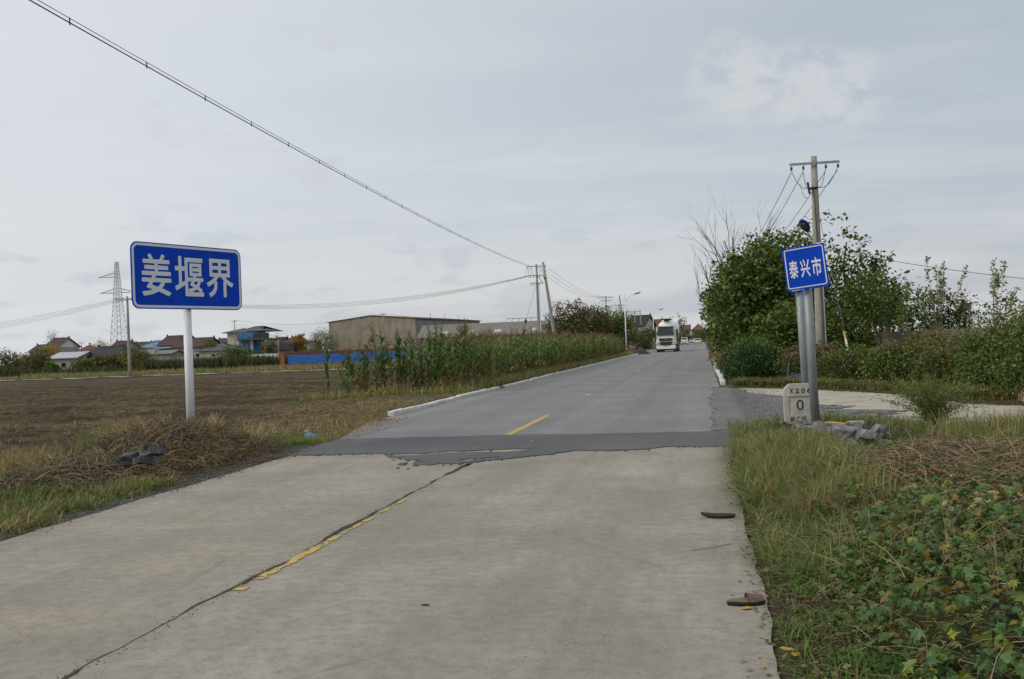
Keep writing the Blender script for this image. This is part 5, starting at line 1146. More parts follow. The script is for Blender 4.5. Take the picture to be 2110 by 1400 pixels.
# creeper hedge along the lane
hl = [(2.9, 34.6), (4.0, 32.9), (5.1, 30.6), (6.0, 28.4), (6.6, 26.2)]
for i, (x, y) in enumerate(hl):
    tree('creeper_bush', ('creeper-covered bush with dry brown patch next to the rounded bush', 'creeper bush with yellowing leaves behind the milestone', 'second creeper bush with yellowing leaves along the lane', 'third creeper bush along the lane, brown on top', 'creeper bush beside the feathery weed')[i], 'bush', T(x+.6, y+.6), [(0, 0, .55, 1.15, 1.0, .62), (.3, .5, .95*(.95, .8, 1.1, .85, 1.25)[i], 1.0, .8, .42)], 240, 30, .085, ('leaf_vineside', 'leaf_vineside', 'leaf_dark', 'leaf_vineside', 'leaf_dark')[i], 140+i, .05, .14, 8, top=(('leaf_dry', .6), ('leaf_mid', .8), ('leaf_olive', .85), ('leaf_olive', .8), ('leaf_mid', .85))[i], bias=.35, stem='stem', fol='foliage')
tree('bush', 'large dark bush on the lane edge right of the feathery weed', 'bush', T(7.4, 23.6), [(0, 0, .9, 1.4, 1.4, 1.0), (.6, .3, 1.5, 1.0, .9, .65)], 420, 30, .075, 'leaf_dark', 150, .06, .16, 14, top=('leaf_mid', .86), bias=.4, stem='stem', fol='foliage')
tree('bush', 'tall mixed bush behind the large dark bush', 'bush', T(8.2, 28), [(0, 0, 1.15, 1.4, 1.3, 1.15)], 260, 28, .085, 'leaf_dark', 151, .06, .18, 14, top=('leaf_olive', .8), stem='stem', fol='foliage')
tree('bush', 'brown dying bush in front of the old wall', 'bush', T(7.6, 34.5), [(0, 0, .85, 1.5, .8, .8)], 160, 24, .085, 'leaf_olive', 152, .05, .18, 12, stem='stem', fol='foliage')
tree('bush', 'dark bush at the right edge by the lane', 'bush', T(9.4, 22.5), [(0, 0, 1.0, 1.4, 1.2, 1.1)], 300, 28, .08, 'leaf_dark', 153, .06, .17, 10, stem='stem', fol='foliage')
tree('bush', 'olive green bush over the wall in front of the long tunnel', 'bush', T(10.6, 33.5), [(0, 0, 1.2, 1.5, 1.0, 1.1)], 200, 26, .10, 'leaf_olive', 154, .06, .2, 14, stem='stem', fol='foliage')
tree('bush', 'dark shrub mass below the leafy shoots', 'bush', T(9.6, 43.5), [(0, 0, 2.0, 1.7, 1.0, 1.3)], 220, 26, .11, 'leaf_dark', 155, .06, .2, 14, top=('leaf_olive', .8), stem='stem', fol='foliage')
tree('small_tree', 'slanting small tree between the tall pole and the shoots', 'tree', T(6.9, 40.5), [(-.5, 0, 2.6, 1.2, .9, .9), (-1.0, 0, 3.2, .6, .6, .6)], 120, 22, .12, 'leaf_dark', 156, .06, .22, 14)
def shoots(label, loc, H, n, seed, spread=.5, mat='leaf_shoot'):
    rng = np.random.default_rng(seed); t = thing('sapling', label, 'sapling', loc); P = []
    for k in range(n):
        m = MB(); a = rng.uniform(0, 6.28); s = rng.uniform(.2, 1)*spread; h = H*rng.uniform(.65, 1.05); pts = []
        for q in range(7): u = q/6; pts.append(Vector((math.cos(a)*s*u**1.3*h*.5+rng.normal(0, .015), math.sin(a)*s*u**1.3*h*.5+rng.normal(0, .015), h*u-.05)))
        m.tube(pts, [.022*(1-.8*q/6) for q in range(7)], 5); m.build('shoot', M['barkpale'], t, True)
        for q in range(46):
            u = 1-abs(rng.normal(0, .13)); i = min(5, int(max(0, u)*6)); P.append(np.array(pts[i].lerp(pts[i+1], min(1, max(0, u*6-i))))+rng.normal(0, .04, 3))
        for q in range(16): u = rng.uniform(.35, .9); i = min(5, int(u*6)); P.append(np.array(pts[i])+rng.normal(0, .07, 3))
    leaves('foliage', np.array(P), .15, M[mat], t, seed+1, -.6, .1, None, .7); return t
shoots('cluster of tall thin leafy shoots above the old wall', T(9.3, 42.4), 4.5, 10, 161, .55)
shoots('leafy shoots left of the tall shoot cluster', T(8.0, 42.5), 3.9, 5, 162, .35)
shoots('spreading leafy shoots over the long tunnel', T(11.0, 41.2), 4.2, 7, 163, .7)
shoots('single tall leafy shoot right of the tree row', T(7.4, 44), 5.6, 1, 164, .2)
shoots('leafy shoots at the right edge above the dark bush', T(11.2, 36), 2.5, 4, 165, .8, 'leaf_olive')
# feathery weed on the verge corner
fw = thing('feathery_weed', 'tall feathery green weed on the verge corner beside the rubble', 'weed', T(3.35, 15.9)); rng = np.random.default_rng(170); m = MB(); P = []
for k in range(80):
    a = rng.uniform(0, 6.28); s = rng.uniform(.15, 1.0); h = rng.uniform(.55, 1.2); pts = [Vector((math.cos(a)*s*u*u*.95+rng.normal(0, .01), math.sin(a)*s*u*u*.95+rng.normal(0, .01), h*u*(1-.28*s*u))) for u in (0, .25, .5, .75, 1)]
    m.tube(pts, [.006, .005, .004, .003, .0015], 3, 0, False)
    for q in range(130): u = rng.uniform(.2, 1)*3.999; i = int(u); P.append(np.array(pts[i].lerp(pts[i+1], u-i))+rng.normal(0, .035, 3)*np.array([1, 1, .8]))
m.build('stems', M['stem'], fw); leaves('foliage', np.array(P), .036, M['leaf_mid'], fw, 171, .5, .2, None, .6)
# ------------------------------------------------------------------ left of the road, far
def near(px, Y): p = at(px, 700, Y); return (p.x, Y, -.1)
tree('tree', 'open tree with reddish seed clusters on top right of the leaning pole', 'tree', near(1166, 128), [(0, 0, 4.2, 3.2, 2.5, 3.0), (1.6, 0, 5.6, 2.0, 2, 1.8), (-1.9, 0, 3.4, 1.2, 1.2, 1.2)], 150, 22, .30, 'leaf_rust', 201, .18, .42, 26, top=('leaf_redtop', .86))
tree('tree', 'brownish bushy tree between the reddish tree and the round green tree', 'tree', near(1218, 138), [(0, 0, 3.6, 3.0, 2.6, 3.4)], 260, 26, .30, 'leaf_brown', 202, .2, .5, 16, top=('leaf_rust', .7))
tree('tree', 'round bright green tree behind the banded street lamp', 'tree', near(1278, 142), [(0, 0, 3.0, 2.3, 2.3, 2.9)], 260, 26, .26, 'leaf_mid', 203, .16, .42, 14)
tree('tree', 'dark leafless-topped tree behind the brown bushy tree', 'tree', near(1250, 165), [(0, 0, 4.5, 2.6, 2.5, 3.2)], 160, 20, .3, 'leaf_olive', 204, .18, .5, 16)
tree('bush', 'small round clipped bush by the far left kerb', 'bush', near(1331, 165), [(0, 0, 1.0, 1.2, 1.2, 1.1)], 120, 24, .15, 'leaf_hedge', 205, .06, .2, 6, stem='stem', fol='foliage')
for i, (px, Y, h, mt, lab) in enumerate(((1330, 215, 4.2, 'leaf_dark', 'dark tree under the far gable'), (1316, 190, 3.0, 'leaf_olive', 'olive bush beside the far pole row'), (1342, 240, 5.0, 'leaf_dark', 'far dark tree left of the tanker cab'), (1404, 330, 4.5, 'leaf_olive', 'far olive tree right of the tanker'), (1414, 380, 5.5, 'leaf_dark', 'far tree in front of the white house at the road end'), (1440, 400, 6.0, 'leaf_olive', 'far tree in front of the cream house'), (1452, 330, 5.0, 'leaf_dark', 'far dark tree on the right verge'), (1436, 425, 4, 'leaf_mid', 'small far green tree at the junction'))):
    tree('tree', lab, 'tree', near(px, Y), [(0, 0, h*.55, h*.42, h*.42, h*.46)], 90, 16, .4, mt, 210+i, .15, .4, 6)
t = tree('sapling', 'slender half-bare sapling rising right of the tanker', 'tree', near(1404, 290), [(0, 0, 6.0, 1.5, 1.4, 3.4)], 40, 9, .42, 'leaf_olive', 225, .09, .35, 24, None, 'barkpale')
# village trees and shrubs
vt = [(8, 150, 4.6, 'leaf_brown', 'brown-leaved tree at the far left of the field'), (30, 165, 4.0, 'leaf_brown', 'brown shrub beside the brown-leaved tree'), (52, 160, 3.6, 'leaf_olive', 'olive shrub between brown shrubs'), (72, 158, 3.8, 'leaf_brown', 'dense brown shrub left of the bare grey gable'), (84, 190, 5.2, 'leaf_olive', 'olive tree in front of the two-storey gable house'), (102, 205, 6.2, 'leaf_yellow', 'yellowing tree in front of the white wing'), (108, 262, 11.5, 'leaf_hedge', 'dark conifer tip above the maroon roof'), (100, 150, 2.0, 'leaf_mid', 'low green bush in front of the metal shed'), (165, 155, 2.8, 'leaf_mid', 'yellow-green bush in front of the black barn'), (200, 165, 3.0, 'leaf_olive', 'olive bush below the black barn roof'), (232, 165, 2.9, 'leaf_olive', 'olive bush at the right end of the black barn'), (212, 225, 7.0, 'leaf_yellow', 'yellow-leaved tree left of the pylon foot'), (280, 160, 4.4, 'leaf_olive', 'leaning olive tree right of the slim field pole'), (262, 168, 3.4, 'leaf_olive', 'olive tree left of the slim field pole'), (432, 206, 5.6, 'leaf_dark', 'dark green tree left of the slate-roofed house'), (475, 185, 4.4, 'leaf_dark', 'dark bush in front of the slate-roofed house'), (500, 190, 3.6, 'leaf_dark', 'dark bush beside the villa pole'), (556, 212, 5.0, 'leaf_brown', 'reddish-brown tree right of the villa'), (566, 258, 8.0, 'leaf_olive', 'olive tree rising behind the long low house'), (661, 235, 7.4, 'leaf_olive', 'olive tree left of the big warehouse'), (672, 245, 8.0, 'leaf_mid', 'pale green tree touching the warehouse corner'), (640, 215, 3.0, 'leaf_olive', 'low olive shrub by the brick wall')]
for i, (px, Y, h, mt, lab) in enumerate(vt):
    con = 'conifer' in lab; e = [(0, 0, h*.55, h*.40, h*.40, h*.45)] if not con else [(0, 0, h*.4, 1.6, 1.6, h*.35), (0, 0, h*.72, .9, .9, h*.28)]
    if h < 5: e = [(0, 0, h*.48, h*.62, h*.5, h*.50), (h*.4, .2, h*.4, h*.45, h*.4, h*.38)]
    tree('village_tree' if h > 4 else 'shrub', lab, 'tree' if h > 4 else 'shrub', near(px, Y), e, 110, 18, .30, mt, 230+i, .12, .32*h/4, 8)
rng = np.random.default_rng(260); t = thing('ginkgo_tree', 'golden yellow ginkgo tree in front of the white house', 'tree', near(616, 228)); m = MB(); tips = []; P = []
m.tube([(0, 0, 0), (.05, 0, 1.4), (0, 0, 5.2)], [.13, .11, .06], 6); m.build('trunk', M['bark'], t); m = MB()
for k in range(40):
    a = rng.uniform(0, 6.28); z = rng.uniform(1.6, 5.6); Lb = 3.0*(1-(z-1.6)/6.5)*rng.uniform(.8, 1.1); e = Vector((math.cos(a)*Lb, math.sin(a)*Lb, z+Lb*.75)); b = Vector((0, 0, z)); m.tube([b, b.lerp(e, .5)+Vector((0, 0, -.1)), e], [.04, .025, .01], 4)
    for q in range(75): u = rng.uniform(.25, 1.02); P.append(np.array(b.lerp(e, u))+rng.normal(0, .16, 3))
m.build('limbs', M['bark'], t); leaves('crown', np.array(P), .26, M['leaf_yellow'], t, 261)
for i, (px, Y, H, lab) in enumerate(((283, 200, 7.5, 'leafless tree right of the slim field pole'), (322, 196, 6.5, 'dead forked tree in front of the blue roof'), (268, 215, 6.0, 'leafless tree behind the slim field pole'))): bare_tree(lab, near(px, Y), H, 270+i, .12, 3)
# far strip of reeds and corn in front of the village (one mass)
rng = np.random.default_rng(280)
PX_ = rng.uniform(285, 575, 5200); YY_ = rng.uniform(128, 150, 5200); P = np.array([[at(p, 740, y).x, y, -.1] for p, y in zip(PX_, YY_)])
keep = fbm(P[:, 0], P[:, 1], 281, 3, .35) > -.35; blades('far_corn', P[keep], 1.7, 'cornfar', 282, None, .45, .06, 'stuff', .3)
P2 = np.array([[at(p, 740, y).x, y, -.1] for p, y in zip(rng.uniform(-10, 300, 3600), rng.uniform(118, 150, 3600))]); keep = fbm(P2[:, 0], P2[:, 1], 283, 3, .3) > .15
blades('far_weeds', P2[keep], .9, 'cornfar', 284, None, .4, .06, 'stuff', .5)
P3 = np.array([[at(p, 740, y).x, y, -.1] for p, y in zip(rng.uniform(-10, 40, 500), rng.uniform(108, 118, 500))]); blades('far_corn_corner', P3, 1.5, 'cornfar', 285, None, .35, .06, 'stuff', .3)
P4 = np.array([[at(p, 740, y).x, y, -.1] for p, y in zip(rng.uniform(-20, 700, 9000), rng.uniform(91, 128, 9000))]); k = fbm(P4[:, 0], P4[:, 1], 286, 4, .25) > .0
blades('far_field_grass', P4[k], .38, 'grassdry', 287, None, .5, .035, 'stuff', .5); blades('far_green_grass', P4[~k][:2600], .35, 'grass', 288, None, .5, .035, 'stuff', .5)
# ------------------------------------------------------------------ corn
def corn_leaf(rng, L, w, arch):
    n = 7; V = []; F = []; p = np.zeros(3); el = rng.uniform(.9, 1.25); tw = rng.normal(0, .25)
    for k in range(n):
        u = k/(n-1); ww = w*(.55+1.6*u*(1-u))*(1-u**5)+.002; s = np.array([math.sin(tw*u*2), math.cos(tw*u*2), 0])
        V += [p-s*ww+np.array([0, 0, .25*ww]), p.copy(), p+s*ww+np.array([0, 0, .25*ww])]
        p = p + np.array([math.cos(el), rng.normal(0, .04), math.sin(el)])*L/(n-1); el -= arch*(.25+.55*u)
    for k in range(n-1):
        for q in (0, 1): F.append((k*3+q, k*3+q+1, (k+1)*3+q+1, (k+1)*3+q))
    return np.array(V), F
def rotz(V, a): c, s = math.cos(a), math.sin(a); return np.stack([V[:, 0]*c-V[:, 1]*s, V[:, 0]*s+V[:, 1]*c, V[:, 2]], 1)
def corn_parts(seed):
    rng = np.random.default_rng(seed); H = rng.uniform(1.65, 2.05); out = []
    lean = rng.normal(0, .05, 2); ax = lambda z: np.array([lean[0]*z, lean[1]*z, z])
    m = MB(); m.tube([ax(z)-np.array([0, 0, .05]) for z in np.linspace(0, H, 7)], [.014, .013, .012, .011, .009, .007, .005], 5); out.append(('stalk', m.v, m.f, 'cornstalk'))
    a0 = rng.uniform(0, 6.28); nl = int(rng.integers(11, 14))
    for k in range(nl):
        z = .22+(H-.30)*k/nl; V, F = corn_leaf(rng, rng.uniform(.50, .80)*(1-.25*(k/nl)), rng.uniform(.046, .066), rng.uniform(.45, 1.05)); V = rotz(V, a0+k*math.pi+rng.normal(0, .35))+ax(z)
        out.append(('leaf', V, F, 'corndry' if (k < 2 or rng.uniform() < .10) else 'cornleaf'))
    m = MB()
    for k in range(7): a = rng.uniform(0, 6.28); l = .11 if k else .02; m.tube([ax(H-.02), ax(H)+np.array([math.cos(a)*l*.6, math.sin(a)*l*.6, .13]), ax(H)+np.array([math.cos(a)*l, math.sin(a)*l, .24 if k else .32])], [.006, .007, .003], 3)
    out.append(('tassel', m.v, m.f, 'tassel'))
    for k in range(int(rng.integers(0, 2))):
        a = rng.uniform(0, 6.28); z = rng.uniform(.75, 1.05); d = np.array([math.cos(a)*.5, math.sin(a)*.5, .85]); b = ax(z); m = MB(); m.tube([b, b+d*.06, b+d*.14, b+d*.21, b+d*.25], [.012, .028, .030, .02, .005], 7); out.append(('ear', m.v, m.f, 'ear'))
    return out
CP = [corn_parts(300+i) for i in range(8)]; CORNM = ['cornstalk', 'cornleaf', 'corndry', 'tassel', 'ear']
def corn_join(parts):
    V = []; F = []; mi = []
    for nm, v, f, mt in parts:
        k = len(V); V.extend([tuple(p) for p in v]); F.extend([tuple(i+k for i in g) for g in f]); mi.extend([CORNM.index(mt)]*len(f))
    return V, F, mi
CJ = []; CPM = []
for i, parts in enumerate(CP):
    V, F, mi = corn_join(parts); me = bpy.data.meshes.new('corn_plant'); me.from_pydata(V, [], F); me.polygons.foreach_set('material_index', mi)
    for k in CORNM: me.materials.append(M[k])
    me.update(); CJ.append(me); lst = []
    for nm, v, f, mt in parts:
        pm = bpy.data.meshes.new(nm); pm.from_pydata([tuple(p) for p in v], [], f); pm.materials.append(M[mt]); lst.append((nm, pm))
    CPM.append(lst)
rng = np.random.default_rng(310); pts = []
for row in range(9):
    x = -8.35-.62*row; y = 32.2 + (.9 if row < 2 else .2*row) + rng.uniform(0, .4)
    while y < 103:
        st = .32 if y < 37 else (.48 if y < 48 else .42)
        y += st*rng.uniform(.6, 1.6)
        if row > 1 and y > 36.2 and y < 50 and rng.uniform() < .76-.5*sm(np.array(y), 38, 50): continue
        if y < 36.2 and rng.uniform() < .2: continue
        pts.append((x+rng.normal(0, .09), y))
pts.sort(key=lambda p: math.hypot(*p)); rest = []
for i, (x, y) in enumerate(pts):
    k = int(rng.integers(0, 8)); s = rng.uniform(.72, 1.14)*(1.06 if y < 37 else 1); loc = (x, y, gz1(x, y)); rot = (rng.normal(0, .05), rng.normal(0, .05), rng.uniform(0, 6.28))
    if y < 37 and rng.uniform() < .10: rot = (rng.normal(0, .5), rng.normal(0, .5), rot[2])
    if i < 70:
        t = bpy.data.objects.new('corn_plant', None); COL.objects.link(t); t.location = loc; t.rotation_euler = rot; t.scale = (s, s, s); t.empty_display_size = .2
        for nm, pm in CPM[k]: o = bpy.data.objects.new(nm, pm); COL.objects.link(o); o.parent = t
    elif i < 300:
        t = bpy.data.objects.new('corn_plant', CJ[k]); COL.objects.link(t); t.location = loc; t.rotation_euler = rot; t.scale = (s, s, s)
    else: rest.append((k, s, loc, rot)); continue
    tag(t, 'ripening corn plant with drooping leaves in the strip behind the left kerb', 'corn plant', 'corn plants behind the left kerb')
V = []; F = []; mi = []
for k, s, loc, rot in rest:
    Mx = Matrix.Translation(loc) @ Matrix.Rotation(rot[2], 4, 'Z') @ Matrix.Rotation(rot[0], 4, 'X') @ Matrix.Scale(s, 4); A = np.array(Mx); me = CJ[k]
    v = np.empty(len(me.vertices)*3, np.float32); me.vertices.foreach_get('co', v); v = v.reshape(-1, 3)@A[:3, :3].T+A[:3, 3]; b = len(V); V.extend(v.tolist())
    for pgn in me.polygons: F.append(tuple(i+b for i in pgn.vertices)); mi.append(pgn.material_index)
me = bpy.data.meshes.new('corn_crop'); me.from_pydata(V, [], F); me.polygons.foreach_set('material_index', mi); link('corn_crop', me, [M[k] for k in CORNM], None, 'stuff')
# ------------------------------------------------------------------ field litter, grasses
rng = np.random.default_rng(320)
def dens_f(x, y): return np.clip(.35+.5*fbm(x, y, 12, 5, .9), .05, 1)*np.clip(28/np.hypot(x, y), .1, 1)
P = scatter(rng, 60000, -34, -7.2, 15.5, 62, dens_f, .0); blades('field_straw', P, .10, 'grassdry', 321, None, 1.6, .008, 'stuff', .6)
P = scatter(rng, 9000, -12, -6.7, 16.5, 27, lambda x, y: np.clip(1.1-(-6.9-x)/4.5, .1, 1), 0); blades('verge_straw', P, .11, 'grassdry', 322, None, 1.1, .006, 'stuff', .6)
# clods of earth
n = 7000; P = scatter(rng, n, -30, -9, 17, 58, lambda x, y: np.clip(24/np.hypot(x, y), .1, 1)*(.5+.5*np.sin(x*2.1+y*7.5)), 0.0); n = len(P)
ov = np.array([(1, 0, 0), (0, 1, 0), (-1, 0, 0), (0, -1, 0), (0, 0, 1), (0, 0, -.6)])*.6; of = [(0, 1, 4), (1, 2, 4), (2, 3, 4), (3, 0, 4), (1, 0, 5), (2, 1, 5), (3, 2, 5), (0, 3, 5)]
V, F = inst(ov, of, frames(rng, n)*(rng.uniform(.025, .085, n))[:, None, None]*rng.uniform(.6, 1.3, (n, 1, 3)), P); clod = link('earth_clods', np_mesh('earth_clods', V, F), noisy('clod_earth', (.05, .034, .019), (.13, .09, .052), 3, .95, .5, .02, 5, 'Position'), None, 'stuff')
# left verge tufts
def tufts(name, spots, per, r, h, mat, seed, lean=.6, w=.006):
    rng = np.random.default_rng(seed); C = np.array([[*G3(*s)] for s in spots]); return blades(name, clumped(rng, C, per, r), h, mat, seed+1, None, lean, w)
tufts('verge_grass', [(240, 1020), (265, 1012), (215, 1028), (300, 1004), (315, 1000), (285, 1010), (120, 1052), (95, 1060), (60, 1078), (30, 1090), (20, 1070), (180, 1042), (150, 1047), (110, 1030), (60, 1045), (20, 1040), (5, 1015), (160, 1025), (205, 990), (120, 985), (95, 1010), (40, 1015)], 130, .16, .15, 'grass', 330, 1.0)
tufts('verge_dry_grass', [(245, 1015), (300, 1000), (225, 1022), (320, 1002), (280, 1004), (70, 1070), (140, 1050), (40, 1085), (10, 1095)], 110, .15, .17, 'grassdry', 333, 1.1)
tufts('dry_tuft', [(15, 965), (40, 960), (70, 965), (25, 945), (55, 985), (5, 985), (90, 975), (60, 950), (10, 1000)], 130, .22, .34, 'grassdry', 336, .6)
tufts('olive_tuft', [(30, 970), (60, 960), (80, 978), (10, 955), (200, 915), (215, 905), (270, 890), (320, 880)], 120, .20, .32, 'grass', 339, .7)
tufts('weed_tuft', [(240, 893), (260, 885), (285, 885), (310, 880), (330, 876), (350, 882), (270, 878), (225, 900), (300, 890)], 150, .22, .34, 'grassdry', 342, .6)
tufts('fresh_tuft', [(580, 900), (595, 897), (605, 905), (570, 908), (620, 915), (590, 918), (640, 912), (560, 925), (1205, 760), (210, 912)], 160, .18, .12, 'grassfresh', 345, .7)
tufts('kerb_grass', [(700, 900), (730, 888), (760, 878), (790, 870), (660, 908), (690, 893), (900, 833), (830, 852), (1030, 805), (1050, 800)], 120, .35, .09, 'grassdry', 348, .9)
P = scatter(rng, 9000, -14, -7.7, 31.5, 40, None); blades('corn_undergrowth', P[:6500], .16, 'grassfresh', 349, None, .7, .010); blades('corn_dry_undergrowth', P[6500:], .3, 'grassdry', 350, None, .8, .012)
P = scatter(rng, 8000, -8.6, -7.65, 36, 110, None); blades('kerbside_grass', P[:4500], .32, 'grass', 351, None, .6, .012); blades('kerbside_dry_grass', P[4500:], .34, 'grassdry', 352, None, .7, .012)
# right verge
def verge(x, y): return (~in_poly(x, y, LANE)).astype(float)
def d_grass(x, y): return verge(x, y)*np.clip(.75+.5*fbm(x, y, 360, 4, 1.2), .1, 1)*(1-.97*blob(x, y, 2.45, 10.4, 1.15, 1.6))*np.maximum(sm(y, 9.6, 12.0), .75*(1-sm(x, .8, 1.5))*sm(y, 7.6, 9.0))*(1-np.clip(1.6*blob(x, y, 2.1, 15.3, 1.0, 1.5), 0, .99))*(1-np.clip(1.4*blob(x, y, 1.6, 17.2, .8, 1.0), 0, .97))
P = scatter(rng, 42000, .36, 6.5, 8.3, 19.5, d_grass); k = rng.uniform(size=len(P)); 
blades('right_grass', P[k < .80], .20, 'grass', 361, None, 1.25, .0055); blades('right_dry_grass', P[k >= .80], .22, 'grassdry', 362, None, 1.2, .005)
C = scatter(rng, 120, .45, 1.45, 8.6, 14.6, None); P = clumped(rng, C, 120, .10); blades('tussock', P[P[:, 0] > .33][::2], .34, 'grass', 363, None, 1.3, .005); blades('dry_tussock', P[P[:, 0] > .33][1::3], .34, 'grassdry', 364, None, 1.25, .0045)
C = scatter(rng, 8, .45, .95, 7.0, 9.0, None); P = clumped(rng, C, 40, .06); blades('edge_dry_grass', P, .2, 'grassdry', 365, None, 1.2, .0035); C = scatter(rng, 110, .37, 1.0, 6.6, 14.6, None); P = clumped(rng, C, 85, .085); P = P[P[:, 0] > .34]; blades('edge_green_grass', P, .19, 'grass', 369, None, 1.4, .005); C = scatter(rng, 40, .40, .8, 4.4, 7.0, None); P = clumped(rng, C, 30, .07); blades('edge_low_grass', P[P[:, 0] > .34], .12, 'grassfresh', 373, None, 1.2, .004); C = scatter(rng, 14, .7, 1.6, 5.6, 9, None); blades('seed_grass', clumped(rng, C, 16, .05), .36, 'grassdry', 366, None, .5, .0025)
C = scatter(rng, 44, 3.0, 5.6, 12.6, 15.2, verge); P = clumped(rng, C, 140, .20); blades('tall_grass', P[::3], .42, 'grassdry', 367, None, .5, .005); blades('tall_green_grass', np.concatenate([P[1::3], P[2::3]]), .38, 'grass', 368, None, .8, .006)
P = []
for (x0, y0), (x1, y1) in zip([(.8, 33.6), (2.6, 31.9), (5.0, 28.0), (5.9, 23.8)], [(2.6, 31.9), (5.0, 28.0), (5.9, 23.8), (8.5, 20.8)]):
    n = 2200; u = rng.uniform(0, 1, n); d = np.array([y0-y1, x1-x0])*1.0; d = d/np.hypot(*d); o = np.abs(rng.normal(0, .45, n)); P.append(np.stack([x0+(x1-x0)*u+d[0]*o, y0+(y1-y0)*u+d[1]*o], 1))
P = np.concatenate(P); P = np.stack([P[:, 0], P[:, 1], gz(P[:, 0], P[:, 1])], 1); blades('lane_edge_grass', P[::2], .25, 'grass', 370, None, .7, .012); blades('lane_edge_dry_grass', P[1::2], .24, 'grassdry', 371, None, .8, .012)
leaves('lane_edge_weeds', P+np.array([0, 0, .12])+rng.normal(0, .08, P.shape), .07, M['leaf_vineside'], None, 372, .3, .4, 'stuff')
tufts('green_clumps', [(1600, 990), (1650, 962), (1700, 948), (1850, 952), (1900, 947), (1960, 945), (1560, 1010), (1580, 960), (1620, 1040), (1540, 975), (1670, 985), (2020, 950), (2070, 955), (1800, 955)], 170, .16, .24, 'grassfresh', 375, 1.1, .005)
P = scatter(rng, 9000, .38, 3.4, 8.4, 15.5, lambda x, y: verge(x, y)*(1-.9*blob(x, y, 2.5, 10.3, 1.0, 1.5))*np.clip(.5+.6*fbm(x, y, 376, 4, 1.5), .05, 1)); P[:, 2] += rng.uniform(.02, .16, len(P)); leaves('verge_weeds', P, .042, M['vinesmall'], None, 377, .2, .8, 'stuff')
# heaps of dry stems
hp = thing('dry_stem_heap', 'brown heap of uprooted dry stems around the white sign post', 'heap', (-8.3, 14.2, gz1(-8.3, 14.2)))
def heapst(n, cx, cy, sx, sy, L, r, mat, seed, rise=.25, par=None, name='dry_stems', zoff=.03):
    rng = np.random.default_rng(seed); X = rng.normal(cx, sx, n); Y = rng.normal(cy, sy, n); k = X < -6.75 if cx < 0 else X > .6; X, Y = X[k], Y[k]
    return strands(name, np.stack([X, Y, gz(X, Y)+rng.uniform(0, zoff*2, len(X))], 1), L, r, mat, seed, par, rise)
def local(o, par): o.parent = par; o.matrix_parent_inverse = Matrix.Translation(par.location).inverted(); return o
local(heapst(3400, -8.1, 14.5, .62, .75, .38, .0042, 'stemdark', 380, .4), hp); local(heapst(1100, -7.95, 14.3, .58, .75, .46, .0052, 'stem', 381, .6), hp); local(heapst(900, -7.5, 14.1, .35, .7, .34, .005, 'grassdry', 386, .35), hp)
hp2 = thing('dry_stem_heap', 'low grey-brown ridge of dry stems along the left road edge', 'heap', (-8.5, 11.3, gz1(-8.5, 11.3)))
local(heapst(900, -7.95, 12.0, .36, .9, .34, .005, 'stem', 382, .4), hp2); local(heapst(400, -8.1, 11.4, .4, 1.0, .32, .0045, 'stemdark', 383, .35), hp2)
for lab, px, py, a in (('spray of pale straw sticking up right of the white sign post', 447, 905, .5), ('fan of pale straw lying by the road edge right of the heap', 520, 935, .9)):
    c = G3(px, py); o = tag(bpy.data.objects.new('straw_bundle', None), lab, 'straw'); COL.objects.link(o); o.location = c; n = 130; rr = np.random.default_rng(int(px))
    if px < 500: Q = np.array([[-7.75, 14.75, gz1(-7.75, 14.75)]]).repeat(n, 0); o.location = Q[0]
    else: Q = np.array([[*c]]).repeat(n, 0)
    Q = Q+rr.normal(0, .09, (n, 3))*np.array([1, 1, .1]); b = blades('straw', Q, .42 if px > 500 else .36, 'straw', int(px), None, a, .006, None); local(b, o)
hr = thing('dry_stem_heap', 'grey-brown heap of dry stems and corn stalks on the right verge', 'heap', (2.45, 10.4, gz1(2.45, 10.4)))
local(heapst(2600, 2.5, 10.5, .62, .95, .40, .0042, 'stemdark', 384, .25), hr); local(heapst(4200, 2.6, 10.2, .64, .98, .40, .0045, 'stem', 385, .3), hr); local(heapst(700, 2.4, 9.5, .55, .6, .32, .005, 'grassdry', 387, .3), hr); local(heapst(420, 2.55, 9.9, .5, .7, .42, .0062, 'straw', 388, .3, None, 'pale_stalks'), hr)
rnd = random.Random(8)
for k, (px, py, qx, qy) in enumerate(((1950, 1030, 1900, 1068), (1965, 1025, 1935, 1060), (1985, 1030, 1945, 1064), (2000, 1025, 2050, 1042), (1990, 1048, 2030, 1025), (2000, 1060, 2100, 1010), (2000, 1078, 2060, 1045), (2060, 1010, 2110, 1024), (1860, 1008, 1910, 1016), (1990, 1018, 2110, 1025), (1965, 1038, 1930, 1052), (2020, 1075, 2100, 1050), (1900, 1030, 1990, 1012), (1985, 1000, 1940, 1010))):
    a, b = gp(px, py, .22), gp(qx, qy, .22); za, zb = gz1(a.x, a.y)+.10, gz1(b.x, b.y)+.10; o0 = Vector(hr.location); m = MB(); mid = (Vector((a.x, a.y, za))+Vector((b.x, b.y, zb)))/2+Vector((0, 0, rnd.uniform(.02, .06)))
    m.tube([Vector((a.x, a.y, za))-o0, mid-o0, Vector((b.x, b.y, zb))-o0], [.020, .024, .016], 6); m.build('corn_stalk', M['straw'], hr, True)
cm = MB(); n = 14; V = []; F = []
for i in range(n+1):
    for j in range(n+1):
        u, v = i/n*2-1, j/n*2-1; x, y = 2.75+u*.95, 11.75+v*.45; V.append((x, y, gz1(x, y)-.05+.26*max(0, 1-u*u)*max(0, 1-v*v)+rnd.uniform(-.008, .008)))
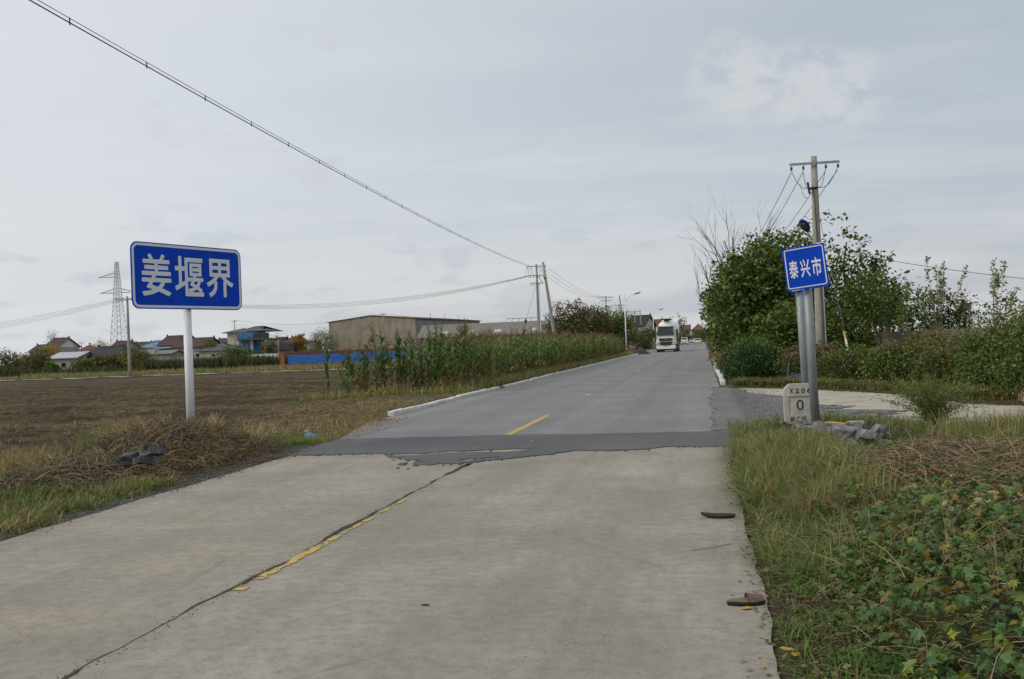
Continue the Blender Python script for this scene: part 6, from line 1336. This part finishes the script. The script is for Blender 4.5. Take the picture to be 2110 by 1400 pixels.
for i in range(n):
    for j in range(n): F.append((i*(n+1)+j, (i+1)*(n+1)+j, (i+1)*(n+1)+j+1, i*(n+1)+j+1))
cm.add(V, F); tag(cm.build('chaff_heap', M['chaff'], None, True), 'tan heap of chaff behind the dry stem heap on the right verge', 'heap')
o = bpy.data.objects['chaff_heap']
for lab, px, py, Y, r, mt, st in (('rusty dry straw heap at the right kerb past the rounded bush', 1458, 722, 72, .9, 'chaff', 'grassdry'), ('dark soil mound at the end of the corn by the banded lamp', 1312, 722, 116, 1.6, 'mound', None), ('small dry straw heap beside the far clipped bush', 1342, 708, 168, 1.3, 'chaff', 'grassdry'), ('brown straw heap at the lane edge by the dark bush', 2005, 815, 22.6, .55, 'chaff', 'stem')):
    p = at(px, py, Y); x = max(p.x, 1.15) if px > 1400 else p.x
    if Y == 22.6: x = 7.0
    m = MB(); V = []; F = []; n = 10
    for i in range(n+1):
        for j in range(16): u = i/n; a = j/16*6.283; h = r*(.75 if st else .42)*(1-u*u)*(1+.25*math.sin(2*a+u*5)); V.append((math.cos(a)*u*r*(1+.1*math.sin(3*a)), math.sin(a)*u*r*1.2, h+rnd.uniform(-.03, .03)*r-.05))
    for i in range(n):
        for j in range(16): F.append((i*16+j, (i+1)*16+j, (i+1)*16+(j+1) % 16, i*16+(j+1) % 16))
    t = thing('straw_heap' if st else 'soil_mound', lab, 'heap', (x, Y, gz1(x, Y))); m.add(V, F); m.build('mound', M[mt], t, True)
    if st:
        q = np.random.default_rng(int(Y)); nn = 500; a = q.uniform(0, 6.28, nn); u = q.uniform(0, 1, nn)**.5; Q = np.stack([x+np.cos(a)*u*r, Y+np.sin(a)*u*r*1.2, gz1(x, Y)+r*.75*(1-u*u)-.03], 1); b = blades('straw', Q, .35*r, st, int(Y)+1, None, 1.2, .012*max(1, r), 'stuff'); local(b, t)
# ------------------------------------------------------------------ vines with lobed leaves
ang = []; rad = []
for k, (a, r) in enumerate(((-80, .25), (-48, .62), (-25, .38), (0, .0), (8, .85), (34, .44), (62, .72), (75, .46), (90, 1.0), (105, .46), (118, .72), (146, .44), (172, .85), (205, .38), (228, .62), (260, .25))):
    if r > 0: ang.append(R(a)); rad.append(r)
LV = [(0, 0, 0)] + [(math.cos(a)*r*.55, math.sin(a)*r*.55+.12, .16*math.sin(3*a)*r-.22*r*r) for a, r in zip(ang, rad)]; LF = [(0, i, i+1) for i in range(1, len(ang))] + [(0, len(ang), 1)]
rng = np.random.default_rng(400)
vn = thing('vine_patch', 'creeping vine with lobed green leaves on the right verge', 'vine', (1.2, 6.2, gz1(1.2, 6.2)))
def vine_pts(n, seed, lo=.05, hi=.34):
    q = np.random.default_rng(seed); X = q.uniform(.42, 4.2, n); Y = q.uniform(3.8, 9.6, n)
    k = (X > np.where(Y < 6.2, .62, .50)+.10*np.sin(Y*2.1)) & (q.uniform(size=n) < np.clip(.72+.5*fbm(X, Y, 401, 5, 1.9), .15, 1)) & (q.uniform(size=n) > .99*blob(X, Y, 2.55, 10.2, 1.05, 1.55)) & (q.uniform(size=n) < 1-.8*sm(Y, 8.3, 9.6)); X, Y = X[k], Y[k]
    return np.stack([X, Y, gz(X, Y)+q.uniform(lo, hi, len(X))*sm(X, .5, 1.2)*np.clip(.7+.6*fbm(X, Y, 411, 3, 2.4), .25, 1.5)+.02], 1)
P = vine_pts(13000, 402); P = P[np.argsort(np.hypot(P[:, 0], P[:, 1]))]
LM = []
for s in range(3):
    q = np.random.default_rng(s); v = np.array(LV)+q.normal(0, .03, (len(LV), 3)); me = np_mesh('leaf', v, np.array(LF)); LM.append(me)
vis = np.array([((p[0]-0)/p[1] < .60) and p[1] > 4.3 for p in P]); near_i = np.nonzero(vis)[0][:300]; far_i = np.setdiff1d(np.arange(len(P)), near_i)
VL = []
for c in ((.03, .066, .014), (.05, .105, .026), (.042, .088, .032), (.085, .13, .024), (.026, .052, .012), (.15, .15, .02), (.055, .105, .045), (.07, .09, .02), (.04, .075, .018), (.06, .045, .02)):
    VL.append(leafmat('vine_leaf_tone', [c, tuple(x*1.1 for x in c)], .45, .3, .35, 2.0))
LMM = []
for me in LM:
    for mt in VL: c = me.copy(); c.materials.append(mt); LMM.append(c)
for i in near_i:
    o = bpy.data.objects.new('leaf', LMM[int(rng.integers(0, len(LMM)))]); COL.objects.link(o); o.parent = vn; o.location = Vector(P[i])-vn.location; s = rng.uniform(.06, .125); o.scale = (s, s*rng.uniform(.8, 1.2), s); o.rotation_euler = (rng.normal(0, .6), rng.normal(0, .6), rng.uniform(0, 6.28))
Rm = frames(rng, len(far_i), .2, 1.3)*rng.uniform(.045, .125, len(far_i))[:, None, None]; V, F = inst(np.array(LV), LF, Rm, P[far_i]); local(link('leaves', np_mesh('leaves', V, F), M['vine'], None, 'stuff'), vn)
P = vine_pts(24000, 403, .0, .20); local(leaves('small_leaves', P, .045, M['vinesmall'], None, 404, .2, 1.2, 'stuff'), vn)
P = vine_pts(2600, 405, 0, .2); local(strands('vine_stems', P, .40, .0026, 'stem', 406, None, .5), vn)
X = rng.uniform(.36, 1.1, 2600); Y = rng.uniform(4.0, 8.8, 2600); k = X < .5+.25*np.abs(np.sin(Y*1.9))+.2*rng.uniform(size=2600); P = np.stack([X[k], Y[k], gz(X[k], Y[k])+.02], 1)
strands('edge_debris', P, .14, .003, 'stemdark', 407, None, .4); leaves('edge_dead_leaves', P[::2]+rng.normal(0, .03, P[::2].shape)*np.array([1, 1, .3]), .05, M['leaf_dry'], None, 408, .2, 1, 'stuff')
X = rng.normal(.55, .14, 1500); Y = rng.uniform(8.5, 15, 1500); k = X > .36; P = np.stack([X[k], Y[k], gz(X[k], Y[k])+.03], 1); leaves('edge_brown_leaves', P, .05, M['leaf_dry'], None, 409, .2, 1, 'stuff')
Y = rng.uniform(4.6, 16, 420); X = .34-np.abs(rng.normal(0, .07, 420)); leaves('slab_edge_litter', np.stack([X, Y, 0*X+.006], 1), .035, M['leaf_dry'], None, 412, .1, 3, 'stuff')
# ------------------------------------------------------------------ rubble, gravel
def chunk(seed, sx, sy, sz):
    rnd = random.Random(seed); n = rnd.randint(6, 8); bm = bmesh.new(); top = []; bot = []
    for k in range(n):
        a = 6.283*k/n+rnd.uniform(-.25, .25); r = rnd.uniform(.75, 1.1)
        top.append(bm.verts.new((math.cos(a)*r*sx/2, math.sin(a)*r*sy/2, sz/2+rnd.uniform(-.08, .08)*sz))); bot.append(bm.verts.new((math.cos(a)*r*sx/2*rnd.uniform(.8, 1.1), math.sin(a)*r*sy/2*rnd.uniform(.8, 1.1), -sz/2+rnd.uniform(-.15, .15)*sz)))
    bm.faces.new(top); bm.faces.new(bot[::-1])
    for k in range(n): bm.faces.new((top[k], bot[k], bot[(k+1) % n], top[(k+1) % n]))
    bmesh.ops.triangulate(bm, faces=bm.faces[:]); bmesh.ops.subdivide_edges(bm, edges=bm.edges[:], cuts=1, use_grid_fill=True)
    for v in bm.verts: v.co += Vector((rnd.uniform(-1, 1), rnd.uniform(-1, 1), rnd.uniform(-1, 1)))*.075*min(sx, sy, sz*2)
    bmesh.ops.recalc_face_normals(bm, faces=bm.faces[:]); me = bpy.data.meshes.new('asphalt_chunk'); bm.to_mesh(me); bm.free(); return me
def put_chunk(seed, px, py, lift, sx, sy, sz, rot, label, group=None, yellow=False, z0=0.0):
    p = gp(px, py, lift); o = link('asphalt_chunk', chunk(seed, sx, sy, sz), M['rubble' if px > 1000 else 'rubbledark']); o.location = (p.x, p.y, max(lift, gz1(p.x, p.y)+sz*.3)); o.rotation_euler = rot; tag(o, label, 'rubble', group)
    if yellow: m = MB(); m.box((0, 0, sz/2+.006), (sx*.8, sy*.22, .012)); m.build('paint_remnant', M['yellow'], o)
rr = random.Random(77); lab = 'grey chunk of broken asphalt in the pile below the milestone'; grp = 'asphalt chunks by the milestone'
spots = [(1650, 891, .0, .30, .26, .14), (1665, 897, .02, .30, .26, .16), (1700, 884, .10, .34, .3, .14), (1705, 893, .16, .42, .34, .14), (1740, 891, .22, .55, .34, .15), (1780, 895, .18, .44, .4, .16), (1802, 896, .14, .36, .36, .16), (1725, 908, .12, .34, .26, .12), (1758, 912, .08, .26, .26, .14), (1790, 905, .16, .36, .34, .13), (1815, 905, .06, .26, .26, .14), (1735, 924, .02, .40, .28, .10), (1765, 928, .02, .34, .3, .10), (1822, 925, .02, .26, .22, .1), (1640, 897, .02, .14, .12, .08), (1700, 905, .03, .20, .18, .1), (1690, 912, .02, .16, .14, .08), (1745, 935, .01, .26, .2, .08), (1785, 935, .0, .24, .2, .08), (1616, 880, .0, .18, .14, .07), (1815, 890, .1, .24, .2, .12), (1770, 905, .04, .3, .3, .2), (1720, 898, .04, .4, .34, .2), (1690, 896, .03, .4, .3, .18)]
spots += [(1690+rr.uniform(0, 140), 880+rr.uniform(0, 50), rr.uniform(.0, .16), rr.uniform(.12, .26), rr.uniform(.10, .22), rr.uniform(.07, .15)) for k in range(16)]
for i, (px, py, lf, sx, sy, sz) in enumerate(spots): put_chunk(500+i, px, py, lf, sx, sy, sz*.72, (rr.uniform(-.6, .6), rr.uniform(-.55, .55), rr.uniform(0, 6.28)), lab, grp)
put_chunk(540, 1728, 880, .22, .48, .3, .10, (.12, .10, R(8)), 'asphalt chunk with a long yellow paint strip on top of the pile', None, True); put_chunk(541, 1762, 877, .24, .30, .22, .10, (.1, -.05, R(-5)), 'smaller asphalt chunk with a short yellow paint strip on the pile', None, True)
for i, (px, py, lf, sx, sy, sz) in enumerate([(268, 944, .30, .34, .2, .12), (312, 930, .38, .30, .22, .12), (330, 927, .36, .22, .18, .12), (296, 950, .26, .34, .24, .09), (262, 962, .18, .2, .18, .1), (240, 955, .18, .16, .16, .1), (155, 985, .06, .2, .18, .1), (148, 962, .1, .2, .1, .12)]):
    put_chunk(550+i, px, py, lf, sx, sy, sz, (rr.uniform(-.6, .6), rr.uniform(-.5, .5), rr.uniform(0, 6.28)), 'dark asphalt lump lying on the dry stem heap left of the road', 'asphalt lumps left of the road')
def pebbles(name, n, fx, fy, zf, s0, s1, mat, seed):
    q = np.random.default_rng(seed); X, Y = fx(q, n), fy(q, n); P = np.stack([X, Y, zf(X, Y)], 1); V, F = inst(ov, of, frames(q, n)*q.uniform(s0, s1, n)[:, None, None]*q.uniform(.6, 1.2, (n, 1, 3)), P); return link(name, np_mesh(name, V, F), M[mat], None, 'stuff')
pebbles('loose_gravel', 4200, lambda q, n: .3+np.abs(q.normal(0, .9, n)), lambda q, n: q.uniform(17, 31.5, n), lambda x, y: np.where(x < .45, .012, .0), .008, .026, 'gravelm', 600)
pebbles('edge_gravel', 1600, lambda q, n: .33-np.abs(q.normal(0, .12, n))+.1, lambda q, n: q.uniform(10, 17, n), lambda x, y: np.where(x < .3, .004, gz(x, y)+.004), .005, .016, 'gravelm', 601)
pebbles('verge_gravel', 3600, lambda q, n: -6.62+q.normal(0, .16, n), lambda q, n: q.uniform(8, 22, n), lambda x, y: np.where(x > -6.45, .006, gz(x, y)+.008), .006, .024, 'gravelm', 602)
pebbles('joint_crumbs', 700, lambda q, n: -3.24+q.normal(0, .045, n), lambda q, n: q.uniform(4.5, 14, n), lambda x, y: x*0+.003, .002, .010, 'dirt', 604)
pebbles('road_grit', 900, lambda q, n: q.uniform(-6.2, .2, n), lambda q, n: q.uniform(4.5, 14, n), lambda x, y: x*0+.002, .002, .007, 'gravelm', 603)
# ------------------------------------------------------------------ litter
def crumple(name, label, cat, loc, dims, mat, seed):
    bm = bmesh.new(); bmesh.ops.create_icosphere(bm, subdivisions=3, radius=.5); q = np.random.default_rng(seed)
    for v in bm.verts:
        c = v.co; k = 1+.35*float(fbm(np.array([c.x*6+c.z*3]), np.array([c.y*6-c.z*2]), seed, 4, 1.0, .6)[0]); v.co = Vector((c.x*dims[0]*k, c.y*dims[1]*k, max(-.3, c.z)*dims[2]*k))
    me = bpy.data.meshes.new(name); bm.to_mesh(me); bm.free(); o = link(name, me, mat); o.location = Vector(loc)+Vector((0, 0, dims[2]*.25)); return tag(o, label, cat)
crumple('rag', 'crumpled pale blue rag on the left verge beside the green tuft', 'rag', G3(642, 899), (.26, .18, .16), plain('rag_blue', (.10, .24, .32), .8, 0, .3, .3, 12), 1)
crumple('paper_scrap', 'small pink scrap beside the blue rag', 'litter', G3(632, 888), (.10, .08, .05), plain('scrap_pink', (.55, .25, .24), .8), 2)
w = crumple('plastic_wrapper', 'crumpled white plastic wrapper with red print in the right verge grass', 'litter', G3(1748, 1032)+Vector((0, 0, .06)), (.20, .13, .10), plain('wrapper_white', (.6, .6, .6), .4, 0, .5, .2, 10), 3)
m = MB(); m.box((0, -.05, .025), (.06, .04, .012), .3, 0, .5); m.build('red_print', M['red'], w)
crumple('plastic_scrap', 'pale crumpled plastic scrap on the creeper edge of the stem heap', 'litter', G3(1825, 1058)+Vector((0, 0, .05)), (.12, .07, .05), plain('scrap_pale', (.55, .56, .6), .5), 4)
crumple('blue_tarp', 'dark blue tarp scrap under the creeper hedge', 'tarp', T(3.05, 32.9), (.9, .5, .5), plain('tarp_blue', (.012, .03, .12), .5), 5)
for lab, p, h, lean_ in (('short teal stake in the hedge left of the grey posts', T(2.55, 33.2), .75, .12), ('teal stake standing in the large dark bush', T(7.0, 22.4), 1.6, -.3)):
    t = thing('stake', lab, 'stake', p); m = MB(); m.tube([(0, 0, -.05), (lean_, 0, h)], .028, 6); m.build('rod', plain('teal_paint', (.01, .14, .12), .5), t); m = MB(); m.tube([(lean_, 0, h), (lean_*1.03, 0, h+.03)], .034, 6); m.build('cap', M['darkplastic'], t)
def sole(L, W):
    P = []
    for k in range(24):
        a = 6.283*k/24; x = math.cos(a); y = math.sin(a); w_ = W*(.42+.10*x-.10*math.cos(2*a)*.6); P.append((x*L/2, y*w_))
    return P
sh = thing('shoe_sole', 'worn black rubber shoe sole with frayed rim lying on the concrete', 'shoe', (*gp(1480, 1067).xy, .0), R(-4)); P = sole(.31, .12); m = MB(); V = []; F = []; n = len(P)
for z, s in ((.002, .92), (.018, 1.0), (.030, .96)): V += [(x*s, y*s, z+.020*abs(x/.155)**2*(1 if x < 0 else .3)) for x, y in P]
for i in range(2):
    for k in range(n): F.append((i*n+k, i*n+(k+1) % n, (i+1)*n+(k+1) % n, (i+1)*n+k))
F += [tuple(range(n-1, -1, -1)), tuple(range(2*n, 3*n))]; m.add(V, F); m.build('sole', M['tyre'], sh, True)
m = MB()
for k in range(26): x = -.12+.01*k; m.box((x, .045, .040+.02*(x/.155)**2*(x < 0)), (.006, .006, .014)); 
m.build('frayed_rim', M['straw'], sh)
sl = thing('slipper', 'old brown slipper with black sole half under the verge plants', 'shoe', (*gp(1538, 1246).xy, .0), R(12)); P = sole(.235, .10); m = MB(); V = []; F = []
for z, s in ((.002, .95), (.014, 1.0), (.026, 1.0)): V += [(x*s, y*s, z) for x, y in P]
for i in range(2):
    for k in range(n): F.append((i*n+k, i*n+(k+1) % n, (i+1)*n+(k+1) % n, (i+1)*n+k))
F += [tuple(range(n-1, -1, -1)), tuple(range(2*n, 3*n))]; m.add(V, F); m.build('sole', M['tyre'], sl, True)
m = MB(); V = [(x*.96, y*.96, .0265) for x, y in P]+[(x*.90, y*.85, .034) for x, y in P]; m.add(V, [(k, (k+1) % n, n+(k+1) % n, n+k) for k in range(n)]+[tuple(range(n, 2*n))]); m.build('insole', plain('insole_brown', (.19, .12, .095), .8, 0, .3, .3, 14), sl, True)
m = MB(); V = []; F = []; q = 9
for i in range(5):
    x = .0+.025*i; hw = .047-.003*i
    for k in range(q+1): a = math.pi*k/q; V.append((x, math.cos(a)*hw, .028+math.sin(a)*(.042-.004*i)))
for i in range(4):
    for k in range(q): F.append((i*(q+1)+k, (i+1)*(q+1)+k, (i+1)*(q+1)+k+1, i*(q+1)+k+1))
m.add(V, F); m.build('upper', plain('upper_brown', (.15, .095, .08), .8, 0, .3, .3, 14), sl, True)
FLV = [(-.5, 0, 0), (-.25, .28, .06), (.2, .3, .10), (.5, .05, .02), (.3, -.28, .09), (-.2, -.3, .05), (0, 0, .0)]; FLF = [(6, i, (i+1) % 6) for i in range(6)]
def fallen(px, py, s, lab, rot, grp=None, col=0, lift=.006):
    p = gp(px, py); m = MB(); m.add([(x*s, y*s, z*s) for x, y, z in FLV], [f[::-1] for f in FLF]); o = m.build('fallen_leaf', M['leaf_fallen']); o.location = (p.x, p.y, (gz1(p.x, p.y) if (p.x > .36 or p.x < -6.5) else 0)+lift); o.rotation_euler = (0, 0, rot); tag(o, lab, 'leaf', grp)
fallen(1539, 1256, .075, 'yellow fallen leaf on the concrete beside the brown slipper', .3)
for i, (px, py) in enumerate(((1625, 1352), (1640, 1358), (1618, 1350), (1600, 1136), (1510, 963), (1534, 972), (1528, 1076), (1545, 1110), (1535, 1015), (1600, 1130), (1592, 1143), (1620, 1140), (1690, 1145), (1575, 1395))): fallen(px, py, .065 if i < 3 else .05, 'orange-yellow fallen leaf among the right verge plants', i*1.3, 'fallen leaves on the right verge', 0, .05 if i > 2 else .03)
fallen(1098, 912, .10, 'small yellow leaf on the dark asphalt strip', .8, None, 0, .02)
crumple('pebble', 'flat dark pebble alone on the concrete lane', 'stone', gp(876, 1248), (.05, .035, .012), plain('pebble_dark', (.04, .04, .042), .8), 9)
m = MB(); m.tube([(0, 0, .004), (.16, .12, .006), (.30, .26, .004)], .003, 5); o = m.build('straw_stalk', M['straw']); o.location = (*gp(1424, 1136).xy, .0); tag(o, 'single thin straw lying on the concrete near the shoe sole', 'straw')
c = G3(688, 818); cb = thing('corn_cob', 'orange corn cob on the ground at the corner of the corn', 'corn cob', c); m = MB(); m.tube([(0, 0, .05), (.05, 0, .05), (.15, .02, .05), (.2, .03, .05)], [.02, .035, .03, .008], 8); m.build('cob', plain('cob_orange', (.45, .22, .03), .7), cb, True); m = MB(); m.tube([(-.06, 0, .04), (0, 0, .05), (.06, .02, .06)], [.01, .03, .036], 6); m.build('husk', M['ear'], cb)
